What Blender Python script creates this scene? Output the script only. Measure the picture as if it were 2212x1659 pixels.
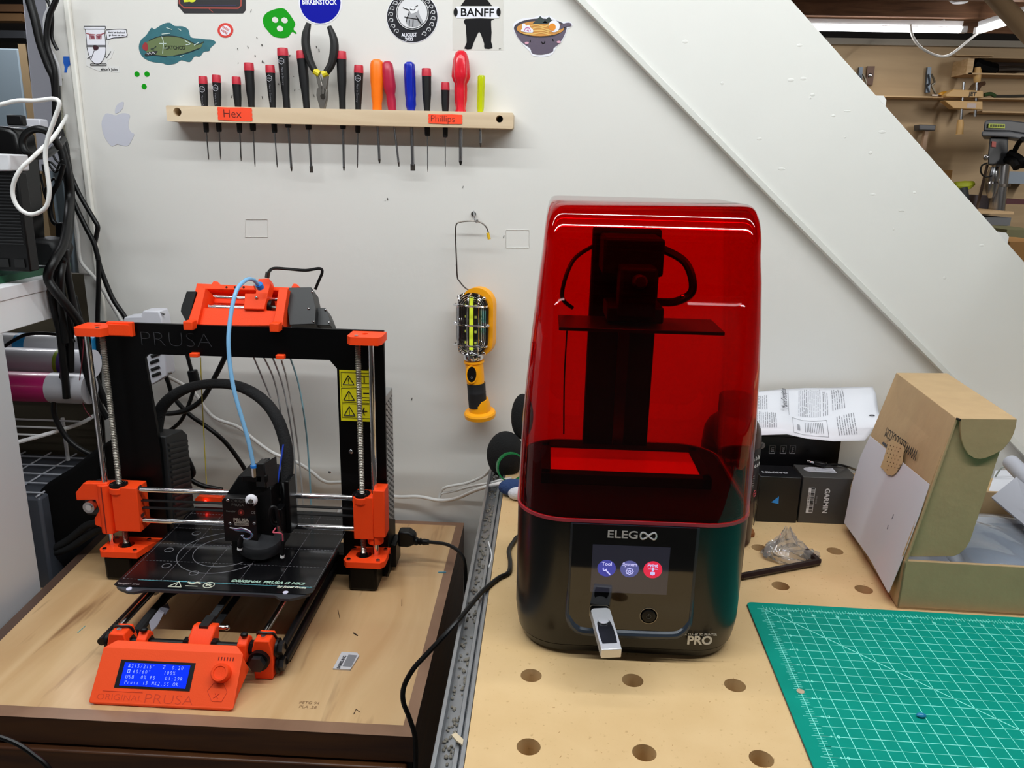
import bpy, bmesh, math, random
from mathutils import Vector, Matrix, Euler
random.seed(7)
PI = math.pi
for o in list(bpy.data.objects): bpy.data.objects.remove(o)
SC = bpy.context.scene
COL = SC.collection

# ------------------------------------------------------------------ camera
FPX, PITCH, YAW, ROLL = 1703.13, 0.26721732, -0.03944317, 0.02371142
ZC = 1.36481
CF = Vector((math.sin(YAW)*math.cos(PITCH), math.cos(YAW)*math.cos(PITCH), -math.sin(PITCH)))
_r = Vector((math.cos(YAW), -math.sin(YAW), 0)); _u = _r.cross(CF)
CR = _r*math.cos(ROLL) + _u*math.sin(ROLL)
CU = -_r*math.sin(ROLL) + _u*math.cos(ROLL)
CP = Vector((0, 0, ZC))
cd = bpy.data.cameras.new('camera'); cam = bpy.data.objects.new('camera', cd); COL.objects.link(cam)
cd.sensor_fit = 'HORIZONTAL'; cd.sensor_width = 36; cd.lens = 36*FPX/2212; cd.clip_start = .02
cam.matrix_world = Matrix(((CR.x, CU.x, -CF.x, 0), (CR.y, CU.y, -CF.y, 0), (CR.z, CU.z, -CF.z, ZC), (0, 0, 0, 1)))
SC.camera = cam

# ------------------------------------------------------------------ world, exposure, room lamps
w = bpy.data.worlds.new('world'); SC.world = w; w.use_nodes = True
w.node_tree.nodes['Background'].inputs[0].default_value = (.9, .96, 1, 1)
w.node_tree.nodes['Background'].inputs[1].default_value = .12
SC.view_settings.view_transform = 'Standard'; SC.view_settings.look = 'None'
SC.view_settings.exposure = 0.0; SC.view_settings.gamma = 1; SC.view_settings.use_curve_mapping = False
TUBE_W = 15.0        # emission strength of the LED tubes
def area(name, loc, rot, sx, sy, pw, col=(1, .97, .93)):
    l = bpy.data.lights.new(name, 'AREA'); l.shape = 'RECTANGLE'; l.size = sx; l.size_y = sy; l.energy = pw; l.color = col
    o = bpy.data.objects.new(name, l); COL.objects.link(o); o.location = loc; o.rotation_euler = rot; return o
# ceiling lights; the bench pair and lamp_workshop sit just below tube fixtures built further down
area('lamp_bench_front', (.02, .44, 2.045), (math.radians(10), 0, 0), 2.2, .03, 15.5, (.93, .985, 1))
area('lamp_bench_rear', (.02, .85, 2.045), (math.radians(10), 0, 0), 2.2, .03, 5.4, (.93, .985, 1))
area('fill_lamp_left', (-2.4, -1.8, 2.04), (math.radians(35), 0, 0), 1.2, .03, 3, (.97, .98, 1))  # unseen fill light added behind the viewer for front-facing surfaces
area('fill_lamp_right', (2.4, -1.8, 2.04), (math.radians(35), 0, 0), 1.2, .03, 3, (.93, .98, 1))  # second added fill light, out of view on the right
area('lamp_workshop', (1.35, 4.2, 2.035), (0, 0, 0), 1.2, .03, 3, (1, .97, .9))
area('lamp_workshop_mid', (2.9, 2.9, 2.045), (math.radians(35), 0, 0), .03, 1.2, 25, (1, .97, .92))  # no tube fixture over this one; aimed at the far plywood
area('lamp_workshop_left', (-1.6, 2.4, 2.03), (0, 0, 0), .03, 1.2, 16, (.95, .96, 1))  # no tube fixture here either; lights the white post

# ------------------------------------------------------------------ pixel rays met with real planes
def ray(u, v): return CF + CR*((u-1106)/FPX) - CU*((v-829.5)/FPX)
def PY(u, v, y): d = ray(u, v); return CP + d*(y/d.y)
def PZ(u, v, z): d = ray(u, v); return CP + d*((z-ZC)/d.z)
def PX(u, v, x): d = ray(u, v); return CP + d*(x/d.x)
def PL(u, v, o, n): d = ray(u, v); return CP + d*((Vector(o)-CP).dot(n)/d.dot(n))

# ------------------------------------------------------------------ materials
def lin(h):
    h = h.lstrip('#'); c = [int(h[i:i+2], 16)/255 for i in (0, 2, 4)]
    return tuple((x/12.92 if x <= .04045 else ((x+.055)/1.055)**2.4) for x in c) + (1,)
MC = {}
def M(hexc, rough=.5, metal=0, bump=0, bscale=200, spec=.5, emit=0, coat=0, var=0, vscale=8, key=''):
    k = (hexc, rough, metal, bump, bscale, spec, emit, coat, var, vscale, key)
    if k in MC: return MC[k]
    m = bpy.data.materials.new('mat_%03d' % len(MC)); m.use_nodes = True; nt = m.node_tree; b = nt.nodes['Principled BSDF']
    c = lin(hexc)
    b.inputs['Base Color'].default_value = c; b.inputs['Roughness'].default_value = rough
    b.inputs['Metallic'].default_value = metal; b.inputs['Specular IOR Level'].default_value = spec
    if coat: b.inputs['Coat Weight'].default_value = coat; b.inputs['Coat Roughness'].default_value = .08
    if emit: b.inputs['Emission Color'].default_value = c; b.inputs['Emission Strength'].default_value = emit
    tc = None
    if bump or var: tc = nt.nodes.new('ShaderNodeTexCoord')
    if bump:
        n = nt.nodes.new('ShaderNodeTexNoise'); n.inputs['Scale'].default_value = bscale; n.inputs['Detail'].default_value = 4
        nt.links.new(tc.outputs['Object'], n.inputs['Vector'])
        bp = nt.nodes.new('ShaderNodeBump'); bp.inputs['Strength'].default_value = bump; bp.inputs['Distance'].default_value = .002
        nt.links.new(n.outputs['Fac'], bp.inputs['Height']); nt.links.new(bp.outputs['Normal'], b.inputs['Normal'])
    if var:
        n = nt.nodes.new('ShaderNodeTexNoise'); n.inputs['Scale'].default_value = vscale; n.inputs['Detail'].default_value = 5
        nt.links.new(tc.outputs['Object'], n.inputs['Vector'])
        r = nt.nodes.new('ShaderNodeMapRange'); r.inputs['From Min'].default_value = .3; r.inputs['From Max'].default_value = .7
        r.inputs['To Min'].default_value = 1-var; r.inputs['To Max'].default_value = 1+var
        nt.links.new(n.outputs['Fac'], r.inputs['Value'])
        v = nt.nodes.new('ShaderNodeVectorMath'); v.operation = 'SCALE'; v.inputs[0].default_value = c[:3]
        nt.links.new(r.outputs['Result'], v.inputs['Scale']); nt.links.new(v.outputs['Vector'], b.inputs['Base Color'])
    MC[k] = m; return m
def woodm(c1, c2, scale=(1, 12, 12), rough=.5, dist=1.5, contrast=(.35, .65), coat=0, name='wood', streak=None):
    m = bpy.data.materials.new(name); m.use_nodes = True; nt = m.node_tree; b = nt.nodes['Principled BSDF']
    tc = nt.nodes.new('ShaderNodeTexCoord'); mp = nt.nodes.new('ShaderNodeMapping'); mp.inputs['Scale'].default_value = scale
    n = nt.nodes.new('ShaderNodeTexNoise'); n.inputs['Scale'].default_value = 3; n.inputs['Detail'].default_value = 7; n.inputs['Distortion'].default_value = dist
    cr = nt.nodes.new('ShaderNodeValToRGB'); cr.color_ramp.elements[0].position = contrast[0]; cr.color_ramp.elements[1].position = contrast[1]
    cr.color_ramp.elements[0].color = lin(c1); cr.color_ramp.elements[1].color = lin(c2)
    L = nt.links.new
    L(tc.outputs['Object'], mp.inputs['Vector']); L(mp.outputs['Vector'], n.inputs['Vector']); L(n.outputs['Fac'], cr.inputs['Fac'])
    out = cr.outputs['Color']
    if streak:
        col, sc, lo, hi = streak
        mp2 = nt.nodes.new('ShaderNodeMapping'); mp2.inputs['Scale'].default_value = sc
        n2 = nt.nodes.new('ShaderNodeTexNoise'); n2.inputs['Scale'].default_value = 3; n2.inputs['Detail'].default_value = 3
        cr2 = nt.nodes.new('ShaderNodeValToRGB'); cr2.color_ramp.elements[0].position = lo; cr2.color_ramp.elements[1].position = hi
        mx = nt.nodes.new('ShaderNodeMix'); mx.data_type = 'RGBA'; mx.inputs[7].default_value = lin(col)
        L(tc.outputs['Object'], mp2.inputs['Vector']); L(mp2.outputs['Vector'], n2.inputs['Vector']); L(n2.outputs['Fac'], cr2.inputs['Fac'])
        L(cr2.outputs['Color'], mx.inputs[0]); L(out, mx.inputs[6]); out = mx.outputs[2]
    L(out, b.inputs['Base Color']); b.inputs['Roughness'].default_value = rough
    if coat: b.inputs['Coat Weight'].default_value = coat; b.inputs['Coat Roughness'].default_value = .25
    return m
def sheer(tint, gloss_rough=.03, ior=1.5, name='sheer', hazy=None, hz=.2, power=5):
    """thin tinted plastic: clear tinted transmission with a fresnel gloss"""
    m = bpy.data.materials.new(name); m.use_nodes = True; nt = m.node_tree; nt.nodes.remove(nt.nodes['Principled BSDF'])
    out = nt.nodes['Material Output']; t = nt.nodes.new('ShaderNodeBsdfTransparent'); t.inputs[0].default_value = tuple(tint)+(1,)
    g = nt.nodes.new('ShaderNodeBsdfGlossy'); g.inputs['Roughness'].default_value = gloss_rough
    ge = nt.nodes.new('ShaderNodeNewGeometry'); dt = nt.nodes.new('ShaderNodeVectorMath'); dt.operation = 'DOT_PRODUCT'
    def mth(op, a, b=None):
        q = nt.nodes.new('ShaderNodeMath'); q.operation = op
        for i_, x_ in enumerate((a, b)):
            if x_ is None: continue
            if isinstance(x_, (int, float)): q.inputs[i_].default_value = x_
            else: nt.links.new(x_, q.inputs[i_])
        return q.outputs[0]
    nt.links.new(ge.outputs['Incoming'], dt.inputs[0]); nt.links.new(ge.outputs['Normal'], dt.inputs[1])
    f0 = ((ior-1)/(ior+1))**2
    sch = mth('ADD', mth('MULTIPLY', mth('POWER', mth('SUBTRACT', 1, mth('ABSOLUTE', dt.outputs['Value'])), power), 1-f0), f0)
    mx = nt.nodes.new('ShaderNodeMixShader')
    L = nt.links.new; src = t.outputs[0]
    if hazy:
        d = nt.nodes.new('ShaderNodeBsdfDiffuse'); d.inputs[0].default_value = lin(hazy); m2 = nt.nodes.new('ShaderNodeMixShader')
        m2.inputs[0].default_value = hz; L(t.outputs[0], m2.inputs[1]); L(d.outputs[0], m2.inputs[2]); src = m2.outputs[0]
    L(sch, mx.inputs[0]); L(src, mx.inputs[1]); L(g.outputs[0], mx.inputs[2]); L(mx.outputs[0], out.inputs[0])
    return m
ORANGE = M('#ff4a18', .5, bump=.12, bscale=900, spec=.25)
BLACK = M('#050506', .5, bump=.1, bscale=600, spec=.25)
BLACKP = M('#08080a', .42, spec=.3)
BLACKM = M('#020203', .42, spec=.18)
CABLE = M('#060607', .42, spec=.4)
STEEL = M('#b9b9bc', .22, 1)
STEELD = M('#77706a', .35, 1)
CHROME = M('#e6e6ea', .1, 1)
WHITEP = M('#e9e9ea', .4)
WHITEC = M('#e4e3e0', .45)
PAPER = M('#dcdde4', .8)

# ------------------------------------------------------------------ mesh builder
class MB:
    def __init__(s): s.bm = bmesh.new(); s.mats = []; s.n = 0; s.cur = 0
    def use(s, m):
        s._f(); 
        if m not in s.mats: s.mats.append(m)
        s.cur = s.mats.index(m); return s
    def _f(s):
        s.bm.faces.ensure_lookup_table()
        for f in s.bm.faces[s.n:]: f.material_index = s.cur
        s.n = len(s.bm.faces)
    def bx(s, x0, x1, y0, y1, z0, z1):
        return s.box(((x0+x1)/2, (y0+y1)/2, (z0+z1)/2), (abs(x1-x0), abs(y1-y0), abs(z1-z0)))
    def box(s, c, sz, rot=None):
        m = Matrix.Translation(Vector(c))
        if rot is not None: m = m @ (rot.to_4x4() if isinstance(rot, Matrix) else Euler(rot).to_matrix().to_4x4())
        m = m @ Matrix.Diagonal((sz[0], sz[1], sz[2], 1))
        bmesh.ops.create_cube(s.bm, size=1, matrix=m); s._f(); return s
    def ring(s, c, a, b, r, n):
        return [s.bm.verts.new(c + a*(r*math.cos(2*PI*i/n)) + b*(r*math.sin(2*PI*i/n))) for i in range(n)]
    def basis(s, d):
        d = d.normalized(); up = Vector((0, 0, 1)) if abs(d.z) < .9 else Vector((1, 0, 0))
        a = up.cross(d).normalized(); return a, d.cross(a).normalized()
    def cyl(s, p0, p1, r, r1=None, n=16, caps=True, off=0):
        p0 = Vector(p0); p1 = Vector(p1); r1 = r if r1 is None else r1
        a, b = s.basis(p1-p0)
        if off: a, b = a*math.cos(off)+b*math.sin(off), b*math.cos(off)-a*math.sin(off)
        A = s.ring(p0, a, b, r, n); B = s.ring(p1, a, b, r1, n)
        for i in range(n): s.bm.faces.new((A[i], A[(i+1) % n], B[(i+1) % n], B[i]))
        if caps: s.bm.faces.new(A[::-1]); s.bm.faces.new(B)
        s._f(); return s
    def lathe(s, prof, o=(0, 0, 0), ax=(0, 0, 1), n=24, flute=None):
        o = Vector(o); ax = Vector(ax).normalized(); a, b = s.basis(ax); R = []
        for r, h in prof:
            if flute:
                k, dep, lo, hi = flute; vs = []
                for i in range(n):
                    t = 2*PI*i/n; rr = r*(1-dep*(.5+.5*math.cos(k*t)) if lo <= h <= hi else 1)
                    vs.append(s.bm.verts.new(o+ax*h+a*(rr*math.cos(t))+b*(rr*math.sin(t))))
                R.append(vs)
            else: R.append(s.ring(o+ax*h, a, b, max(r, 1e-5), n))
        for A, B in zip(R, R[1:]):
            for i in range(n): s.bm.faces.new((A[i], A[(i+1) % n], B[(i+1) % n], B[i]))
        s.bm.faces.new(R[0][::-1]); s.bm.faces.new(R[-1]); s._f(); return s
    def tube(s, pts, r, n=8, sub=6, radii=None, flat=None, closed=False):
        P = [Vector(p) for p in pts]; Q = spline(P, sub, closed) if sub > 1 else P
        if radii: rr = [radii[min(int(i/max(1, sub)), len(radii)-1)] + (radii[min(int(i/sub)+1, len(radii)-1)]-radii[min(int(i/sub), len(radii)-1)])*((i % sub)/sub) for i in range(len(Q))]
        else: rr = [r]*len(Q)
        R = []; pa = None
        for i, q in enumerate(Q):
            d = (Q[min(i+1, len(Q)-1)]-Q[max(i-1, 0)])
            if d.length < 1e-9: d = Vector((0, 0, 1))
            d.normalize()
            if pa is None: pa, _ = s.basis(d)
            pa = (pa-d*pa.dot(d)).normalized(); pb = d.cross(pa)
            k = flat or 1
            R.append([s.bm.verts.new(q+pa*(rr[i]*math.cos(2*PI*j/n))+pb*(rr[i]*k*math.sin(2*PI*j/n))) for j in range(n)])
        for A, B in zip(R, R[1:]):
            for j in range(n): s.bm.faces.new((A[j], A[(j+1) % n], B[(j+1) % n], B[j]))
        s.bm.faces.new(R[0][::-1]); s.bm.faces.new(R[-1]); s._f(); return s
    def prism(s, pts, vec):
        P = [Vector(p) for p in pts]; v = Vector(vec)
        A = [s.bm.verts.new(p) for p in P]; B = [s.bm.verts.new(p+v) for p in P]; n = len(P)
        f1 = s.bm.faces.new(A); f2 = s.bm.faces.new(B[::-1])
        sd = [s.bm.faces.new((A[i], B[i], B[(i+1) % n], A[(i+1) % n])) for i in range(n)]
        bmesh.ops.recalc_face_normals(s.bm, faces=[f1, f2]+sd); s._f(); return s
    def loft(s, rings, caps=True, closed=True):
        R = [[s.bm.verts.new(Vector(p)) for p in r] for r in rings]; n = len(R[0])
        for A, B in zip(R, R[1:]):
            for i in range(n if closed else n-1): s.bm.faces.new((A[i], A[(i+1) % n], B[(i+1) % n], B[i]))
        if caps: s.bm.faces.new(R[0][::-1]); s.bm.faces.new(R[-1])
        s._f(); return s
    def sph(s, c, r, sc=(1, 1, 1), u=16, v=10):
        bmesh.ops.create_uvsphere(s.bm, u_segments=u, v_segments=v, radius=r, matrix=Matrix.Translation(Vector(c)) @ Matrix.Diagonal((sc[0], sc[1], sc[2], 1))); s._f(); return s
    def grid(s, f, nu, nv):
        V = [[s.bm.verts.new(Vector(f(i/nu, j/nv))) for j in range(nv+1)] for i in range(nu+1)]
        for i in range(nu):
            for j in range(nv): s.bm.faces.new((V[i][j], V[i+1][j], V[i+1][j+1], V[i][j+1]))
        s._f(); return s
    def mesh(s, m):
        """append a bpy mesh"""
        s.bm.from_mesh(m); s._f(); return s
    def build(s, name, mats=None, parent=None, bev=0, smooth=True, ang=35, solid=0, seg=2, recalc=True):
        s._f()
        if recalc: bmesh.ops.recalc_face_normals(s.bm, faces=s.bm.faces)
        if smooth:
            lim = math.radians(ang)
            for f in s.bm.faces: f.smooth = True
            for e in s.bm.edges:
                if len(e.link_faces) == 2 and e.calc_face_angle(0) > lim: e.smooth = False
        me = bpy.data.meshes.new(name)
        off = Vector((0, 0, 0))
        if parent is None and s.bm.verts:
            xs = [v.co for v in s.bm.verts]
            off = Vector(((min(v.x for v in xs)+max(v.x for v in xs))/2, (min(v.y for v in xs)+max(v.y for v in xs))/2, min(v.z for v in xs)))
            bmesh.ops.translate(s.bm, verts=s.bm.verts, vec=-off)
        s.bm.to_mesh(me); s.bm.free()
        ml = s.mats if s.mats else (mats if isinstance(mats, (list, tuple)) else [mats])
        for m in ml: me.materials.append(m)
        o = bpy.data.objects.new(name, me); COL.objects.link(o); o.location = off
        if parent: setpar(o, parent)
        if solid:
            md = o.modifiers.new('s', 'SOLIDIFY'); md.thickness = solid; md.offset = 0
        if bev:
            md = o.modifiers.new('b', 'BEVEL'); md.width = bev; md.segments = seg; md.limit_method = 'ANGLE'; md.angle_limit = math.radians(40)
        return o
def setpar(o, p):
    o.parent = p; o.matrix_parent_inverse = wmat(p).inverted()
def wmat(p):
    m = Matrix.LocRotScale(p.location, p.rotation_euler, p.scale)
    return (wmat(p.parent) @ p.matrix_parent_inverse @ m) if p.parent else m
def spline(P, sub, closed=False):
    out = []; n = len(P)
    g = (lambda i: P[i % n]) if closed else (lambda i: P[max(0, min(n-1, i))])
    for i in range(n if closed else n-1):
        a, b, c, d = g(i-1), g(i), g(i+1), g(i+2)
        for k in range(sub):
            t = k/sub
            out.append(.5*((2*b)+(c-a)*t+(2*a-5*b+4*c-d)*t*t+(3*b-a-3*c+d)*t*t*t))
    out.append(P[0] if closed else P[-1]); return out
def tag(o, label, cat, group=None, kind=None):
    o['label'] = label; o['category'] = cat
    if group: o['group'] = group
    if kind: o['kind'] = kind
    return o
def thing(name, label, cat, loc, group=None):
    o = bpy.data.objects.new(name, None); COL.objects.link(o); o.location = loc; o.empty_display_size = .02
    return tag(o, label, cat, group)
def struct(o): o['kind'] = 'structure'; return o
def lab(o, l): o['label'] = l; return o
class Fr:
    """local frame: u right, v up, w out"""
    def __init__(s, o, x, y):
        s.o = Vector(o); s.x = Vector(x).normalized(); y = Vector(y); s.y = (y-s.x*y.dot(s.x)).normalized(); s.z = s.x.cross(s.y)
        s.rot = Matrix((s.x, s.y, s.z)).transposed()
    def p(s, u, v, w=0): return s.o+s.x*u+s.y*v+s.z*w
    def box(s, mb, u0, u1, v0, v1, w0, w1): mb.box(s.p((u0+u1)/2, (v0+v1)/2, (w0+w1)/2), (abs(u1-u0), abs(v1-v0), abs(w1-w0)), s.rot); return mb
    def uv(s, px, py):
        q = PL(px, py, s.o, s.z)-s.o; return q.dot(s.x), q.dot(s.y)
def textm(body, fr, u, v, size, ext=.0001, align='CENTER', bold=0, sx=1, w=.0002, shear=0, rot=0, valign='CENTER'):
    c = bpy.data.curves.new('t', 'FONT'); c.body = body; c.size = size; c.extrude = ext; c.align_x = align; c.align_y = valign
    c.offset = bold; c.resolution_u = 3; c.shear = shear
    o = bpy.data.objects.new('t', c); me = bpy.data.meshes.new_from_object(o)
    m = Matrix.Translation(fr.p(u, v, w)) @ fr.rot.to_4x4() @ Matrix.Rotation(rot, 4, 'Z') @ Matrix.Diagonal((sx, 1, 1, 1))
    me.transform(m); bpy.data.objects.remove(o); bpy.data.curves.remove(c); return me
def text(body, fr, u, v, size, mat, parent, name='lettering', **k):
    me = textm(body, fr, u, v, size, **k); mb = MB(); mb.mesh(me); bpy.data.meshes.remove(me)
    return mb.build(name, mat, parent, smooth=False)
def plate(fr, outline, holes, w0, w1):
    """flat plate with holes, from filled 2D curves"""
    c = bpy.data.curves.new('p', 'CURVE'); c.dimensions = '2D'; c.fill_mode = 'BOTH'; c.extrude = abs(w1-w0)/2; c.resolution_u = 1
    for pts in [outline]+holes:
        sp = c.splines.new('POLY'); sp.points.add(len(pts)-1); sp.use_cyclic_u = True
        for i, (a, b) in enumerate(pts): sp.points[i].co = (a, b, 0, 1)
    o = bpy.data.objects.new('p', c); me = bpy.data.meshes.new_from_object(o)
    me.transform(Matrix.Translation(fr.p(0, 0, (w0+w1)/2)) @ fr.rot.to_4x4()); bpy.data.objects.remove(o); bpy.data.curves.remove(c); return me
def circ(cx, cy, r, n=24, ry=None, a0=0, a1=2*PI): 
    return [(cx+r*math.cos(a0+(a1-a0)*i/n), cy+(ry or r)*math.sin(a0+(a1-a0)*i/n)) for i in range(n)]
def textfit(body, fr, u, v, width, height, mat, parent, name='lettering', w=.0003, **k):
    me = textm(body, Fr((0, 0, 0), (1, 0, 0), (0, 1, 0)), 0, 0, 1, ext=.002, w=0, **k)
    xs = [q.co.x for q in me.vertices]; ys = [q.co.y for q in me.vertices]
    mx_ = (min(xs)+max(xs))/2; my2 = (min(ys)+max(ys))/2; a = width/(max(xs)-min(xs)); b = height/(max(ys)-min(ys))
    me.transform(Matrix.Translation(fr.p(u, v, w)) @ fr.rot.to_4x4() @ Matrix.Diagonal((a, b, .05, 1)) @ Matrix.Translation((-mx_, -my2, 0)))
    mb = MB(); mb.mesh(me); bpy.data.meshes.remove(me); return mb.build(name, mat, parent, smooth=False)
def rrect(x0, x1, y0, y1, r, n=4):
    out = []
    for cx, cy, a in ((x1-r, y1-r, 0), (x0+r, y1-r, PI/2), (x0+r, y0+r, PI), (x1-r, y0+r, 3*PI/2)):
        for i in range(n+1): t = a+PI/2*i/n; out.append((cx+r*math.cos(t), cy+r*math.sin(t)))
    return out
def smooth2(pts, sub=4): return [(p.x, p.y) for p in spline([Vector((a, b, 0)) for a, b in pts], sub, True)[:-1]]
XY = Fr((0, 0, 0), (1, 0, 0), (0, 1, 0))
def FY(y): return Fr((0, y, 0), (1, 0, 0), (0, 0, 1))     # vertical plane facing the viewer: u = x, v = z, w = -y
# ================================================================== THE SETTING
WALL = M('#dcdad5', .62, bump=.12, bscale=60, spec=.35, var=.02, vscale=3)
WHITEW = M('#e2e1dc', .5, bump=.25, bscale=25, spec=.35, var=.02, vscale=4)
PLY = woodm('#ab9270', '#b99f7b', (.35, 1, 3), .6, name='plywood')
PINE = woodm('#bd9c70', '#cfb088', (1, 5, 12), .6, name='pine')
JOIST = woodm('#6d4a33', '#94694a', (1, 10, 10), .75, name='joist_wood')
struct(MB().bx(-3.5, 5, -2.2, 5, -.05, 0).build('floor', M('#8d8a85', .8, var=.1)))
cl = struct(MB().bx(-3.5, 5, -2.2, 5, 2.30, 2.34).build('ceiling', M('#3a2c24', .9, var=.2, vscale=2)))
for i in range(17):
    y = -2.0+i*.41
    MB().bx(-3.5, 5, y, y+.04, 2.10, 2.30).build('joist', JOIST, cl)
struct(MB().bx(-3.5, 5, -2.25, -2.2, 0, 2.3).build('wall_front', M('#8d8780', .9)))
struct(MB().bx(-3.55, -3.5, -2.2, 5, 0, 2.3).build('wall_left', M('#b9bcbe', .8)))
struct(MB().bx(5, 5.05, -2.2, 5, 0, 2.3).build('wall_right', M('#c9c6bf', .8)))
wf = struct(MB().bx(-3.5, 5, 4.6, 4.65, 0, 2.3).build('wall_far', PLY))
struct(MB().bx(-3.5, 5, 4.56, 4.598, 2.035, 2.066).build('trim_far', M('#a39c90', .7)))
struct(MB().bx(-3.5, 5, 4.57, 4.598, 2.067, 2.298).build('gap_shade_strip', M('#15110f', .9)))  # black strip stands in for the shaded gap above the top plate
LZ = lambda x: 1.605-.883*(x-.028)
UZ = lambda x: 1.61-.917*(x-.337)
mid = lambda x: LZ(x)+.06
wb = MB().prism([(-.762, 1.27, 0), (1.75, 1.27, 0), (1.75, 1.27, mid(1.75)), (-.69, 1.27, mid(-.69)), (-.762, 1.27, 2.29)], (0, .02, 0))
wb.mats = []
wbk = struct(wb.build('wall_back', WALL, smooth=False))
# corner board and its bead at the left end of the wall
struct(MB().bx(-.768, -.737, 1.2655, 1.2698, 1.18, 2.29).build('trim_corner', WALL, bev=.002))
struct(MB().bx(-.7395, -.7305, 1.262, 1.27, .62, 2.29).build('trim_bead', M('#f0eee6', .4), bev=.002))
# marks and dents on the painted wall
mk = MB(); rnd = random.Random(3)
for _ in range(46):
    u = rnd.uniform(500, 690) if rnd.random() < .55 else rnd.uniform(300, 1150); v = rnd.uniform(10, 220) if u < 690 else rnd.uniform(400, 900)
    if (400 < u < 500 and v > 140) or (560 < u < 760 and v < 95) or (u < 470 and 40 < v < 145) or (u > 820 and v < 130) or (u < 540 and v < 80): continue
    p = PY(u, v, 1.2695); L = rnd.uniform(.0008, .005); a = rnd.uniform(1.1, 1.9)
    mk.box(p, (.0009*rnd.uniform(.5, 1.6), .0006, L), (0, a-PI/2, 0))
mk.build('scuff_mark', M('#3b3733', .8), wbk)
def outline_dent(u0, u1, v0, v1):
    m = MB(); q = [PY(u0, v0, 1.2695), PY(u1, v0, 1.2695), PY(u1, v1, 1.2695), PY(u0, v1, 1.2695)]
    for a, b in zip(q, q[1:]+q[:1]): m.cyl(a, b, .0004, n=6)
    m.build('patch_outline', WALL, wbk)
outline_dent(530, 578, 474, 512); outline_dent(1093, 1143, 497, 535)

# ------------------------------------------------------------------ stairs
st = thing('staircase', 'white painted closed stairway running down to the right across the wall', 'stairs', (.7, 1.27, 0))
xs0, xs1 = -.42, 1.72
sb = MB().prism([(xs0, 1.258, UZ(xs0)), (xs1, 1.258, UZ(xs1)), (xs1, 1.258, LZ(xs1)), (-.6, 1.258, LZ(-.6)), (-.6, 1.258, 2.29), (xs0-.17, 1.258, 2.29)], (0, .022, 0))
sbo = sb.build('stringer', WHITEW, st, bev=.0015)
dn = (Vector((1, 0, -.883))).normalized(); up = Vector((.883, 0, 1)).normalized()
b0 = Vector((-.6, 1.2535, LZ(-.6))); b1 = Vector((xs1, 1.2535, LZ(xs1)))
MB().prism([b0, b1, b1+up*.009, b0+up*.009], (0, .0045, 0)).build('molding', M('#d8d8d2', .45), st, bev=.001)
def tread(nx, nz):
    m = MB().prism([(nx-.26, 1.285, nz), (nx-.26, 1.285, nz-.03), (nx-.004, 1.285, nz-.03), (nx, 1.285, nz-.024), (nx, 1.285, nz-.006), (nx-.005, 1.285, nz)], (0, .75, 0))
    m.build('tread', WHITEC, st)
    MB().bx(nx-.035, nx-.018, 1.285, 2.03, nz-.21, nz-.03).build('riser', WHITEC, st)
pA = PY(1916, 207, 1.285); pB = PY(2181, 503, 1.285)
dx, dz = (pB.x-pA.x), (pB.z-pA.z)
for k in range(-3, 6): tread(pA.x+dx*k, pA.z+dz*k)
# dents in the painted stringer
rnd = random.Random(5)
for u, v in [(1727, 98), (1708, 173), (1735, 170), (1750, 212), (1688, 365), (1830, 240), (1800, 250), (1755, 205), (1825, 297), (1880, 330), (1885, 420), (1947, 455), (2120, 530), (1930, 495), (1975, 416), (1905, 285), (2040, 600), (1640, 300), (1560, 180), (1480, 90)]:
    MB().sph(PY(u, v, 1.2585), .0035, (rnd.uniform(.6, 2.2), .25, rnd.uniform(.5, 1)), 8, 6).build('paint_drip', WHITEW, sbo)

# ================================================================== WORKBENCH
MDF = woodm('#d2b07e', '#d8b786', (6, 6, 6), .7, .3, name='mdf', streak=('#b08a5b', (70, 70, 70), .64, .8))
wbn = thing('workbench', 'tan particleboard workbench with rows of round dog holes', 'workbench', (.6, .8, 0))
holes = []
for i in range(0, 12):
    for j in range(0, 8):
        x, y = -.00087+.096*i, .5546+.096*j
        if y < 1.2: holes.append(circ(x, y, .0101, 28)[::-1])
me = plate(Fr((0, 0, 0), (1, 0, 0), (0, 1, 0)), [(-.052, .49), (1.15, .49), (1.15, 1.222), (-.052, 1.222)], holes, .881, .9)
MB().mesh(me).build('bench_top', MDF, wbn, smooth=False)
MB().bx(-.05, 1.15, .49, 1.222, .862, .8808).build('bench_underlay', M('#8a7350', .9), wbn)
MB().bx(-.05, 1.15, .50, .53, .78, .862).build('rail', PINE, wbn)
for x in (-.01, 1.09):
    for y in (.56, 1.18): MB().bx(x-.035, x+.035, y-.035, y+.035, 0, .862).build('leg', PINE, wbn)
ALU = M('#a6a9ad', .38, .85, var=.08, vscale=30)
MB().bx(-.0795, -.0755, .49, 1.22, .878, .8985).bx(-.0795, -.053, .49, 1.22, .876, .885).bx(-.0625, -.0585, .49, 1.22, .885, .897).bx(-.0565, -.0525, .49, 1.22, .885, .8995).bx(-.0585, -.0565, .49, 1.22, .885, .892).build('edge_rail', ALU, wbn, bev=.0006)
d = MB(); rnd = random.Random(11)
for _ in range(260):
    y = rnd.uniform(.5, 1.24); r = rnd.uniform(.0006, .0022)
    d.sph((rnd.uniform(-.0745, -.0635), y, .8852+r*.4), r, (1, rnd.uniform(.7, 1.8), .6), 6, 4)
dd = d.build('dust', M('#7d776c', .95), wbn); dd['kind'] = 'stuff'
d = MB()
for _ in range(200):
    x, y = rnd.uniform(.0, .5), rnd.uniform(.5, 1.2)
    d.box((x, y, .90012), (rnd.uniform(.0008, .003), .0005, .0002), (0, 0, rnd.uniform(0, PI)))
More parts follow.
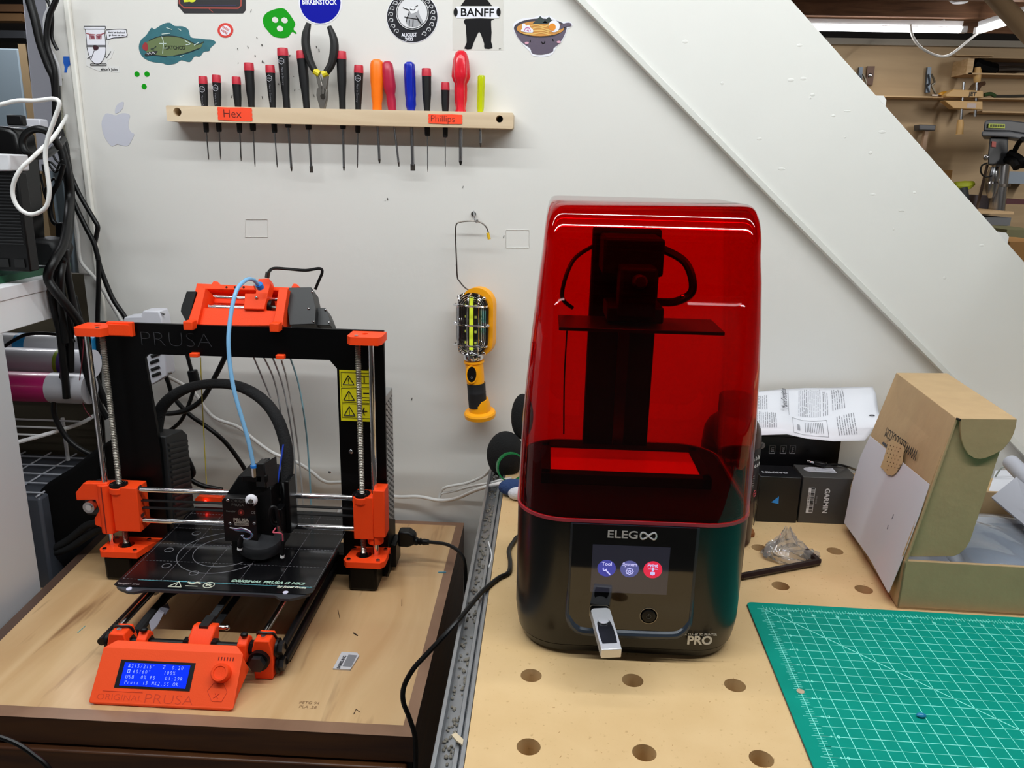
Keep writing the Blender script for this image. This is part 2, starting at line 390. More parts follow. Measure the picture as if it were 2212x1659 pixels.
dd = d.build('surface_scratches', M('#bd9767', .8), wbn); dd['kind'] = 'stuff'
# small things dropped along the rail
tag(MB().tube([PZ(1055, 1170, .8995), PZ(1062, 1200, .8995), PZ(1056, 1225, .8995)], .0008, 6).build('wire_scrap', WHITEP), 'thin white wire scrap lying on the bench rail', 'scrap')
tag(MB().prism([PZ(975, 1590, .8995), PZ(985, 1585, .8995), PZ(1001, 1600, .8995), PZ(999, 1612, .8995), PZ(985, 1602, .8995)], (0, 0, .0015)).build('wood_splinter', M('#c9b89b', .8)), 'pale wood splinter caught on the grey bench rail', 'scrap')

# ================================================================== CABINET under the filament printer
MAPLE = woodm('#c29a6b', '#d6b486', (.9, 5, 5), .42, 1.2, (.3, .7), .1, 'maple', ('#7d5535', (1.2, 9, 4), .62, .78))
# grain runs front to back
MAPLE.node_tree.nodes['Mapping'].inputs['Scale'].default_value = (6, 1.0, 5)
MAPLE.node_tree.nodes['Mapping.001'].inputs['Scale'].default_value = (14, 1.6, 4)
MAPLE.node_tree.nodes['Mapping.001'].inputs['Rotation'].default_value = (0, 0, math.radians(-14))
WALN = woodm('#3a1c0a', '#54300f', (1.2, 1.2, 12), .45, 1.5, name='walnut')
EDGE = woodm('#7a5a45', '#96745c', (2, 2, 2), .42, 1, name='edge_veneer')
EDGED = woodm('#46342c', '#5c463b', (2, 2, 2), .45, 1, name='edge_veneer_dark')
cb = thing('cabinet', 'walnut cabinet with pale maple top under the filament printer', 'cabinet', (-.42, .99, 0))
BL, BR, FRr, FL = Vector((-.730, 1.256, 0)), Vector((-.127, 1.256, 0)), Vector((-.127, .719, 0)), Vector((-.684, .719, 0))
q = [BL, BR, FRr, FL]
MB().prism([v+Vector((0, 0, .7345)) for v in q], (0, 0, .0322)).build('top_slab', WALN, cb)
inn = [Vector((-.715, 1.243, 0)), Vector((-.1405, 1.243, 0)), Vector((-.1405, .7365, 0)), Vector((-.670, .7365, 0))]
MB().prism([v+Vector((0, 0, .7664)) for v in inn], (0, 0, .0007)).build('veneer_panel', MAPLE, cb, smooth=False)
for a, b, nm, mt in ((0, 1, 'edge_strip', EDGE), (1, 2, 'edge_strip', EDGE), (2, 3, 'edge_strip', EDGE), (3, 0, 'edge_strip', EDGED)):
    MB().prism([q[a]+Vector((0, 0, .7664)), q[b]+Vector((0, 0, .7664)), inn[b]+Vector((0, 0, .7664)), inn[a]+Vector((0, 0, .7664))], (0, 0, .0007)).build(nm, mt, cb, smooth=False)
MB().bx(-.70, -.129, .724, 1.25, .05, .734).build('carcass', M('#150d09', .6), cb)
for k, (z0, z1) in enumerate([(.55, .731), (.36, .545), (.10, .355)]):
    dr = MB().bx(-.674, -.134, .712, .724, z0, z1).build('drawer', WALN, cb, bev=.002)
    MB().cyl((-.41, .712, (z0+z1)/2), (-.41, .69, (z0+z1)/2), .008, .012).build('knob', STEELD, dr)
MB().bx(-.128, -.127, .724, 1.25, .05, .734).build('side_panel', WALN, cb)
# debris on the cabinet top
def crumb(name, px, py, l, wd, a, hexc, label, z=.7672):
    p = PZ(px, py, z); tag(MB().box(p+Vector((0, 0, wd/2)), (l, wd, wd), (0, 0, a)).build(name, M(hexc, .6)), label, 'scrap')
crumb('filament_bit', 768, 1371, .009, .0012, -.7, '#2a1a14', 'dark brown filament bit beside the printer legs, nearest the memory card')
crumb('filament_bit', 955, 1237, .012, .0014, .1, '#4d93b0', 'blue filament bit near the right edge of the cabinet top')
crumb('filament_bit', 732, 1327, .022, .0007, -1.2, '#4c3422', 'long thin brown filament bit right of the heated bed')
crumb('filament_bit', 868, 1302, .018, .0007, -1.4, '#5b4129', 'curled brown filament bit near the right trim of the cabinet')
crumb('filament_bit', 176, 1360, .016, .0008, 1.5, '#7fb4b4', 'pale blue filament wisp on the left of the cabinet top')
tag(MB().tube([PZ(764, 1543, .7672), PZ(769, 1532, .7676), PZ(777, 1538, .7672)], .0005, 6, sub=1).build('filament_bit', M('#3e2a1c', .7)), 'tiny v-shaped brown bit near the front edge of the cabinet', 'scrap')
# pencil note on the wood
f = Fr((0, 0, .7671), (1, 0, 0), (0, 1, 0))
for t, px, py in (('PETG 94', 668, 1519), ('PLA .28', 665, 1528)):
    p = PZ(px, py, .767); text(t, f, p.x, p.y, .0065, M('#8d6c4a', .8), cb, 'pencil_note', ext=.00005, w=.0002)

# SD card adapter
sdq = [PZ(738, 1411, .767), PZ(772, 1413, .767), PZ(776, 1419, .767), PZ(757, 1449, .767), PZ(719, 1447, .767)]
sd = tag(MB().prism([v+Vector((0, 0, .0002)) for v in sdq], (0, 0, .0021)).build('memory_card', M('#c9c9cd', .45), bev=.0003), 'white and grey memory card adapter lying on the maple cabinet top', 'memory card')
f = Fr(PZ(738, 1411, .7693), PZ(719, 1447, .7693)-PZ(738, 1411, .7693), PZ(772, 1413, .7693)-PZ(738, 1411, .7693))
m = MB(); f.box(m, .002, .026, .0095, .0205, 0, .0003); m.build('label_panel', M('#7f8186', .5), sd)
f2 = Fr(PZ(732, 1445, .7694), PZ(745, 1414, .7694)-PZ(728, 1445, .7694), Vector((-.5, .35, 0)))
text('SAMSUNG', f2, .014, .001, .0058, M('#4c4d52', .6), sd, ext=.0001, bold=.0002)
# ================================================================== FILAMENT 3D PRINTER
fp = thing('filament_printer', 'black and orange open-frame filament printer with blue lit display', 'printer', (-.42, 1.0, .767))
T = .767
# frame plate
F0 = FY(1.063)
out = [(-.622, T), (-.221, T), (-.221, 1.144), (-.622, 1.144)]
win = [(-.555, .80), (-.288, .80), (-.288, 1.088), (-.298, 1.100), (-.556, 1.100), (-.562, 1.094), (-.553, .96)]
me = plate(F0, out, [win[::-1]], -.003, .003)
fr_ = MB().mesh(me).build('frame', BLACKM, fp, smooth=False)
f = FY(1.06)
def pt(px, py, y): p = PY(px, py, y); return p.x, p.z
# engraved maker name on the frame; edge highlights put in as a paler copy
u, v = pt(380, 735, 1.06)
tm = textm('PRUSA', f, u, v, .0300, ext=.0002, bold=-.0009, sx=1.2)
MB().mesh(tm).build('engraved_lettering', M('#4a4b50', .25), fr_, smooth=False)
tm = textm('PRUSA', f, u+.0004, v+.0006, .0300, ext=.0002, bold=-.0012, sx=1.2, w=.0005)
MB().mesh(tm).build('engraved_lettering', M('#060607', .35), fr_, smooth=False)
for px, py in ((758, 976), (712, 1020)): MB().sph(PY(px, py, 1.0595), .0035 if px > 750 else .002, (1, .4, 1)).build('screw', STEEL, fp)
# warning sticker
YEL = M('#e6dc18', .45); INK = M('#1c1a12', .5)
s0 = PY(733, 799, 1.0597); s1 = PY(809, 911, 1.0597)
sx0, sx1, sz1, sz0 = s0.x, s1.x-.001, s0.z, s1.z
wst = MB().bx(sx0, sx1, 1.0592, 1.0598, sz0, sz1).build('warning_sticker', YEL, fp)
m = MB(); hh = (sz1-sz0-.006)/3
def rectline(m, f, u0, u1, v0, v1, t, w): 
    f.box(m, u0, u1, v1-t, v1, 0, w); f.box(m, u0, u1, v0, v0+t, 0, w); f.box(m, u0, u0+t, v0, v1, 0, w); f.box(m, u1-t, u1, v0, v1, 0, w)
def tri(m, f, cx, cy, r, t, w):
    P = [(cx-r, cy-r*.8), (cx+r, cy-r*.8), (cx, cy+r*.95)]
    for (a, b), (c, d) in zip(P, P[1:]+P[:1]): m.cyl(f.p(a, b, w/2), f.p(c, d, w/2), t, n=6)
    f.box(m, cx-t*.7, cx+t*.7, cy-r*.25, cy+r*.4, 0, w); f.box(m, cx-t*.7, cx+t*.7, cy-r*.6, cy-r*.4, 0, w)
fs = FY(1.0592)
for k in range(3):
    za, zb = sz1-.0025-hh*(k+1)+.001, sz1-.0025-hh*k-.0005
    rectline(m, fs, sx0+.002, sx1-.002, za, zb, .0005, .0003)
    fs.box(m, sx0+.0245, sx0+.025, za, zb, 0, .0003)
    tri(m, fs, sx0+.0125, (za+zb)/2-.001, .0078, .0007, .0003)
    cx = (sx0+.025+sx1-.002)/2+.0; cz = (za+zb)/2
    if k == 0:
        rectline(m, fs, cx-.011, cx-.0002, cz-.005, cz+.006, .0006, .0003); rectline(m, fs, cx+.0002, cx+.011, cz-.005, cz+.006, .0006, .0003)
    elif k == 1:
        rectline(m, fs, cx-.011, cx-.004, cz+.0005, cz+.007, .0006, .0003); fs.box(m, cx-.002, cx+.009, cz+.003, cz+.0045, 0, .0003); rectline(m, fs, cx-.006, cx+.007, cz-.007, cz-.002, .0006, .0003)
    else:
        for a in range(5): m.cyl(fs.p(cx-.003, cz, .0002), fs.p(cx-.003+.006*math.cos(a*1.256), cz+.006*math.sin(a*1.256), .0002), .0009, n=5)
m.build('warning_symbols', INK, wst)

# Z axis: motors, mounts, rods, screws
def zside(s, xr, xs, name='z'):
    xa, xb = (xr-.010, xs+.032) if s < 0 else (xs-.026, xr+.0165)
    f = Fr((0, 0, .8155), (1, 0, 0), (0, 1, 0))
    c = .006
    if s < 0: ol = [(xa+c, 1.010), (xb-.004, 1.010), (xb, 1.03), (xb+.012, 1.0595), (xa, 1.0595), (xa, 1.018)]
    else: ol = [(xa+c, 1.010), (xb-c, 1.010), (xb, 1.018), (xb, 1.0595), (xa+.006, 1.0595), (xa, 1.018)]
    me = plate(f, ol, [circ(xs, 1.035, .0115, 20)[::-1]], -.009, 0)
    mo = MB().mesh(me).build('motor_mount', ORANGE, fp, smooth=False, bev=.0008)
    for a, b in ((xa+.008, 1.017), (xb-.010, 1.017), (xa+.008, 1.052), (xb-.006, 1.052)):
        MB().cyl((a, b, .8155), (a, b, .8175), .003, n=12).build('screw', STEEL, mo)
    mx = xs-.004 if s < 0 else xs+.002
    mb = MB().bx(mx-.021, mx+.021, 1.014, 1.056, T+.001, .8063)
    mt = mb.build('z_motor', BLACKM, fp, bev=.004)
    MB().cyl((xs, 1.035, .806), (xs, 1.035, .818), .009, .005, n=16).build('coupler', BLACKP, mt)
    MB().cyl((xr, 1.035, .806), (xr, 1.035, 1.136), .004, n=20).build('smooth_rod', CHROME, fp)
    pr = []; z = .81
    while z < 1.136: pr += [(.0043, z), (.0030, z+.0012)]; z += .0024
    MB().lathe(pr, (xs, 1.035, 0), n=12).build('lead_screw', M('#a8a298', .3, .8), fp, smooth=True, ang=80)
    # top holder
    ta, tb = (xr-.012, xs+.012) if s < 0 else (xs-.012, xr+.017)
    f = Fr((0, 0, 1.143), (1, 0, 0), (0, 1, 0))
    ol = [(ta+.006, 1.018), (tb-.004, 1.018), (tb, 1.026), (tb, 1.0595), (ta, 1.0595), (ta, 1.026)]
    hc = xs if s > 0 else (xr+xs)/2
    me = plate(f, ol, [circ(xr-.009 if s > 0 else hc+.002, 1.042, .004, 12, .0055)[::-1]], -.011, 0)
    th = MB().mesh(me)
    if s < 0: th.bx(xs-.002, xs+.034, 1.052, 1.0598, 1.126, 1.146).prism([(xs+.012, 1.03, 1.132), (xs+.034, 1.056, 1.126), (xs+.012, 1.056, 1.126)], (0, 0, .016))
    tho = th.build('rod_holder', ORANGE, fp, smooth=False, bev=.0008)
    MB().cyl((xs+.001, 1.024, 1.143), (xs+.001, 1.024, 1.1445), .0028, n=12).build('screw', STEEL, tho)
zside(-1, -.6265, -.6055); zside(1, -.2335, -.2515)

# X ends
RX = 1.030; ZU, ZL = .9065, .8585
for s, xr, xs in ((-1, -.6265, -.6055), (1, -.2335, -.2515)):
    m = MB()
    m.cyl((xr, 1.035, .836), (xr, 1.035, .912), .0115, n=24)
    if s < 0:
        m.bx(-.612, -.574, 1.022, 1.052, .843, .911).bx(-.6265, -.60, 1.03, 1.052, .84, .91).cyl((xs, 1.033, .9), (xs, 1.033, .9095), .0135, n=24)
        m.prism([(-.668, 1.028, .886), (-.640, 1.028, .888), (-.636, 1.028, .872), (-.645, 1.028, .858), (-.645, 1.028, .848), (-.63, 1.028, .842), (-.62, 1.028, .842), (-.62, 1.028, .914), (-.655, 1.028, .913), (-.668, 1.028, .898)], (0, .012, 0))
    else:
        m.bx(-.262, -.2335, 1.022, 1.052, .846, .911).bx(-.2335, -.2165, 1.022, 1.05, .85, .922).cyl((xs, 1.033, .9), (xs, 1.033, .9095), .0135, n=24)
    xe = m.build('x_end', ORANGE, fp, bev=.001)
    MB().cyl((xs, 1.033, .9095), (xs, 1.033, .913), .0125, n=24).build('lead_nut', BLACKP, xe)
    for k in range(4):
        a = PI/4+k*PI/2; MB().cyl((xs+.0088*math.cos(a), 1.033+.0088*math.sin(a), .913), (xs+.0088*math.cos(a), 1.033+.0088*math.sin(a), .9145), .002, n=10).build('screw', STEEL, xe)
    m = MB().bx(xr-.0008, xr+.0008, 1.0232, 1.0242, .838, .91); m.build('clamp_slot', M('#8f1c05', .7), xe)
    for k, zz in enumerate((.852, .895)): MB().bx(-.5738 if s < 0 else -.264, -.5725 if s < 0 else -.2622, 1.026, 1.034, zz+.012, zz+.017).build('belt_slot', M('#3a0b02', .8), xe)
idl = MB().cyl(PY(191, 1097, 1.02), PY(191, 1097, 1.02)+Vector((0, .02, 0)), .0085, n=24)
io = idl.build('idler_motor_pulley', STEEL, fp); MB().cyl(PY(191, 1097, 1.018), PY(191, 1097, 1.018)+Vector((0, .004, 0)), .0045, n=20).build('pulley_screw', CHROME, io)
MB().bx(-.659, -.628, 1.03, 1.072, .862, .904).build('x_motor', M('#2b2b2e', .4), fp, bev=.004)
for z in (ZU, ZL): MB().cyl((-.578, RX, z), (-.258, RX, z), .004, n=20).build('smooth_rod', CHROME, fp)
for z in (.888, .8765): MB().bx(-.60, -.25, 1.031, 1.037, z-.0007, z+.0007).build('drive_belt', M('#17181a', .6), fp)

# extruder carriage
ex = MB()
ex.prism([(-.4215, .962, .929), (-.4245, .962, .925), (-.4245, .962, .8655), (-.379, .962, .8655), (-.379, .962, .929)], (0, .014, 0))
exo = ex.build('extruder_cover', M('#0d0d0e', .3, spec=.5), fp, bev=.0006)
m = MB().prism([(-.4225, .976, .93), (-.413, .995, .948), (-.372, .995, .948), (-.362, .976, .938), (-.362, .976, .862), (-.4225, .976, .862)], (0, .05, 0))
m.build('extruder_body', BLACK, fp, bev=.0015)
MB().bx(-.419, -.385, .969, .99, .838, .8655).build('heater_housing', M('#060607', .5), fp, bev=.001)
MB().prism([(-.4, .975, .948), (-.366, .975, .948), (-.366, .975, .958), (-.4, .975, .956)], (0, .02, 0)).build('idler_latch', BLACK, fp, bev=.001)
tw = MB().prism([PY(553, 1002, .975), PY(570, 1002, .975), PY(574, 1054, .975), PY(553, 1052, .975)], (0, .024, 0)); 
tw.build('sensor_tower', M('#131415', .4), fp, bev=.001)
MB().prism([PY(571, 1000, .976), PY(588, 990, .99), PY(592, 1048, .99), PY(576, 1056, .976)], (.0025, .010, 0)).build('sensor_cover', M('#2a2b2c', .45), fp, bev=.0006)
MB().cyl(PY(570, 993, .98), PY(570, 993, .98)+Vector((0, 0, .002)), .002, n=10).build('screw', STEEL, fp)
# googly eye
c = PY(541, 1083, .955)
ge = MB().lathe([(.0082, 0), (.0082, .0015), (.0062, .0045), (.003, .0056)], c+Vector((0, .004, 0)), (.1, -1, .12), 28).build('googly_eye', M('#e8e8ee', .15), fp)
MB().lathe([(.0046, 0), (.0046, .0008)], c+Vector((.0, -.0008, -.0028)), (.1, -1, .3), 20).build('pupil', M('#120405', .1), ge)
MB().lathe([(.0034, 0), (.0028, .0016)], c+Vector((.0012, -.0024, .0014)), (.1, -1, .12), 20).build('glint_cap', CHROME, ge)
# cover writing
f = FY(.962); G = M('#5e5c58', .5); GL = M('#a09488', .5)
def ftx(t, px, py, size, mat, par, y=.962, **k): 
    p = PY(px, py, y); return text(t, FY(y), p.x, p.z, size, mat, par, **k)
ftx('ORIGINAL', 500, 1082, .0058, G, exo, align='LEFT', bold=-.0001); ftx('PRUSA', 500, 1090.5, .0058, G, exo, align='LEFT', bold=-.0001)
ftx('PRUSA', 521, 1124, .0072, GL, exo, bold=.0003)
p = PY(522, 1132, .962); m = MB().bx(p.x-.0095, p.x+.0095, .9616, .9621, p.z-.0022, p.z+.0022); m.build('label_bar', GL, exo)
ftx('RESEARCH', 522, 1132, .0036, M('#1a1512', .5), exo, w=.0005)
ftx('CE', 547, 1107.5, .0052, M('#b5b2ae', .5), exo, bold=-.0001)
ftx('Extruder', 499, 1104.5, .0036, G, exo)
p = PY(521, 1107, .962); MB().lathe([(.0045, 0), (.0045, .0006)], (p.x, .962, p.z), (0, -1, 0), 20).build('status_light', M('#5a1b14', .5), exo)
MB().lathe([(.0016, 0), (.0016, .0012)], (p.x, .962, p.z), (0, -1, 0), 12).build('status_light', M('#c8463a', .5), exo)
for px, py in ((492, 1081), (497, 1131), (549, 1131)): MB().sph(PY(px, py, .9615), .0024, (1, .5, 1), 12, 8).build('screw', STEEL, exo)
# round part-cooling duct with two white-tipped pegs
c = Vector((-.3795, .975, .862))
m = MB().lathe([(.030, -.0085), (.0308, -.004), (.0308, .0045), (.0285, .0085), (.012, .0085)], c, (.10, -.25, 1), 40)
duct = m.build('round_duct', M('#26272a', .42), fp)
MB().lathe([(.012, 0), (.004, -.012), (.001, -.016)], c+Vector((0, .005, -.008)), (0, 0, 1), 14).build('nozzle', STEELD, fp)
MB().cyl(PY(522, 1160, .95), PY(518, 1183, .948), .0032, n=12).build('duct_peg', BLACKP, duct)
MB().cyl(PY(518, 1183, .948), PY(517.5, 1187, .948), .0034, n=12).build('peg_tip', M('#f4f4f4', .5), duct)
MB().cyl(PY(611, 1170, .958), PY(610, 1200, .955), .0026, n=12).build('duct_peg', BLACKP, duct)
MB().cyl(PY(610, 1199, .955), PY(609.7, 1204.5, .955), .0028, n=12).build('peg_tip', M('#f4f4f4', .5), duct)
MB().bx(-.362, -.352, .985, 1.015, .85, .905).bx(-.352, -.345, 1.0, 1.03, .862, .94).build('fan_bracket', BLACKP, fp, bev=.001)
MB().cyl(PY(602, 1135, .965), PY(605, 1150, .965), .0035, n=12).build('bed_probe', STEEL, fp)
WC = ['#d6d6de', '#4a58c8', '#c83c5a', '#3b9c8a', '#26489c', '#7d7d88', '#c02c3c', '#2f7fc0']
rnd = random.Random(2)
for k, hx in enumerate(WC[:6]):
    a = k*.5; P = [PY(497+k*1.5, 1140+k*.6, .958), PY(510, 1142+k*.8, .95), PY(523+k*2, 1141+k*1.6, .944), PY(540+k*1.2, 1148+k*1.5, .942), PY(542-k, 1160+k, .944), PY(530-k*1.2, 1164-k*.5, .95), PY(521+k, 1156, .955)]
    MB().tube(P, .0008, 6).build('signal_wire', M(hx, .45), fp)
MB().tube([PY(596, 1140, .955), PY(590, 1150, .952), PY(600, 1151, .952), PY(609, 1154, .955), PY(611, 1168, .956)], .001, 6).build('signal_wire', M('#d05a6e', .5), fp)
MB().tube([PY(606, 1146, .965), PY(598, 1105, .965), PY(593, 1096, .965), PY(586, 1098, .963), PY(584, 1115, .963), PY(590, 1130, .968), PY(603, 1128, .975)], .0028, 8).build('probe_cable', BLACKP, fp)
# PTFE feed tube
PT = sheer((.55, .78, .95), .15, 1.4, 'ptfe', '#8fc8f2', .8)
tp = [PY(560, 617, 1.075), PY(548, 605, 1.062), PY(533, 604, 1.045), PY(514, 622, 1.025), PY(503, 655, 1.012), PY(496, 700, 1.0), PY(493.5, 740, .992), PY(497, 790, .987), PY(505, 840, .983), PY(520, 895, .98), (PY(536, 950, .978)), PY(548, 1007, .977)]
MB().tube(tp, .0028, 12).build('feed_tube', PT, fp)
MB().cyl(PY(548, 1005, .977), PY(548.5, 1010, .977), .0045, n=16).build('collet', M('#1d78d2', .4), fp)
MB().cyl(PY(548.5, 1010, .977), PY(550, 1030, .977), .0034, n=6).build('push_fitting', CHROME, fp)
MB().cyl(PY(559, 614, 1.074), PY(563, 622, 1.078), .0052, n=16).build('collet', M('#1d78d2', .4), fp)
# cable sleeve arching over the bed
lp = [PY(337, 962, 1.10), PY(338, 925, 1.10), PY(350, 880, 1.10), PY(385, 848, 1.095), PY(430, 832, 1.09), PY(485, 829, 1.085), PY(530, 840, 1.078), PY(570, 866, 1.068), PY(598, 903, 1.055), PY(615, 950, 1.045), PY(621, 995, 1.035), PY(618, 1035, 1.025), PY(600, 1068, 1.015)]
MB().tube(lp, .008, 12, radii=[.0095, .0095, .009, .0078, .007, .0072, .0078, .0085, .0088, .0088, .0088, .008, .007]).build('cable_sleeve', M('#0c0c0e', .85, bump=.6, bscale=400), fp)
MB().tube([PY(612, 960, 1.025), PY(606, 1000, 1.015), PY(600, 1042, 1.005)], .0012, 8).build('signal_wire', M('#1c3fb0', .4), fp)
MB().tube([PY(596, 1150, 1.0), PY(612, 1110, 1.005), PY(616, 1075, 1.01), PY(612, 1045, 1.02)], .006, 8).build('wire_bundle', BLACKP, fp)

# heated bed
BZ = .8405
FLx, FRx, BK = -.5375, -.2815, 1.121
bd = MB().prism([(FLx, .880, BZ-.0008), (-.532, .877, BZ-.0008), (-.288, .877, BZ-.0008), (FRx, .882, BZ-.0008), (FRx, BK, BZ-.0008), (FLx, BK, BZ-.0008)], (0, 0, .0008))
SHEET = M('#0e0e10', .16, spec=.5)
bed = bd.build('print_sheet', SHEET, fp, smooth=False)
MB().prism([(-.533, .878, BZ-.0045), (-.527, .873, BZ-.0045), (-.512, .866, BZ-.0045), (-.504, .866, BZ-.0045), (-.490, .873, BZ-.0045), (-.327, .873, BZ-.0045), (-.318, .866, BZ-.0045), (-.306, .866, BZ-.0045), (-.292, .874, BZ-.0045), (-.285, .88, BZ-.0045), (-.285, 1.118, BZ-.0045), (-.533, 1.118, BZ-.0045)], (0, 0, .0034)).build('heated_bed', M('#33353a', .4), fp, smooth=False)
for px, py in ((279, 1273), (617, 1281)): MB().cyl(PZ(px, py, BZ-.001), PZ(px, py, BZ-.001)+Vector((0, 0, .0012)), .0035, n=14).build('bed_screw', M('#d8d8ee', .3), fp)
for x in (-.507, -.327):
    MB().cyl((x, .815, .812), (x, 1.20, .812), .004, n=16).build('smooth_rod', CHROME, fp)
    for y in (.93, 1.05): MB().cyl((x, y-.012, .812), (x, y+.012, .812), .0078, n=16).build('linear_bearing', STEELD, fp)
MB().bx(-.50, -.334, .93, 1.08, .818, .824).bx(-.515, -.500, .91, 1.09, .818, .824).bx(-.334, -.32, .91, 1.09, .818, .824).build('bed_carriage', BLACKM, fp)
MB().bx(-.622, -.221, 1.0665, 1.10, T, .80).build('rear_frame', BLACKM, fp)
# markings printed on the sheet
LM = M('#77777c', .5); m = MB(); fz = Fr((0, 0, BZ+.00005), (1, 0, 0), (0, 1, 0))
def dash(m, a, b, w=.0005, on=.003, off=.0018):
    a = Vector(a); b = Vector(b); L = (b-a).length; d = (b-a)/L; n = Vector((-d.y, d.x)); t = 0
    ang = math.atan2(d.y, d.x)
    while t < L:
        e = min(t+on, L); c = a+d*((t+e)/2); m.box(fz.p(c.x, c.y), (e-t, w, .0001), (0, 0, ang)); t += on+off
bx0, by0 = FLx+.004, .8955
for i in range(6): dash(m, (bx0+.05*i, by0), (bx0+.05*i, BK-.01))
for j in range(5): dash(m, (bx0, by0+.05*j), (FRx-.003, by0+.05*j))
m.build('grid_marking', LM, bed)
m = MB()
def arc(m, cx, cy, r, a0, a1, w, n=40, ry=None):
    P = [fz.p(cx+r*math.cos(a0+(a1-a0)*i/n), cy+(ry or r)*math.sin(a0+(a1-a0)*i/n)) for i in range(n+1)]
    m.tube(P, w, 6, sub=1)
ctr = PZ(455, 1190, BZ)
cc = (-.435, .9775)
arc(m, cc[0], cc[1], .060, math.radians(95), math.radians(330), .0005)
arc(m, cc[0]+.004, cc[1]+.002, .044, math.radians(95), math.radians(320), .0005)
for px, py in ((365, 1188), (360, 1222), (419, 1238), (424, 1152)):
    p = PZ(px, py, BZ); arc(m, p.x, p.y, .0058, 0, 2*PI, .0004, 20)
m.build('ring_marking', LM, bed)
m = MB(); fz.box(m, bx0+.02, FRx-.004, .8935, .8942, 0, .0001); m.build('front_line', M('#5fb7c4', .5), bed)
m = MB(); fz.box(m, bx0+.055, bx0+.085, .8938, .8950, 0, .0001); m.build('front_line', M('#6cc6da', .5), bed)
CRM = M('#d9dcc8', .5)
p0_ = PZ(657, 1262, BZ); text('ORIGINAL PRUSA i3 MK3', fz, p0_.x, p0_.y+.0005, .0078, M('#a9cbb9', .5), bed, align='RIGHT', bold=.0003, sx=1.12, shear=.25, ext=.00006, w=.0001)
p0_ = PZ(661, 1270, BZ); text('by Josef Prusa', fz, p0_.x, p0_.y, .0066, CRM, bed, align='RIGHT', bold=.00025, shear=.2, ext=.00006, w=.0001)
p0_ = PZ(244, 1261, BZ); text('"danger"  area', fz, p0_.x+.004, p0_.y+.0015, .0052, M('#b9a8a8', .5), bed, align='LEFT', shear=.2, ext=.00006, w=.0001)
m = MB(); p = PZ(381, 1263.5, BZ); P = [(p.x-.0085, p.y-.005), (p.x+.0085, p.y-.005), (p.x, p.y+.008)]
for (a, b), (c_, d_) in zip(P, P[1:]+P[:1]): m.cyl(fz.p(a, b), fz.p(c_, d_), .0006, n=6)
fz.box(m, p.x-.0006, p.x+.0006, p.y-.002, p.y+.003, 0, .0002)
p = PZ(417, 1262, BZ); fz.box(m, p.x-.008, p.x+.008, p.y-.0055, p.y-.0042, 0, .0002); m.tube([fz.p(p.x-.008, p.y+.004), fz.p(p.x-.002, p.y+.001), fz.p(p.x+.004, p.y+.004), fz.p(p.x+.009, p.y+.002)], .0012, 6)
p = PZ(451, 1264, BZ); arc(m, p.x, p.y, .0068, 0, 2*PI, .0006, 24); m.cyl(fz.p(p.x-.005, p.y+.004), fz.p(p.x+.005, p.y-.004), .0006, n=6)
m.tube([fz.p(p.x-.003, p.y-.002), fz.p(p.x, p.y+.002), fz.p(p.x+.003, p.y)], .001, 6)
m.build('warning_symbols', CRM, bed)

# front bar, corners, belt holder
yb, zb = .815, .803
MB().cyl((-.50, yb, zb), (-.31, yb, zb), .005, n=16).build('threaded_rod', BLACKP, fp)
MB().cyl((-.50, yb+.0, .782), (-.31, yb, .782), .005, n=16).build('threaded_rod', BLACKP, fp)
for x in (-.486, -.463, -.416, -.382, -.343, -.336): MB().cyl((x-.003, yb, zb), (x+.003, yb, zb), .0085, n=6).build('nut', BLACKP, fp)
for x, c0 in ((-.4955, -1), (-.3205, 1)):
    m = MB(); f = FY(.805)
    ol = [(x-.011, .768), (x+.011, .768), (x+.0125, .79), (x+.0125, .806), (x+.009, .820), (x-.009, .820), (x-.0125, .806), (x-.0125, .79)]
    m.prism([(a, .803, b) for a, b in ol], (0, .024, 0))
    co = m.build('corner_block', ORANGE, fp, bev=.0015)
    MB().tube([(x-.011, .822, .812), (x-.009, .818, .8215), (x, .816, .8225), (x+.009, .818, .8215), (x+.0115, .822, .812)], .0016, 6).build('zip_tie', M('#151515', .5), co)
    MB().cyl((x, .811, .820), (x, .811, .8225), .003, n=10).build('rod_end', CHROME, co)
    if c0 > 0:
        MB().cyl((x-.003, .803, .7955), (x-.003, .797, .7955), .0125, n=24).build('washer', BLACKP, co)
        MB().cyl((x-.003, .797, .7955), (x-.003, .790, .7955), .0098, n=6).build('nut', M('#1d1c1e', .35), co)
        for zz in (.8035, .782):
            MB().cyl((x+.014, .816, zz), (x+.0165, .816, zz), .0115, n=22).build('washer', BLACKP, co)
            MB().cyl((x+.0165, .816, zz), (x+.0225, .816, zz), .0085, n=6).build('nut', M('#1d1c1e', .35), co)
    else:
        MB().cyl((x-.0145, .816, .803), (x-.018, .816, .803), .0105, n=22).build('washer', BLACKP, co)
m = MB().prism([(-.4145, .798, .79), (-.4145, .815, .812), (-.4145, .830, .820), (-.4145, .842, .817), (-.4145, .832, .79)], (.029, 0, 0))
bh = m.build('belt_holder', ORANGE, fp, bev=.002)
MB().bx(-.4055, -.3945, .826, .85, .80, .8215).build('holder_slot', M('#1a1a1c', .5), bh)
MB().cyl((-.385, .838, .813), (-.377, .838, .813), .0028, n=12).sph((-.376, .838, .813), .0036).build('tension_screw', CHROME, bh)
for x in (-.467, -.345):
    MB().prism([(x-.006, .80, .79), (x-.006, .803, .813), (x-.006, .815, .820), (x-.006, .825, .812), (x-.006, .825, .79)], (.012, 0, 0)).build('display_bracket', ORANGE, fp, bev=.002)
    MB().sph((x+.001, .812, .822), .0042, (1.1, 1, .7)).build('bracket_nut', BLACKP, fp)
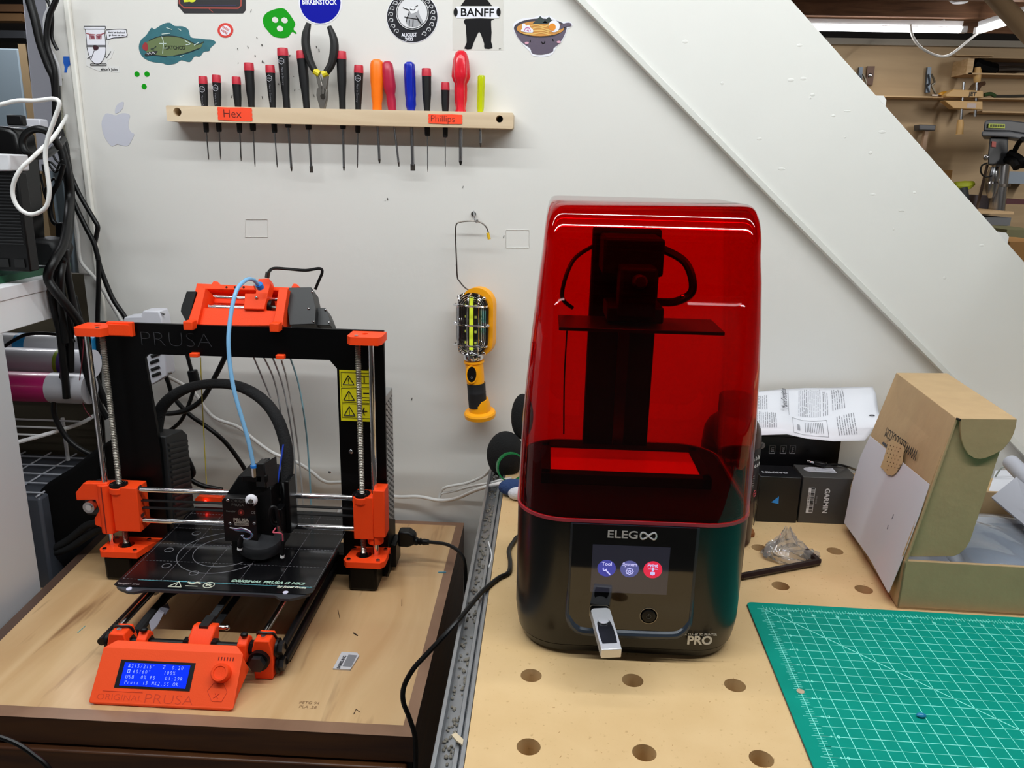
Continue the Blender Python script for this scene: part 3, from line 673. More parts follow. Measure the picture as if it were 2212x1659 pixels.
MB().bx(-.4045, -.3955, .835, 1.18, .817, .8185).build('drive_belt', M('#26282b', .6), fp)
MB().bx(-.4045, -.3955, .835, 1.18, .800, .8015).build('drive_belt', M('#26282b', .6), fp)
MB().tube([PZ(295, 1368, .80), PZ(318, 1337, .80), PZ(345, 1306, .80), PZ(372, 1279, .80), (-.45, .97, .81)], .0058, 10).build('bed_cable_sleeve', M('#0e0e10', .8), fp)
rb = MB()
for k, hx in enumerate(('#8a8a92', '#6e6e78', '#a2a2aa')): pass
MB().prism([PZ(322, 1345, .808), PZ(343, 1318, .808), PZ(354, 1325, .806), PZ(340, 1352, .800), PZ(327, 1366, .80)], (.0, .001, .001)).build('ribbon_cable', M('#8c8a94', .5), fp)
MB().prism([PZ(343, 1317, .808), PZ(362, 1305, .81), PZ(366, 1316, .806), PZ(356, 1330, .803), PZ(354, 1325, .806)], (.0, .001, .001)).build('ribbon_cable', M('#5b5962', .5), fp)
MB().bx(-.316, -.300, .84, 1.06, T+.001, .778).build('side_profile', BLACKP, fp)
MB().cyl((-.300, .82, .803), (-.300, 1.06, .803), .005, n=12).build('threaded_rod', BLACKP, fp)
MB().cyl((-.300, .82, .782), (-.300, 1.06, .782), .005, n=12).build('threaded_rod', BLACKP, fp)
MB().cyl((-.532, .83, .79), (-.532, 1.06, .79), .005, n=12).build('threaded_rod', BLACKP, fp)

# display unit
LX0, LX1 = -.501, -.3345
th = math.radians(47.5); O = Vector((0, .745, .772)); vd = Vector((0, math.cos(th), math.sin(th)))
FL_ = Fr(O, (1, 0, 0), vd)
top = O+vd*.058
prof = [(.745, .7672), (.7435, .7705), (.745, .7718), (top.y, top.z), (top.y+.010, top.z+.004), (top.y+.014, top.z-.002), (top.y+.014, .785), (.775, .7672)]
# 3D body: slightly wider at the foot
A = [Vector((LX0-.000, y, z)) for y, z in prof]; B = [Vector((LX1+.0, y, z)) for y, z in prof]
for P_, s_ in ((A, 1), (B, -1)):
    P_[3].x += s_*.0; P_[4].x += s_*.012; P_[5].x += s_*.013; P_[0].x += s_*.006; P_[7].x += s_*.006
lb = MB().loft([A, B]); lcd = lb.build('display_housing', M('#ff5420', .5, bump=.06, bscale=700, spec=.35), fp, bev=.0012, smooth=False)
qs = [FL_.uv(*q) for q in ((262, 1425), (424, 1432), (409, 1492.6), (246.5, 1486))]
u0 = (qs[0][0]+qs[3][0])/2; u1 = (qs[1][0]+qs[2][0])/2; v1 = (qs[0][1]+qs[1][1])/2; v0 = (qs[2][1]+qs[3][1])/2
m = MB(); FL_.box(m, u0, u1, v0, v1, -.002, .0004); m.build('screen_recess', M('#0c0c12', .4), lcd)
a0, a1, c0_, c1_ = u0+.0055, u1-.0055, v0+.0025, v1-.0030
m = MB(); FL_.box(m, a0, a1, c0_, c1_, 0, .0008); scr = m.build('screen', M('#0a2cf0', .2, emit=.75), lcd)
TX = M('#9fb4ff', .4, emit=.75)
LW = (a1-a0); rows = ['215/215   Z  0.20', '  60/60     100%', 'USB  0% F5  03:29R', 'Prusa i3 MK2.5S OK.']
ch = (c1_-c0_)/4.25
def mono(body, row, x0, mat=TX):
    cw = (LW-.006)/20
    for i, chh in enumerate(body):
        if chh != ' ':
            textm_ = textm(chh, FL_, a0+.0045+cw*(x0+i+.5), c1_-ch*(row+.62), ch*.98, ext=.00005, w=.0009, bold=-.0001, sx=.80 if chh not in 'MKOW' else .66)
            SM.mesh(textm_); bpy.data.meshes.remove(textm_)
SM = MB()
mono('&215/215\u00b0', 0, 0); mono('Z  0.20', 0, 11.5); mono('60/60\u00b0', 1, 2); mono('100%', 1, 12.2); mono('USB  0% F5', 2, 0); mono('03:29R', 2, 13); mono('Prusa i3 MK2.5S OK.', 3, 0)
rectline(SM, FL_, a0+.0055, a0+.0085, c1_-ch*1.9, c1_-ch*1.25, .0005, .0009)
SM.build('screen_lettering', TX, scr, smooth=False)
RD = M('#d8401c', .7)
uu, vv = FL_.uv(300, 1505); 
f2 = Fr(FL_.p(0, 0, 0), FL_.x, FL_.y)
u_, v_ = FL_.uv(258, 1507); text('ORIGINAL', f2, u_, v_, .0092, RD, lcd, 'engraved_lettering', ext=.0001, sx=1.25, bold=-.0002, w=0)
u_, v_ = FL_.uv(364, 1512); text('PRUSA', f2, u_, v_, .0145, RD, lcd, 'engraved_lettering', ext=.0001, sx=1.35, bold=-.0003, w=0)
m = MB(); ua, va = FL_.uv(222, 1492); ub, vb = FL_.uv(308, 1497); m.cyl(FL_.p(ua, va, 0), FL_.p(ub, va, 0), .00035, n=6); m.build('engraved_line', RD, lcd); m = MB()
ua, va = FL_.uv(469, 1496)
H = [(ua+dx_*.012, va+dy_*.011) for dx_, dy_ in ((-.5, .9), (.45, .9), (.95, .1), (.6, -.85), (-.35, -.85), (-.95, .1))]
for (a, b), (c_, d_) in zip(H, H[1:]+H[:1]): m.cyl(FL_.p(a, b), FL_.p(c_, d_), .00035, n=6)
m.cyl(FL_.p(ua-.003, va-.006), FL_.p(ua+.003, va-.001), .0005, n=6); m.cyl(FL_.p(ua-.002, va-.001), FL_.p(ua+.002, va-.006), .0005, n=6)
m.build('engraved_mark', RD, lcd)
ua, va = FL_.uv(481, 1455)
kn = MB().lathe([(.0105, 0), (.0105, .009), (.0095, .0105), (.0070, .0105), (.0066, .0095), (.001, .0092)], FL_.p(ua, va), FL_.z, 28)
kn.build('knob', ORANGE, lcd)
m = MB(); ub, vb = FL_.uv(488, 1423.5)
for k in range(6): FL_.box(m, ub-.009+.0034*k, ub-.0078+.0034*k, vb-.002, vb+.002, -.001, .0002)
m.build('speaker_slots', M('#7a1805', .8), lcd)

# power supply (rear right) with slotted side
MB().bx(-.270, -.2215, 1.067, 1.118, .812, 1.047).build('power_supply', M('#a7a8a8', .4, .6), fp, bev=.001)
m = MB()
for i in range(26):
    for j in range(7):
        y = 1.0705+.0068*j; z = 1.036-.0085*i-(.004 if j % 2 else 0)
        if z > .818: m.box((-.2213, y, z), (.0006, .0036, .0016), (math.radians(20), 0, 0))
m.build('vent_slots', M('#1b1b1c', .7), fp)
MB().prism([(-.2205, 1.067, T+.001), (-.2205, 1.118, T+.001), (-.2205, 1.118, .835), (-.2205, 1.067, .860)], (-.05, 0, 0)).build('power_supply_cover', BLACK, fp, bev=.0015)
MB().bx(-.2205, -.212, 1.075, 1.112, .775, .812).build('power_socket', BLACKP, fp, bev=.001)
MB().tube([(-.222, 1.05, .775), (-.217, 1.045, .79), (-.216, 1.05, .81)], .003, 6).build('motor_cable', BLACKP, fp)
# electronics box (rear left) with ridged side
MB().prism([(-.60, 1.067, .80), (-.60, 1.067, .975), (-.60, 1.12, .968), (-.60, 1.135, .955), (-.60, 1.135, .80)], (.0535, 0, 0)).build('electronics_box', M('#17181a', .5), fp, bev=.0015)
m = MB()
for k in range(17): m.prism([(-.5463, 1.072, .962-.0085*k), (-.5463, 1.072, .958-.0085*k), (-.5463, 1.13, .944-.0085*k), (-.5463, 1.13, .948-.0085*k)], (.0022, 0, 0))
m.build('side_ridges', M('#1d1e20', .5), fp)

# filament feeder unit on top of the frame
FU = Fr((0, 1.070, 1.1445), (1, 0, 0), (0, .50, .866))
def fuv(px, py, w=0):
    q = PL(px, py, FU.p(0, 0, w), FU.z)-FU.o; return q.dot(FU.x), q.dot(FU.y)
def fpoly(name, pts, w0, w1, mat, par=fp, bev=.0008, wr=0):
    P = [FU.p(*fuv(a, b, wr), w0) for a, b in pts]
    return MB().prism(P, FU.z*(w1-w0)).build(name, mat, par, bev=bev, smooth=False)
OD = ORANGE
fu = fpoly('feeder_back', [(425, 612), (652, 622), (625, 704), (404, 704)], -.034, -.030, OD, wr=-.03)
fpoly('feeder_floor', [(432, 664), (604, 671), (604, 703), (420, 703)], -.03, -.001, OD, wr=0)
fpoly('feeder_side', [(430, 621), (444, 622), (433, 672), (426, 700), (404, 700), (411, 678)], -.03, .006, OD, wr=.006)
fpoly('feeder_side', [(602, 622), (622, 622), (614, 672), (610, 702), (588, 702), (594, 676)], -.03, .006, OD, wr=.006)
fpoly('feeder_top_bar', [(440, 616), (608, 621), (606, 628), (438, 624)], -.03, -.012, OD, wr=-.012)
fpoly('feeder_lug', [(457, 612), (461, 607), (470, 608), (478, 618), (476, 628), (455, 625)], -.034, -.016, OD, wr=-.016)
fpoly('feeder_lug', [(630, 618), (634, 612), (641, 613), (650, 622), (648, 630), (628, 628)], -.034, -.016, OD, wr=-.016)
fpoly('selector_carriage', [(529, 634), (552, 634), (558, 602), (581, 601), (584, 612), (570, 668), (526, 667)], -.014, .004, ORANGE, wr=.004)
for a, b in ((402, 708), (587, 712)):
    o_ = PY(a+9, b-6, 1.054); MB().box(o_, (.013, .016, .012)).build('feeder_foot', ORANGE, fp, bev=.001)
    o_ = PY(a+20, b+58, 1.058); MB().box(o_, (.012, .012, .006)).build('feeder_clip', ORANGE, fp, bev=.001)
pr = []; z = 0
pA_ = FU.p(*fuv(446, 658), -.010); pB_ = FU.p(*fuv(527, 661), -.010); LL = (pB_-pA_).length
while z < LL: pr += [(.0042, z), (.0034, z+.001)]; z += .002
MB().lathe(pr, pA_, pB_-pA_, 12).build('lead_screw', CHROME, fp, ang=80)
MB().cyl(FU.p(*fuv(572, 658), -.010), FU.p(*fuv(597, 661), -.010), .0035, n=14).build('lead_screw', STEELD, fp)
MB().cyl(FU.p(*fuv(577, 655), -.010), FU.p(*fuv(584, 656), -.010), .009, n=20).build('coupler', BLACKP, fp)
MB().cyl(FU.p(*fuv(453, 633), -.015), FU.p(*fuv(601, 639), -.015), .0028, n=14).build('smooth_rod', CHROME, fp)
for px, py in ((554, 643), (562, 612)): MB().sph(FU.p(*fuv(px, py, .005), .005), .0022).build('screw', STEEL, fp)
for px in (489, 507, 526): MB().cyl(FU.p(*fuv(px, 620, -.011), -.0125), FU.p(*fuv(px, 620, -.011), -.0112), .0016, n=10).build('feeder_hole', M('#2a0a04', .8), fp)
MB().cyl(FU.p(*fuv(558, 628), -.004), FU.p(*fuv(556, 617), .006), .0045, n=14).build('push_fitting', CHROME, fp)
fpoly('feeder_motor', [(403, 629), (424, 629), (408, 690), (401, 693), (390, 673), (391, 664)], -.05, -.012, BLACKM, wr=-.012)
m1 = fpoly('feeder_motor', [(620, 664), (624, 621), (672, 620), (682, 668), (680, 700), (625, 702)], -.045, -.006, M('#0c0c0e', .45), wr=-.006)
m2 = fpoly('feeder_motor', [(682, 664), (703, 665), (713, 690), (714, 703), (682, 703)], -.055, -.02, M('#0e0e10', .45), wr=-.02)
for px, py in ((675, 631), (667, 667), (678, 695)): MB().sph(FU.p(*fuv(px, py, -.006), -.0055), .0018).build('screw', STEEL, m1)
for px, py in ((703, 670), (711, 697)): MB().sph(FU.p(*fuv(px, py, -.02), -.0195), .0018).build('screw', STEEL, m2)
MB().cyl(PY(577, 600, 1.09), PY(579, 588, 1.09), .0034, n=12).build('sensor_plug', STEELD, fp)
MB().tube([PY(579, 590, 1.09), PY(590, 580, 1.10), PY(620, 581, 1.11), PY(660, 584, 1.12), PY(690, 580, 1.12), PY(696, 588, 1.12), PY(688, 608, 1.12), PY(681, 625, 1.12)], .0022, 8).build('sensor_cable', CABLE, fp)
# filament tubes hanging down behind the frame
GT = M('#a9a9aa', .35)
for pts, mt, r in (([(545, 765), (560, 800), (585, 860)], GT, .0014), ([(566, 765), (590, 815), (605, 880), (612, 960), (630, 1000), (634, 1090)], GT, .0014), ([(586, 765), (610, 830), (628, 920), (638, 1010), (642, 1090)], GT, .0014), ([(608, 778), (622, 830), (640, 940), (650, 1030), (655, 1090)], M('#b8b4b0', .35), .0014), ([(624, 765), (645, 830), (660, 920), (668, 1010), (672, 1090)], M('#8fb9c6', .35), .0014)):
    MB().tube([PY(a, b, 1.17) for a, b in pts], r, 8).build('filament_tube', mt, fp)
MB().tube([PY(433, 772, 1.13), PY(436, 850, 1.13), PY(440, 930, 1.13), PY(446, 1045, 1.13)], .0008, 6).build('filament', M('#c5b23a', .4), fp)
rd = MB().prism([PY(421, 1078, 1.12), PY(428, 1072, 1.12), PY(478, 1074, 1.12), PY(480, 1088, 1.12), PY(420, 1090, 1.12)], (0, .03, 0)).build('filament_guide', ORANGE, fp, bev=.001)
MB().sph(PY(444, 1083, 1.117), .002, u=10, v=6).build('status_light', M('#ff2a20', .4, emit=6), rd)
# ================================================================== RESIN 3D PRINTER
rp = thing('resin_printer', 'tall black resin printer with a translucent red cover and small touch screen', 'printer', (.094, .795, .9))
cx, cy = .0935, .7945
def rr(z, w_, d_, r, oy=0, n=8, ox=0):
    return [Vector((x, y, z)) for x, y in rrect(cx+ox-w_/2, cx+ox+w_/2, cy+oy-d_/2, cy+oy+d_/2, r, n)]
BODY = M('#050708', .30, spec=.5, coat=.1)
base = MB().loft([rr(.9022, .204, .204, .04), rr(.904, .211, .211, .042), rr(.911, .216, .215, .043), rr(.9113, .213, .212, .043), rr(.9123, .2185, .2175, .045), rr(.922, .222, .221, .046), rr(.935, .2255, .2245, .047), rr(1.0455, .2265, .2255, .047), rr(1.046, .222, .221, .045)])
bo = base.build('base', BODY, rp, ang=30)
m = MB()
for sx_ in (-1, 1):
    for sy_ in (-1, 1): m = MB().cyl((cx+sx_*.08, cy+sy_*.08, .9002), (cx+sx_*.08, cy+sy_*.08, .903), .01, n=16); m.build('rubber_foot', BLACKP, rp)
# red hood: tinted shell, leaning in towards the top
def hood(off):
    R = []
    SEC = [(1.0475, .2275, .6815, .9075, .047), (1.09, .2262, .683, .9075, .046), (1.14, .2225, .6862, .9072, .043), (1.19, .2165, .6915, .9065, .038), (1.235, .2095, .699, .9055, .032), (1.27, .2035, .7075, .9045, .026)]
    for e_ in (8, 16, 24, 32, 40, 48, 56, 64, 72, 80, 87):
        t_ = math.radians(e_); k_ = (e_-8)/79
        SEC.append((1.287+.05*math.sin(t_), .199-.013*k_**1.5-.006*k_**6, .765-.05*math.cos(t_), .9035-.002*k_-.008*k_**5, .023-.012*k_))
    SEC.append((1.3372, .165, .785, .875, .01))
    for z, w_, yf, yb_, r in SEC:
        w2 = w_-2*off; yf2 = yf+off; yb2 = yb_-off
        z2 = z-(off if z > 1.33 else (off*.5 if z > 1.32 else 0))
        ox = .0005+.003*max(0, (z-1.14))/.2
        R.append([Vector((x, y, z2)) for x, y in rrect(cx+ox-w2/2, cx+ox+w2/2, yf2, yb2, max(.004, r-off), 8)])
    return R
RED = sheer((.87, .022, .045), .015, 1.5, 'red_acrylic', power=3.6)
hm = MB(); a = hood(0); b = hood(.0028)
n = len(a[0])
hm.loft(a, caps=False); hm.bm.faces.new([hm.bm.verts.new(v) for v in a[-1]]); hm._f()
h_ = MB(); h_.loft(a+[], caps=False)
hoodm = MB(); R = [[hoodm.bm.verts.new(v) for v in r] for r in a]; R2 = [[hoodm.bm.verts.new(v) for v in r] for r in b]
for Q in (R, R2):
    for A_, B_ in zip(Q, Q[1:]):
        for i in range(n): hoodm.bm.faces.new((A_[i], A_[(i+1) % n], B_[(i+1) % n], B_[i]))
    hoodm.bm.faces.new(Q[-1])
for i in range(n): hoodm.bm.faces.new((R[0][i], R[0][(i+1) % n], R2[0][(i+1) % n], R2[0][i]))
hoodm._f(); hoodo = hoodm.build('hood', RED, rp, ang=50); hm.bm.free(); h_.bm.free()
# rim of the hood
rim = MB().loft([rr(1.0462, .2285, .2275, .048), rr(1.0495, .2285, .2275, .048), rr(1.0495, .224, .223, .046), rr(1.0462, .224, .223, .046)], caps=False)
rim.build('hood_rim', M('#a83a44', .3), rp)
# front panel
f = FY(.6805)
def pan(x0, x1, z0, z1, r, y0, y1, mat, name, par):
    ol = rrect(x0, x1, z0, z1+r, r, 6); ol = [(a_, min(b_, z1)) for a_, b_ in ol]
    me = plate(FY(y0), ol, [], 0, y0-y1); return MB().mesh(me).build(name, mat, par, smooth=False, bev=.0008)
bez = pan(.0315, .1515, .9275, 1.0455, .018, .684, .6795, M('#252c36', .3, coat=.2), 'panel_bezel', rp)
MB().tube([(.0325, .6812, .985), (.0325, .6810, .955), (.0345, .680, .944), (.040, .6795, .9365), (.050, .679, .9325), (.0915, .679, .9315), (.133, .679, .9325), (.143, .6795, .9365), (.1485, .680, .944), (.1505, .6810, .955), (.1505, .6812, .985)], .0042, 10, radii=[.001, .0025, .0036, .0042, .0044, .0044, .0044, .0042, .0036, .0025, .001]).build('panel_lip', M('#2c3643', .28, coat=.3), rp)  # ceiling reflection on the lip is put into its blue-grey colour
glass = pan(.0335, .1485, .9365, 1.0455, .013, .6795, .6782, M('#050506', .05, spec=.8), 'panel_glass', rp)
GY = .6781
fg = FY(GY)
def gp(px, py): p = PY(px, py, GY); return p.x, p.z
x0, z1 = gp(1280.5, 1177); x1, z0 = gp(1441, 1284); x1b, _ = gp(1447.6, 1181.7); x1 = (x1+x1b)/2
z1 = .5*(z1+gp(1447.6, 1181.7)[1]); z0 = .5*(z0+gp(1275.7, 1279)[1])
scr2 = MB().bx(x0, x1, GY-.0001, GY+.0002, z0, z1).build('touch_screen', M('#1d1d26', .06, spec=.9, emit=.9), glass)
def disc(px, py, rpx, mat, name, par, w=.0002, n=36):
    a_, b_ = gp(px, py); r_ = rpx*.69/FPX*1.0
    return MB().cyl(fg.p(a_, b_, 0), fg.p(a_, b_, w), r_, n=n).build(name, mat, par)
EM = lambda h, e=.55: M(h, .3, emit=e)
ic = [disc(1310.4, 1227.4, 21.5, EM('#4447a8', .5), 'tool_icon', scr2), disc(1360, 1229, 21.5, EM('#5a5e9e', .5), 'system_icon', scr2), disc(1410, 1230.7, 21.8, EM('#e0264a', .6), 'print_icon', scr2)]
WI = EM('#b9b6e6', .8)
for t, px, py, s_, par in (('Tool', 1311, 1218, .005, ic[0]), ('System', 1360.5, 1219.5, .0048, ic[1]), ('Print', 1410, 1221.5, .005, ic[2])):
    a_, b_ = gp(px, py); text(t, fg, a_, b_, s_, WI, par, ext=.00006, w=.0003, bold=.00012)
m = MB(); a_, b_ = gp(1311, 1234); f_ = lambda x, z: fg.p(a_+x, b_+z, .0003)
m.cyl(f_(-.0015, .0018), f_(.0030, -.0032), .0007, n=6); arc_ = [f_(-.0022+.0016*math.cos(t), .0024+.0016*math.sin(t)) for t in [math.radians(x) for x in range(130, 400, 30)]]
m.tube(arc_, .0005, 6, sub=1); m.build('icon_symbol', WI, ic[0])
m = MB(); a_, b_ = gp(1360, 1234); 
G_ = []
for k in range(16):
    r_ = .0036 if k % 2 == 0 else .0027; t = k*PI/8; G_.append(fg.p(a_+r_*math.cos(t), b_+r_*math.sin(t), .0003))
m.tube(G_+[G_[0]], .0004, 6, sub=1); m.tube([fg.p(a_+.0012*math.cos(t*PI/6), b_+.0012*math.sin(t*PI/6), .0003) for t in range(13)], .00035, 6, sub=1); m.build('icon_symbol', WI, ic[1])
m = MB(); a_, b_ = gp(1410, 1232)
fg.box(m, a_-.0045, a_+.0045, b_+.0010, b_+.0017, 0, .0004); fg.box(m, a_-.0009, a_+.0009, b_-.0004, b_+.0028, 0, .0005)
m.prism([fg.p(a_+x, b_+z, .0003) for x, z in ((0, -.0012), (.0022, -.002), (.0022, -.0042), (0, -.0052), (-.0022, -.0042), (-.0022, -.002))], fg.z*.0002); m.build('icon_symbol', WI, ic[2])
# lettering
LG = M('#c9c9cc', .35, .4)
a_, b_ = gp(1311, 1154); b_ = gp(1364, 1156)[1]
a2, _ = gp(1418.5, 1157)
W_ = a2-a_
text('ELEG', fg, a_, b_, .0108, LG, glass, align='LEFT', bold=.00015, sx=1.22, ext=.00008)
m = MB(); ox_ = a2-.0076; r_ = .0033; P = []
for k in range(33):
    t = 2*PI*k/32; P.append(fg.p(ox_+.0074*math.sin(t), b_+.0036*math.sin(2*t)*1.0 if False else b_+.0034*math.sin(2*t), .0003))
m.tube(P, .00085, 6, sub=1); m.build('lettering', LG, glass)
# power button, usb port
a_, b_ = gp(1401, 1330)
m = MB().lathe([(.0086, 0), (.0086, .0004), (.0080, .0004), (.0080, 0)], fg.p(a_, b_), fg.z, 36); m.build('button_ring', M('#8c8579', .35, .6), rp)
pb = MB().lathe([(.0066, 0), (.0066, .0012), (.0055, .0016), (.001, .0010)], fg.p(a_, b_), fg.z, 32).build('power_button', BLACKP, rp)
m = MB(); m.tube([fg.p(a_+.0022*math.cos(math.radians(t)), b_+.0022*math.sin(math.radians(t)), .0016) for t in range(-235, 60, 25)], .0003, 5, sub=1); m.cyl(fg.p(a_, b_+.0005, .0016), fg.p(a_, b_+.0028, .0016), .0003, n=5); m.build('power_symbol', M('#3a3836', .4), pb)
u_, v_ = .0625, .9545
me = plate(fg, rrect(u_-.0095, u_+.0095, v_-.0065, v_+.0075, .003), [rrect(u_-.0088, u_+.0088, v_-.0058, v_+.0068, .0027)[::-1]], 0, .0004)
MB().mesh(me).build('port_ring', M('#8c8579', .35, .6), rp, smooth=False)
MB().bx(u_-.008, u_+.008, GY-.0003, GY, v_-.004, v_+.005).build('usb_port', M('#020203', .3), rp)
p = PY(1512, 1384, .6815)
yv = .6812
fp2 = Fr((0, yv, 0), (1, 0, 0), (0, 0, 1)); LS = M('#c9ccd0', .3, .5)
p = PY(1511, 1383, yv); text('PRO', Fr((p.x, yv, p.z), (1, .05, 0), (0, 0, 1)), 0, 0, .0128, LS, rp, bold=.0004, ext=.0002, w=.0008)
p = PY(1512, 1369.5, yv); text('ULTRA 4K 3D PRINTER', Fr((p.x, yv, p.z), (1, .05, 0), (0, 0, 1)), 0, 0, .0032, LS, rp, ext=.0002, w=.0010)
# inside: deck, vat, column, arm, build plate
DK = M('#030303', .7, spec=.2)
MB().loft([rr(1.0462, .216, .214, .04), rr(1.050, .216, .214, .04)]).build('deck', DK, rp)
m = MB(); X0, X1, Y0, Y1 = .002, .178, .763, .858
m.bx(X0, X1, Y0, Y0+.012, 1.05, 1.062).bx(X0, X1, Y1-.012, Y1, 1.05, 1.062).bx(X0, X0+.010, Y0, Y1, 1.05, 1.062).bx(X1-.010, X1, Y0, Y1, 1.05, 1.062)
m.build('screen_frame', DK, rp, bev=.001)
MB().bx(.008, .172, .776, .846, 1.050, 1.060).build('exposure_screen', M('#e6e6ea', .25), rp)
MB().bx(.050, .1235, .866, .892, 1.05, 1.305).build('z_column', DK, rp, bev=.003)
MB().bx(.083, .095, .862, .866, 1.06, 1.2).build('z_screw_cover', M('#1d1d20', .3), rp)
MB().bx(.057, .118, .80, .866, 1.262, 1.30).build('arm', DK, rp, bev=.003)
MB().bx(.072, .108, .765, .80, 1.225, 1.275).build('arm', DK, rp, bev=.003)
MB().lathe([(.007, 0), (.007, .012), (.005, .016)], (.090, .765, 1.262), (0, -1, .1), 20).build('knob', M('#3c3c40', .3, .6), rp)
MB().bx(.062, .118, .775, .835, 1.219, 1.235).build('plate_mount', DK, rp, bev=.002)
MB().bx(.0145, .175, .757, .825, 1.213, 1.2165).build('build_plate', M('#2b2b2e', .3, .6), rp, bev=.0005)
MB().tube([(.05, .87, 1.285), (.028, .85, 1.27), (.018, .84, 1.235), (.03, .85, 1.22)], .0022, 8).build('arm_cable', CABLE, rp)
MB().tube([(.123, .87, 1.285), (.148, .85, 1.272), (.156, .84, 1.245), (.140, .84, 1.232), (.118, .845, 1.23)], .0045, 8).build('arm_cable', CABLE, rp)
MB().sph((.137, .79, 1.245), .0025).build('thumb_screw', STEEL, rp)
MB().tube([(.028, .895, 1.06), (.026, .897, 1.13), (.027, .897, 1.20)], .001, 6).build('guide_wire', CABLE, rp)

# usb stick
us = thing('usb_stick', 'silver swivel usb stick plugged into the front of the resin printer', 'usb stick', (.066, .64, .95))
A0 = Vector((.0625, .6778, .9555)); A1 = Vector((.0705, .6195, .9465)); d_ = (A1-A0).normalized(); sd_ = Vector((1, 0, 0)); sd_ = (sd_-d_*sd_.dot(d_)).normalized()
U = Fr(A0, sd_, d_)       # u across, v along the stick, w = up/down
if U.z.z < 0: U = Fr(A0, -sd_, d_)
L_ = (A1-A0).length
m = MB(); U.box(m, -.0085, .0085, .001, L_-.005, -.0040, .0040); ub = m.build('stick_body', M('#15161a', .3), us, bev=.0015)
m = MB(); ol = [(-.0092, .000), (-.0075, -.0015), (.0075, -.0015), (.0092, .000), (.0092, .022), (.0092, .024), (.006, .024), (.006, .010)]
me = plate(Fr(U.p(0, 0, .0048), U.x, U.y), rrect(-.0092, .0092, .002, L_-.003, .004), [smooth2([(-.0065, .022), (0, .015), (.0065, .022), (.0068, L_-.010), (0, L_-.009), (-.0068, L_-.010)], 3)[::-1]], -.0005, .0005)
m.mesh(me); U.box(m, -.0092, -.0084, .004, L_-.004, -.004, .0048); U.box(m, .0084, .0092, .004, L_-.004, -.004, .0048)
SILV = M('#e2e3e8', .3, .55)
sw = m.build('swivel_cap', SILV, us, smooth=False)
m = MB(); U.box(m, -.0092, .0092, L_-.010, L_-.002, .0043, .0056); U.box(m, -.0092, .0092, L_-.0035, L_-.002, -.0045, .0055); m.build('cap_end', SILV, us, bev=.0008)
MB().lathe([(.0052, 0), (.0050, .0008), (.004, .0010)], U.p(0, .0185, .0046), U.z, 24).build('pivot', SILV, us)

# ================================================================== SCREWDRIVER RACK
RW = woodm('#cdb493', '#e3cfb0', (1, 6, 9), .6, 1, name='rack_pine')
rk = thing('tool_rack', 'pale pine rack holding screwdrivers on the white wall', 'rack', (-.32, 1.25, 1.422))
a = PY(358, 228, 1.235); b_ = PY(1109, 243, 1.235); c_ = PY(357.5, 262, 1.235); e_ = PY(1109, 277.5, 1.235)
XL, XR, ZT, ZB = a.x, b_.x, (a.z+b_.z)/2, (c_.z+e_.z)/2
FRK = FY(1.235)
me = plate(FRK, rrect(XL, XR, ZB, ZT, .002, 2), [circ(PY(383, 242, 1.235).x, PY(383, 242, 1.235).z, .0062)[::-1], circ(PY(1079, 257, 1.235).x, PY(1079, 257, 1.235).z, .0052)[::-1]], -.035, 0)
MB().mesh(me).build('rack_board', RW, rk, smooth=False, bev=.0012)
for px, py in ((384, 243), (1080, 257)):
    p = PY(px, py, 1.262); MB().cyl(p, p-Vector((0, .004, 0)), .004, n=12).build('mounting_screw', BLACKP, rk)
TAPE = M('#ff4a22', .6)
def tape(px0, px1, py0, py1, word, sz, slope):
    p = PY(px0, py0, 1.2345); q_ = PY(px1, py1, 1.2345); f = Fr(p, (1, 0, -slope), (0, 0, 1)); W_ = q_.x-p.x; H_ = p.z-q_.z
    ol = [(0, 0), (W_*.3, -.0003), (W_*.7, .0004), (W_, 0)]+[(W_+(.0008 if k % 2 else 0), -H_*k/6) for k in range(1, 6)]+[(W_, -H_), (W_*.5, -H_-.0004), (0, -H_)]+[(-(.0007 if k % 2 else 0), -H_+H_*k/6) for k in range(1, 6)]
    o = MB().prism([f.p(x, z, 0) for x, z in ol], f.z*.0003).build('tape_label', TAPE, rk, smooth=False)
    text(word, f, W_*.42, -H_/2, sz, M('#5a1006', .6), o, ext=.0001, w=.0004, bold=-.0002); return o
tape(470, 545, 231, 261, 'Hex', .017, .01); tape(926, 998, 246.5, 268, 'Phillips', .0135, 0)

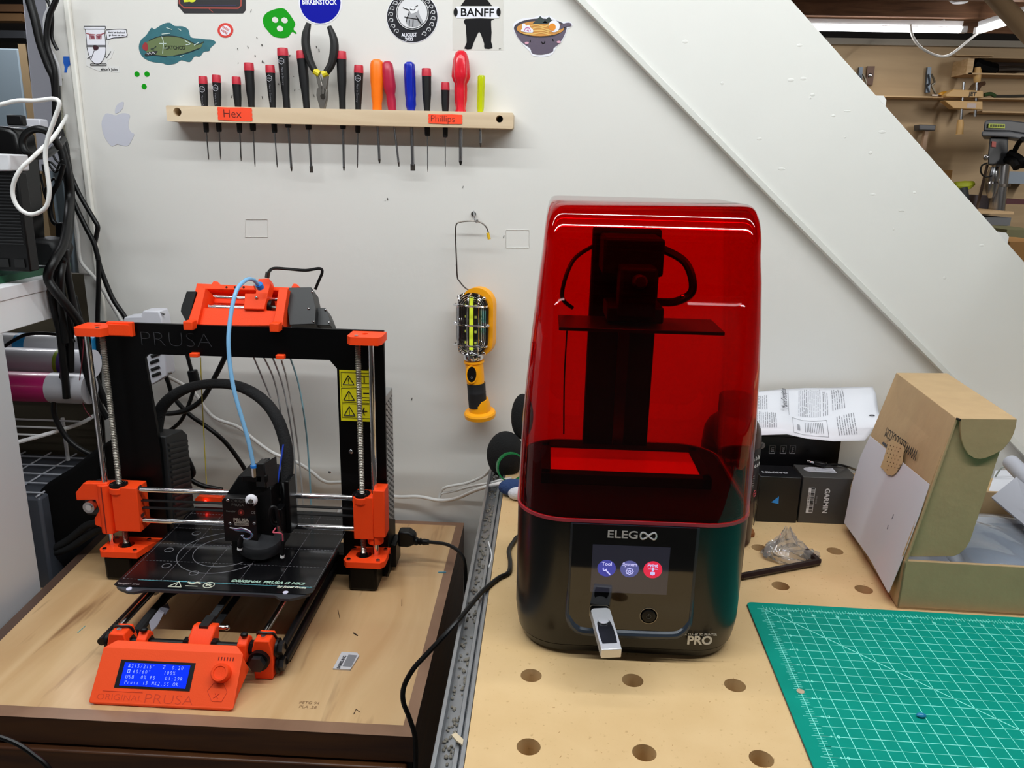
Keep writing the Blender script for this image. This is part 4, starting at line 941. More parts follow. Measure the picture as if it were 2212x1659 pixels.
BH = M('#131315', .5, spec=.4); RC = M('#c42a3c', .45)
def driver(px, py, wpx, cpx, cpy, tx, ty, label, kind='wiha', hexc=None, yy=1.2525, grp=None):
    """px,py: handle top; cpx,cpy: where the shaft leaves the handle; tx,ty: tip"""
    A = PY(px, py, yy); B = PY(cpx, cpy, yy); T_ = PY(tx, ty, yy); ax = (B-A); L = ax.length; ax.normalize(); r = wpx/2*yy/FPX*1.02
    t = thing('screwdriver', label, 'screwdriver', A+ax*L, grp)
    if kind == 'wiha':
        cap = .011
        MB().lathe([(r*.93, 0), (r*.97, .001), (r*1.03, cap-.003), (r*1.03, cap)], A, ax, 20).build('end_cap', RC, t)
        h = MB().lathe([(r, cap), (r*.97, L*.22), (r*.93, L*.38), (r*.74, L*.52), (r*.66, L*.60), (r*.60, L*.97), (r*.5, L)], A, ax, 20, flute=(10, .05, L*.2, L*.5)).build('handle', BH, t)
        if 'printed' in label:
            fr = Fr(A+Vector((0, -r*1.01, 0)), (1, 0, 0), -ax)
            m = MB(); H = [fr.p(-.0002+.0045*math.sin(k*PI/3), -cap-.008+.0045*math.cos(k*PI/3), -.0004) for k in range(6)]; m.tube(H+[H[0]], .0004, 5, sub=1)
            m.build('maker_mark', M('#b9bac4', .5), h)
            text('Wiha', fr, -.0002, -cap-.008, .0028, M('#b9bac4', .5), h, ext=.0001, w=-.0002)
            fr2 = Fr(A+Vector((0, -r*1.0, 0)), ax, (1, 0, 0))
            text('Made in Germany', fr2, cap+.016, -.0002, .0036, M('#b9bac4', .5), h, align='LEFT', ext=.0001, w=0, bold=-.0001)
    elif kind == 'round':
        MB().lathe([(r*.45, 0), (r*.85, .003), (r, .009), (r*.98, L*.35), (r*.86, L*.5), (r*.86, L*.6), (r*.7, L*.72), (r*.72, L)], A, ax, 24).build('handle', M(hexc, .35), t)
    elif kind == 'waist':
        MB().lathe([(r*.5, 0), (r*.85, .004), (r*.95, .014), (r*1.0, L*.42), (r*.85, L*.5), (r*.70, L*.55), (r*.76, L*.65), (r*.66, L*.8), (r*.62, L)], A, ax, 24).build('handle', M(hexc, .35), t)
    elif kind == 'fluted':
        MB().lathe([(r*.5, 0), (r*.9, .003), (r, .008), (r*.98, L*.25), (r*.95, L*.55), (r*.88, L*.62), (r*.92, L*.72), (r*.7, L*.8), (r*.78, L)], A, ax, 36, flute=(6, .2, .012, L*.62)).build('handle', M(hexc, .25, coat=.3), t)
    elif kind == 'big':
        MB().lathe([(r*.35, 0), (r*.6, .003), (r*.78, .010), (r*.82, L*.12), (r*.98, L*.30), (r*1.0, L*.36), (r*.84, L*.42), (r*.66, L*.46), (r*.68, L*.55), (r*.66, L*.7), (r*.5, L*.82), (r*.72, L*.9), (r*.72, L)], A, ax, 48, flute=(6, .22, .014, L*.7)).build('handle', M(hexc, .22, coat=.4), t)
    elif kind == 'clear':
        MB().lathe([(r*.8, 0), (r, .002), (r, .012), (r*.95, .02), (r*.95, L*.7), (r*.8, L*.78), (r*.85, L)], A, ax, 24, flute=(6, .25, .012, L*.7)).build('handle', sheer((.86, .9, .12), .08, 1.5, 'clear_yellow', '#d6e21c', .45), t)
    if kind == 'wiha': S0 = B
    else: S0 = B-ax*.01
    rs = {'wiha': .0011, 'round': .0022, 'waist': .0017, 'fluted': .0027, 'big': .0030, 'clear': .0018}[kind]
    if 'thin' in label: rs = .0009
    if 'long' in label: rs = .0019
    sh = MB().cyl(S0, T_-(T_-B).normalized()*.006, rs, n=10)
    sh.build('shaft', STEEL, t)
    dd_ = (T_-B).normalized(); m = MB()
    if 'flat' in label: m.box(T_-dd_*.003, (rs*2.6, rs*.9, .010), Vector((0, 0, 1)).rotation_difference(dd_).to_matrix())
    else: m.cyl(T_-dd_*.006, T_, rs*1.02, rs*.45, n=6)
    m.build('tip', M('#2f2c2b', .35, .8) if kind in ('big',) else STEELD, t)
    return t
G1 = 'red-capped black screwdrivers in the rack'
driver(438, 165, 17.5, 446, 286, 451, 345, 'black handled hex driver with red cap, leftmost in the wooden rack, printed side forward', grp=G1)
driver(467, 162, 17.5, 473.5, 285, 477, 345, 'black handled red-capped hex driver second from the left, printed side forward, left of Hex tape', grp=G1)
driver(510, 166, 17.5, 518, 287, 521, 348, 'short black driver with red cap standing above the middle of the Hex tape', grp=G1)
driver(537, 136, 19.5, 547, 283, 551, 360, 'taller black driver with red cap at the right end of the Hex tape', grp=G1)
driver(583, 141, 18.5, 593.5, 287, 599, 362, 'black driver with red cap just left of the tallest printed one, blank handle', grp=G1)
driver(610, 104, 21.5, 623, 276, 630, 370, 'tallest black driver with red cap, printed handle and long shaft', grp=G1)
driver(651, 110, 21, 667, 280, 673, 370, 'black driver with red cap partly behind the left plier grip, flat long shaft', grp=G1)
driver(737, 111, 20, 741, 279, 743, 369, 'black driver with red cap just right of the pliers, long shaft', grp=G1)
driver(775, 141, 18.5, 773, 287, 772, 363, 'black driver with red cap left of the orange driver, printed handle', grp=G1)
driver(921, 148, 19, 923.5, 294, 924, 371, 'black driver with red cap right of the blue driver, thin shaft', grp=G1)
driver(962, 178, 17, 962, 297, 962, 360, 'shortest black driver with red cap, left of the big red driver, thin shaft', grp=G1)
driver(814, 128, 27, 815, 262, 820, 353, 'screwdriver with plain bright orange plastic handle', 'round', '#ff7a12')
driver(836, 133, 25, 850, 262, 862, 360, 'leaning dark crimson screwdriver against the orange one', 'waist', '#b01f3e')
driver(884, 134, 23.5, 889, 262, 892, 366, 'royal blue fluted screwdriver with flat tip', 'fluted', '#1226a8')
driver(996, 110, 38, 995, 262, 995, 357, 'big fluted bright red screwdriver with black tip', 'big', '#d81f30')
driver(1040, 163, 15, 1037, 262, 1038, 318, 'small translucent yellow stubby screwdriver at the right of the rack', 'clear')

# pliers
pl = thing('pliers', 'needle-nose pliers with black grips and yellow bands, nose down in the rack', 'pliers', PY(697, 235, 1.25))
yp = 1.248
def strip(pts, name, mat, yy=yp, th=.008, r=None, radii=None, n=10):
    P = [PY(a, b, yy) for a, b in pts]; return MB().tube(P, r or .005, n, radii=radii).build(name, mat, pl)
strip([(667, 50), (661, 75), (661, 100), (669, 130), (680, 152), (688, 158)], 'grip', M('#141414', .6), r=.0055, radii=[.0035, .006, .0065, .0058, .005, .004], yy=1.246)
strip([(711, 57), (721, 85), (722, 110), (716, 138), (705, 156), (699, 160)], 'grip', M('#141414', .6), r=.0055, radii=[.0035, .006, .0065, .0058, .005, .004], yy=1.246)
YB = M('#d8c81e', .5)
strip([(679, 153), (690, 160)], 'grip_band', YB, r=.0050, yy=1.2455); strip([(708, 157), (697, 161)], 'grip_band', YB, r=.0050, yy=1.2455)
PM = M('#8a8680', .35, .9)
def pj(pts, name): return MB().prism([PY(a, b, 1.244) for a, b in pts], (0, .009, 0)).build(name, PM, pl, bev=.0012)
j1 = pj([(681, 160), (691, 163), (697, 186), (706, 194), (706, 212), (701, 232), (699, 240), (697, 240), (694, 214), (688, 190)], 'jaw')
j2 = pj([(708, 162), (698, 163), (695, 184), (684, 192), (683, 206), (690, 232), (694, 240), (696, 240), (700, 214), (705, 190)], 'jaw')
MB().cyl(PY(697, 208, 1.2435), PY(697, 208, 1.2425), .0035, n=16).build('pivot', M('#4c4843', .4, .8), pl)

# ================================================================== WORK LIGHT and its hook
hk = MB().tube([PY(1023, 457, 1.268), PY(1024, 462, 1.262), PY(1025, 470, 1.255), PY(1027, 478, 1.25), PY(1030, 480, 1.245), PY(1031, 474, 1.242)], .0015, 8)
hk.lathe([(.004, 0), (.004, .001)], PY(1023, 462, 1.2685), (0, -1, 0), 14)
tag(hk.build('wall_hook', STEEL), 'small steel screw hook in the white wall above the work light', 'hook')
YW = M('#ffab0e', .4); 
wl = thing('work_light', 'yellow cordless work light in a chrome cage hanging from a hook', 'work light', PY(1030, 905, 1.235))
yw = 1.235
wire = [(1056, 506), (1051, 492), (1041, 482), (1026, 477.5), (1005, 478), (990, 481), (985, 488), (984, 510), (986, 560), (988, 598), (993, 608), (1003, 620), (1014, 628)]
MB().tube([PY(a, b, 1.246) for a, b in wire], .0011, 8).build('hanging_wire', STEELD, wl)
MB().tube([PY(1053.5, 503, 1.246), PY(1057, 517, 1.246)], .0024, 8).build('wire_tip', M('#e0b41c', .5), wl)
# head frame: v along the axis (up), u right
hA = PY(1016, 628, yw); hB = PY(1021, 762, yw); AX = (hA-hB).normalized()
H = Fr(PY(1019, 700, yw), (1, -.28, 0), AX); hl = (hA-hB).length
W2 = .0275
def capsule(w2, h2, n=18, cyo=0): return [(w2*math.cos(t), cyo+h2-w2+w2*math.sin(t)) for t in [PI*k/n for k in range(n+1)]]+[(w2*math.cos(t), cyo-h2+w2+w2*math.sin(t)) for t in [PI+PI*k/n for k in range(n+1)]]
me = plate(Fr(H.p(.007, .002, -.012), H.x, H.y), capsule(.0275, hl/2+.006), [], -.008, .008); MB().mesh(me).build('back_shell', YW, wl, bev=.003, smooth=False)
me = plate(Fr(H.p(.001, 0, 0), H.x, H.y), capsule(.0265, hl/2), [], -.006, .001); MB().mesh(me).build('reflector_rim', M('#3a3331', .3, .7), wl, bev=.001, smooth=False)
# ribbed reflector bowl
m = MB()
for k in range(7):
    w_ = .0235-.0030*k; P = [H.p(a_, b_, .0015-.0004*k) for a_, b_ in capsule(w_, hl/2-.003-.003*k, 8)]
    m.tube(P+[P[0]], .0008, 5, sub=1)
m.build('reflector_ribs', CHROME, wl)
m = MB(); H.box(m, -.003, .003, -.042, .042, .0012, .003); m.build('led_strip', M('#dff03a', .4, emit=.25), wl)
m = MB()
for v_ in (-.03, -.012, .012, .03):
    for u_ in (-.009, .0075): H.box(m, u_-.0018, u_+.0018, v_-.0018, v_+.0018, .001, .0028)
m.build('led_chips', M('#c9cf5a', .4), wl)
# cage
def bow(u0, dep, v0, v1): 
    return [H.p(u0*.75, v1-.001, .001), H.p(u0*.95, v1-.004, dep*.6), H.p(u0, v1-.016, dep), H.p(u0, 0, dep*1.02), H.p(u0, v0+.016, dep), H.p(u0*.95, v0+.004, dep*.6), H.p(u0*.75, v0+.001, .001)]
for u_ in (-.0165, 0, .0165): MB().tube(bow(u_, .020-abs(u_)*.25, -hl/2, hl/2), .0016, 8).build('cage_bar', CHROME, wl)
for v_ in (-.033, .0, .031):
    MB().tube([H.p(-.0275, v_, 0), H.p(-.026, v_, .010), H.p(-.0165, v_+.001, .017), H.p(0, v_+.0015, .0215), H.p(.0165, v_+.001, .017), H.p(.026, v_, .010), H.p(.0275, v_, 0)], .0017, 8).build('cage_ring', CHROME, wl)
for u_, v_ in ((-.0215, .043), (.0215, .043), (-.0275, 0), (.0275, 0), (-.0195, -.046), (.0215, -.046)): MB().sph(H.p(u_, v_, .002), .0032, u=10, v=8).build('screw', CHROME, wl)
MB().lathe([(.0150, 0), (.0168, .004), (.0162, .010)], PY(1023, 776, yw-.002), AX, 28).build('cage_collar', CHROME, wl)
# handle
ha = PY(1024, 779, yw); hb = PY(1030, 868, yw); dv = (hb-ha); HL = dv.length; dv.normalize()
hd = MB().lathe([(.0165, 0), (.0165, .003), (.0148, .004), (.0148, .030), (.0138, .045), (.0138, HL)], ha, dv, 28).build('handle', YW, wl)
MB().lathe([(.0152, .037), (.0150, .040), (.0149, .052), (.0152, .053), (.0149, .054), (.0152, .064), (.0149, .065), (.0146, HL+.008)], ha+Vector((.001, -.0008, 0)), dv, 28).build('rubber_grip', M('#16171b', .65), wl)
HN = Fr(ha+dv*.019+Vector((-.004, -.0145, 0)), (1, .22, 0), -dv)
me = plate(HN, circ(0, 0, .0095, 28, .0150), [circ(0, 0, .0075, 28, .013)[::-1]], -.002, .0028); MB().mesh(me).build('switch_bezel', YW, wl, smooth=False, bev=.0006)
me = plate(HN, circ(0, 0, .0075, 28, .0125), [], 0, .0028); sw_ = MB().mesh(me).build('switch', M('#0b0b0d', .3), wl, smooth=False, bev=.0005)
m = MB(); m.tube([HN.p(.0015*math.cos(t*PI/6), -.005+.0015*math.sin(t*PI/6), .003) for t in range(13)], .0002, 5, sub=1); m.build('switch_mark', M('#9a9a9e', .5), sw_)
bc = PY(1037, 895, yw+.004)
MB().lathe([(.0235, -.004), (.0255, -.003), (.0262, .003), (.0245, .006), (.018, .008), (.0172, .020), (.0150, .028)], bc, (-.06, -.12, 1), 36).build('magnet_base', YW, wl)
# ================================================================== STICKERS on the wall
SY = 1.2698
FS = FY(SY)
def sp(px, py): p = PY(px, py, SY); return (p.x, p.z)
LAY = .0003
def fillp(pts, mat, lay, par=None, name='print', curve=0, label=None, raw=False):
    P = pts if raw else [sp(*q) for q in pts]
    if curve: P = smooth2(P, curve)
    return MB().prism([FS.p(a, b, LAY*lay) for a, b in P], FS.z*(LAY*.9)).build(name, mat, par, smooth=False)
def strokes(lines, r, mat, lay, par, name='line_art', sub=3):
    m = MB()
    for L_ in lines:
        P = [FS.p(*sp(*q), LAY*(lay+.9)) for q in L_]; Q = spline(P, sub+1) if sub > 1 and len(P) > 2 else P
        V = []
        for i, q in enumerate(Q):
            d = (Q[min(i+1, len(Q)-1)]-Q[max(i-1, 0)])
            if d.length < 1e-7: d = Vector((1, 0, 0))
            d.normalize(); n_ = Vector((-d.z, 0, d.x))*r; V.append((m.bm.verts.new(q+n_), m.bm.verts.new(q-n_)))
        for A, B in zip(V, V[1:]): m.bm.faces.new((A[0], B[0], B[1], A[1]))
    m._f()
    return m.build(name, mat, par, smooth=False)
def stext(t, px, py, szpx, mat, lay, par, rot=0, **k):
    a, b = sp(px, py); return text(t, FS, a, b, szpx*SY/FPX, mat, par, ext=.00008, w=LAY*(lay+.3), rot=rot, **k)
def ell(cx, cy, rx, ry, n=28, a=0): return [(cx+rx*math.cos(t)*math.cos(a)-ry*math.sin(t)*math.sin(a), cy+rx*math.cos(t)*math.sin(a)+ry*math.sin(t)*math.cos(a)) for t in [2*PI*k/n for k in range(n)]]
K = M('#09080b', .6, spec=.2); WS = M('#e6e6ee', .45, spec=.3)
def sticker(pts, mat, label, cat='sticker', curve=0, name='sticker'): return tag(fillp(pts, mat, 0, None, name, curve), label, cat)
# toilet with pink glasses
s_ = sticker([(180, 54), (231, 54), (231, 62), (275, 63), (276, 80), (237, 84), (233, 100), (247, 108), (240, 126), (232, 130), (236, 142), (258, 144), (258, 156), (214, 154), (186, 142), (186, 130), (184, 120), (186, 92)], M('#dddcda', .55), 'white sticker of a toilet wearing pink glasses with a speech bubble')
fillp([(182, 57), (228, 57), (228, 63), (226, 64), (230, 100), (226, 124), (217, 137), (207, 138), (197, 130), (191, 115), (187, 98), (185, 64), (182, 63)], WS, .3, s_)
fillp([(230, 65), (272, 64), (274, 80), (232, 85)], WS, .3, s_)
strokes([[(182, 57), (228, 57)], [(228, 57), (228, 63)], [(228, 63), (182, 63)], [(182, 63), (182, 57)], [(185, 64), (188, 98)], [(226, 64), (229, 98)], [(187, 98), (230, 98)], [(187, 101), (230, 101)], [(188, 101), (191, 115), (197, 130), (207, 138), (217, 137), (226, 124), (229, 110), (229, 101)], [(196, 138), (230, 138)], [(196, 138), (196, 142)], [(196, 142), (230, 142)], [(230, 142), (230, 138)], [(204, 109), (197, 128)], [(197, 122), (189, 127)], [(228, 121), (231, 125), (240, 111)], [(229, 65), (252, 63), (272, 64), (274, 70), (273, 79), (245, 82), (232, 86), (231, 80), (229, 70), (229, 65)]], .00045, K, 1, s_)
strokes([[(186, 72), (194, 74)], [(194, 74), (194, 84), (205, 84), (206, 75), (194, 74)], [(209, 75), (209, 84), (219, 84), (220, 74), (209, 75)], [(220, 74), (228, 71)]], .0007, M('#a0525a', .5), 1, s_, sub=1)
fillp([(195, 76), (204, 77), (204, 83), (196, 83)], M('#8a4552', .5), 1, s_); fillp([(210, 77), (218, 76), (217, 83), (211, 83)], M('#8a4552', .5), 1, s_)
fillp([(202, 99), (212, 100), (213, 105), (208, 109), (203, 107)], M('#3a1520', .5), 2, s_, curve=3)
stext("don't let the bowl", 252, 70.5, 4.8, K, 1, s_, bold=.00012); stext('go down on me...', 253, 76, 4.8, K, 1, s_, bold=.00012); stext("elton's john", 236, 150, 7.5, K, 1, s_, bold=.00014)
# fish bomb
s_ = sticker([(300, 100), (305, 86), (316, 76), (327, 60), (334, 63), (352, 52), (367, 49), (377, 56), (395, 57), (407, 64), (412, 80), (428, 83), (445, 85), (458, 86), (466, 92), (455, 103), (452, 110), (440, 112), (432, 122), (420, 122), (410, 134), (392, 130), (380, 137), (362, 140), (350, 136), (330, 134), (312, 126), (303, 115)], M('#2f6a74', .45, var=.15, vscale=60), 'teal fish-shaped bomb sticker with bared teeth and a red nose', curve=3)
fillp([(313, 98), (322, 88), (345, 79), (375, 78), (400, 84), (425, 96), (436, 92), (441, 89), (437, 96), (432, 104), (405, 114), (372, 121), (340, 120), (322, 117), (314, 108)], M('#66764c', .45), 1, s_, curve=3)
fillp([(308, 100), (313, 92), (318, 94), (320, 104), (317, 110), (310, 107)], M('#9c2f33', .45), 2, s_, curve=3)
fillp([(314, 116), (325, 112), (341, 110), (336, 117), (322, 121), (314, 121)], M('#2a2a2a', .5), 2, s_, curve=2)
strokes([[(318, 115), (321, 118), (324, 113), (328, 118), (331, 112), (335, 116)]], .0004, WS, 3, s_, sub=1)
strokes([[(326, 106), (332, 105), (338, 100)], [(328, 108), (334, 108)], [(322, 88), (345, 79), (375, 78), (400, 84), (425, 96), (441, 90)], [(375, 121), (405, 114), (432, 104)], [(326, 118), (360, 122)]], .00055, M('#16282c', .5), 2, s_)
strokes([[(350, 79), (354, 92), (353, 104), (352, 116)], [(345, 94), (360, 94)], [(352, 104), (362, 104)], [(400, 88), (412, 95), (402, 97)], [(360, 60), (372, 64)], [(350, 74), (368, 72)], [(385, 62), (392, 66)], [(390, 122), (398, 120)], [(420, 98), (430, 92)]], .0005, M('#cfe0d8', .5), 3, s_)
stext('CATCHCO', 357, 103, 10, M('#1d2219', .5), 3, s_, align='LEFT', bold=.00005, sx=.85)
# press here
s_ = sticker(ell(487, 65.5, 17, 16), M('#d83a30', .45), 'small red and white oval sticker reading PRESS HERE'); fillp(ell(487, 66, 11.5, 11), WS, 1, s_)
stext('PRESS', 488, 62, 6, M('#c84a44', .5), 2, s_, rot=-.5, bold=.0001); stext('HERE', 485, 69, 6, M('#c84a44', .5), 2, s_, rot=-.5, bold=.0001)
# green shapes
GR = M('#07960a', .6, spec=.2)
s_ = sticker([(568, 40), (577, 27), (597, 19), (612, 18), (622, 26), (632, 40), (638, 52), (634, 63), (641, 71), (638, 73), (631, 69), (622, 80), (606, 82), (590, 78), (578, 66), (570, 55)], GR, 'large green leaf-like sticker with three round holes', curve=3)
for x_, y_ in ((594.5, 43), (615, 44), (605, 62)): fillp(ell(x_, y_, 7, 6, a=.5), WALL, 1, s_, 'hole')
for k, (x_, y_, t) in enumerate(((296, 160, 'left of the upper pair under the teal fish sticker'), (317.5, 160, 'right of the upper pair under the teal fish sticker'), (311.5, 187, 'lowest of the three under the teal fish sticker'))):
    sticker(ell(x_, y_, 5.5, 6, a=-.5), GR, 'small green dot sticker, '+t)
# blue round sticker
s_ = sticker(ell(692, 6, 47, 47.5), WS, 'round dark blue sticker with white lettering just above the pliers'); fillp(ell(692, 6, 44, 44.5), M('#020c9c', .6, spec=.15), 1, s_)
stext('BIRKENSTOCK', 690, 5, 13.5, M('#e8ebf8', .4), 2, s_, bold=.0003, sx=.78)
# dark cartridge sticker at the top edge
s_ = sticker([(384, -60), (384, 12), (398, 29), (525, 29), (531, 22), (531, -60)], M('#201d22', .45), 'dark sticker with glowing red outline cut by the top of the wall view')
strokes([[(388, -50), (388, 8), (398, 17), (515, 18), (521, 12), (521, -50)]], .0011, M('#a04438', .45), 1, s_, sub=1); strokes([[(395, 11), (510, 12)]], .0004, M('#3c3660', .45), 1, s_, sub=1); strokes([[(452, 19), (461, 27)]], .0005, M('#a04438', .45), 1, s_, sub=1)
fillp([(396, -3), (404, -2), (409, 4), (398, 5)], M('#d8de2a', .45), 1, s_); fillp([(405, -6), (424, -6), (420, 4), (410, 4)], M('#d8de2a', .45), 1, s_, curve=3)
# bird medallion
s_ = sticker(ell(890.5, 37, 56, 56, 40), WS, 'round grey engraved bird sticker reading AUGUST 2022'); fillp(ell(890.5, 37, 54.5, 54.5, 40), M('#232328', .6, spec=.2), 1, s_)
fillp(ell(891, 28, 36, 37, 36), M('#d8d8da', .5), 2, s_); strokes([ell(891, 28, 33, 34, 30)+[(924, 28)], ell(891, 28, 36, 37, 24)+[(927, 28)]], .0004, K, 3, s_)
fillp([(871, 18), (881, 18), (890, 14), (902, 18), (905, 27), (909, 38), (915, 50), (900, 57), (885, 57), (878, 49), (882, 38), (880, 30), (884, 24)], M('#9fa0a4', .5), 3, s_, curve=2)
fillp([(871, 17), (884, 17), (893, 14), (903, 19), (901, 26), (889, 30), (885, 24)], M('#e2e2e4', .5), 4, s_, curve=2)
strokes([[(871, 17), (884, 22)], [(884, 22), (884, 29), (880, 38), (878, 48)], [(886, 20), (894, 22), (898, 18)], [(896, 16), (903, 12)], [(874, 37), (890, 40), (905, 42)], [(885, 44), (884, 58)], [(893, 42), (892, 58)], [(903, 44), (912, 54)], [(899, 34), (909, 50)]], .0005, K, 5, s_)
sw_ = []
for k in range(22):
    t = 2*PI*k/22+.1
    if 1.1 < t < 2.1: continue
    x_, y_ = 890+46*math.cos(t), 36+46*math.sin(t); sw_.append([(x_-5, y_+2), (x_-2, y_-4), (x_+4, y_-3), (x_+3, y_+3), (x_-1, y_+1)])
strokes(sw_, .0005, M('#c9c9cd', .5), 2, s_)
stext('AUGUST', 884, 76, 9.5, WS, 2, s_, bold=.0002, rot=.05, sx=.85); stext('2022', 884, 85, 8.5, WS, 2, s_, bold=.0002)
# bear
s_ = sticker([(978, -50), (978, 108), (1087, 108), (1087, -50)], sheer((.97, .97, .97), .2, 1.3, 'clear_film', '#dddad3', .9), 'clear square sticker of a black bear holding a white lettered banner')
fillp([(1005, 41), (1068, 41), (1061, 45), (1062, 70), (1061, 90), (1064, 104), (1047, 105), (1046, 95), (1041, 80), (1035, 69), (1028, 82), (1022, 96), (1018, 106), (1003, 105), (1008, 92), (1007, 72), (1006, 55)], K, 1, s_, curve=2)
fillp([(995, 13), (1003, 2), (1012, -12), (1045, -12), (1053, 0), (1063, 13)], K, 1, s_)
fillp([(986, 14), (1078, 14), (1078, 39), (986, 39)], WS, 2, s_)
for x_ in (984.5, 1077): fillp(ell(x_, 26.5, 4.5, 9), K, 3, s_, 'paw')
stext('BANFF', 1031, 28, 20.5, K, 3, s_, bold=.0003, sx=1.12)
stext('art', 1080, 105, 4, K, 1, s_)
# ramen bowl
s_ = sticker([(1108, 62), (1112, 48), (1130, 40), (1152, 38), (1166, 33), (1176, 37), (1186, 34), (1200, 42), (1216, 48), (1228, 46), (1237, 53), (1232, 60), (1226, 62), (1222, 75), (1212, 92), (1202, 102), (1197, 112), (1188, 120), (1170, 123), (1150, 120), (1144, 111), (1128, 95), (1116, 79)], WS, 'smiling purple noodle bowl sticker right of the bear sticker', curve=3)
strokes([], .001, K, 1, s_) if False else None
BW = M('#5a4f60', .45)
fillp([(1111, 62), (1120, 72), (1145, 80), (1170, 82), (1200, 78), (1222, 64), (1218, 78), (1208, 94), (1196, 104), (1193, 112), (1170, 118), (1150, 115), (1145, 104), (1128, 92), (1117, 78)], BW, 2, s_, curve=3)
fillp(ell(1167, 61, 57, 21, 36), M('#37303d', .45), 1, s_); fillp(ell(1167, 62, 51, 16.5, 36), M('#c98a3c', .45), 3, s_)
fillp([(1205, 58), (1222, 50), (1232, 50), (1234, 56), (1222, 58), (1206, 66)], BW, 4, s_, curve=3)
fillp([(1150, 52), (1167, 35), (1185, 52)], M('#2b3a38', .5), 4, s_); fillp([(1172, 50), (1186, 36), (1196, 50)], M('#22302e', .5), 4, s_)
fillp(ell(1197, 57, 12, 13), WS, 5, s_, 'egg_white'); fillp(ell(1193, 59, 7.5, 8), M('#e08a1c', .45), 6, s_, 'egg_yolk')
fillp([(1128, 52), (1134, 52), (1137, 56), (1143, 54), (1146, 60), (1151, 64), (1150, 71), (1126, 68), (1128, 62)], WS, 5, s_, 'fish_cake', curve=2); strokes([[(1133, 67), (1136, 61), (1143, 61), (1146, 68)], [(1138, 67), (1141, 65), (1142, 69)]], .0005, M('#c85aa0', .5), 6, s_)
strokes([[(1146, 56), (1160, 54), (1176, 58), (1185, 54)], [(1150, 62), (1164, 59), (1180, 64), (1196, 68), (1210, 66)], [(1130, 72), (1150, 74), (1170, 71), (1190, 76)], [(1152, 67), (1170, 66), (1186, 70)]], .0008, M('#e2b765', .45), 4, s_)
strokes([[(1145, 86), (1146, 91)], [(1194, 84), (1195, 89)], [(1170, 90), (1172, 94), (1176, 93), (1177, 89)]], .0006, K, 4, s_)
for x_, y_ in ((1138, 93), (1207, 91)): fillp(ell(x_, y_, 4.5, 2.5), M('#d8a0b4', .5), 4, s_, 'blush')
# fruit-shaped pale sticker with a bite
s_ = sticker([(228, 246), (239, 246), (250, 249), (262, 245), (274, 245), (281, 250), (278, 262), (278, 275), (283, 285), (290, 290), (284, 304), (276, 315), (262, 314), (253, 312), (243, 316), (236, 311), (226, 296), (221, 280), (220, 262)], M('#c6c7d2', .4), 'pale grey bitten fruit sticker with a leaf left of the tool rack', curve=3)
fillp([(249, 245), (250, 232), (257, 223), (267, 220), (266, 232), (259, 241)], M('#c6c7d2', .4), 0, s_, 'leaf', curve=3)
# blue tape
tag(MB().prism([PY(a, b, 1.2655) for a, b in ((137, 122), (157, 122), (158, 131), (154, 139), (147, 144), (144, 157), (139, 157), (140, 145), (137, 136))], (0, -.0004, 0)).build('tape_scrap', M('#1d62c8', .6), smooth=False), 'torn blue tape scrap on the corner board at the left', 'tape')

# ================================================================== BEHIND THE RESIN PRINTER
# resin bottle
bt = thing('resin_bottle', 'dark brown resin bottle with black label right of the red-hooded printer', 'bottle', (.2435, .962, .9))
bc_ = Vector((.2435, .962, .9))
MB().lathe([(.033, 0), (.0365, .004), (.0365, .142), (.035, .154), (.030, .164), (.022, .171), (.018, .174), (.018, .178)], bc_, n=40).build('bottle_body', M('#3a2722', .35), bt)
MB().lathe([(.0205, .176), (.0205, .196), (.019, .198)], bc_, n=30).build('cap', M('#17110f', .4), bt)
lb_ = MB().lathe([(.0367, .062), (.0369, .063), (.0369, .134), (.0367, .135)], bc_, n=40).build('label', M('#101012', .45), bt)
def wraptext(t, z, size, ang0, mat, par):
    x = ang0
    for ch_ in t:
        if ch_ != ' ':
            n_ = Vector((math.sin(x), -math.cos(x), 0)); fr = Fr(bc_+n_*.0369+Vector((0, 0, z)), (math.cos(x), math.sin(x), 0), (0, 0, 1))
            me_ = textm(ch_, fr, 0, 0, size, ext=.0001, w=.0003, bold=.0001); WM.mesh(me_); bpy.data.meshes.remove(me_)
        x += size*.60/.037*(.6 if ch_ in 'ilft ' else 1)
WM = MB(); wraptext('Water Washable', .123, .0085, -.62, None, None); wraptext('Photopolymer Resin', .1135, .0085, -1.0, None, None)
for k in range(6): wraptext('-- ---- --- ------ -- ----', .100-.0032*k, .0026, -.2, None, None)
WM.build('label_lettering', M('#d8d8d8', .5), lb_, smooth=False)
m = MB()
for x in (.52, .95):
    n_ = Vector((math.sin(x), -math.cos(x), 0)); fr = Fr(bc_+n_*.0371+Vector((0, 0, .074)), (math.cos(x), math.sin(x), 0), (0, 0, 1))
    m.tube([fr.p(.0042*math.cos(t*PI/8), .0042*math.sin(t*PI/8)) for t in range(17)], .0004, 5, sub=1); fr.box(m, -.0022, .0022, -.0008, .0008, -.0001, .0003)
m.build('hazard_mark', M('#b8404a', .5), lb_)
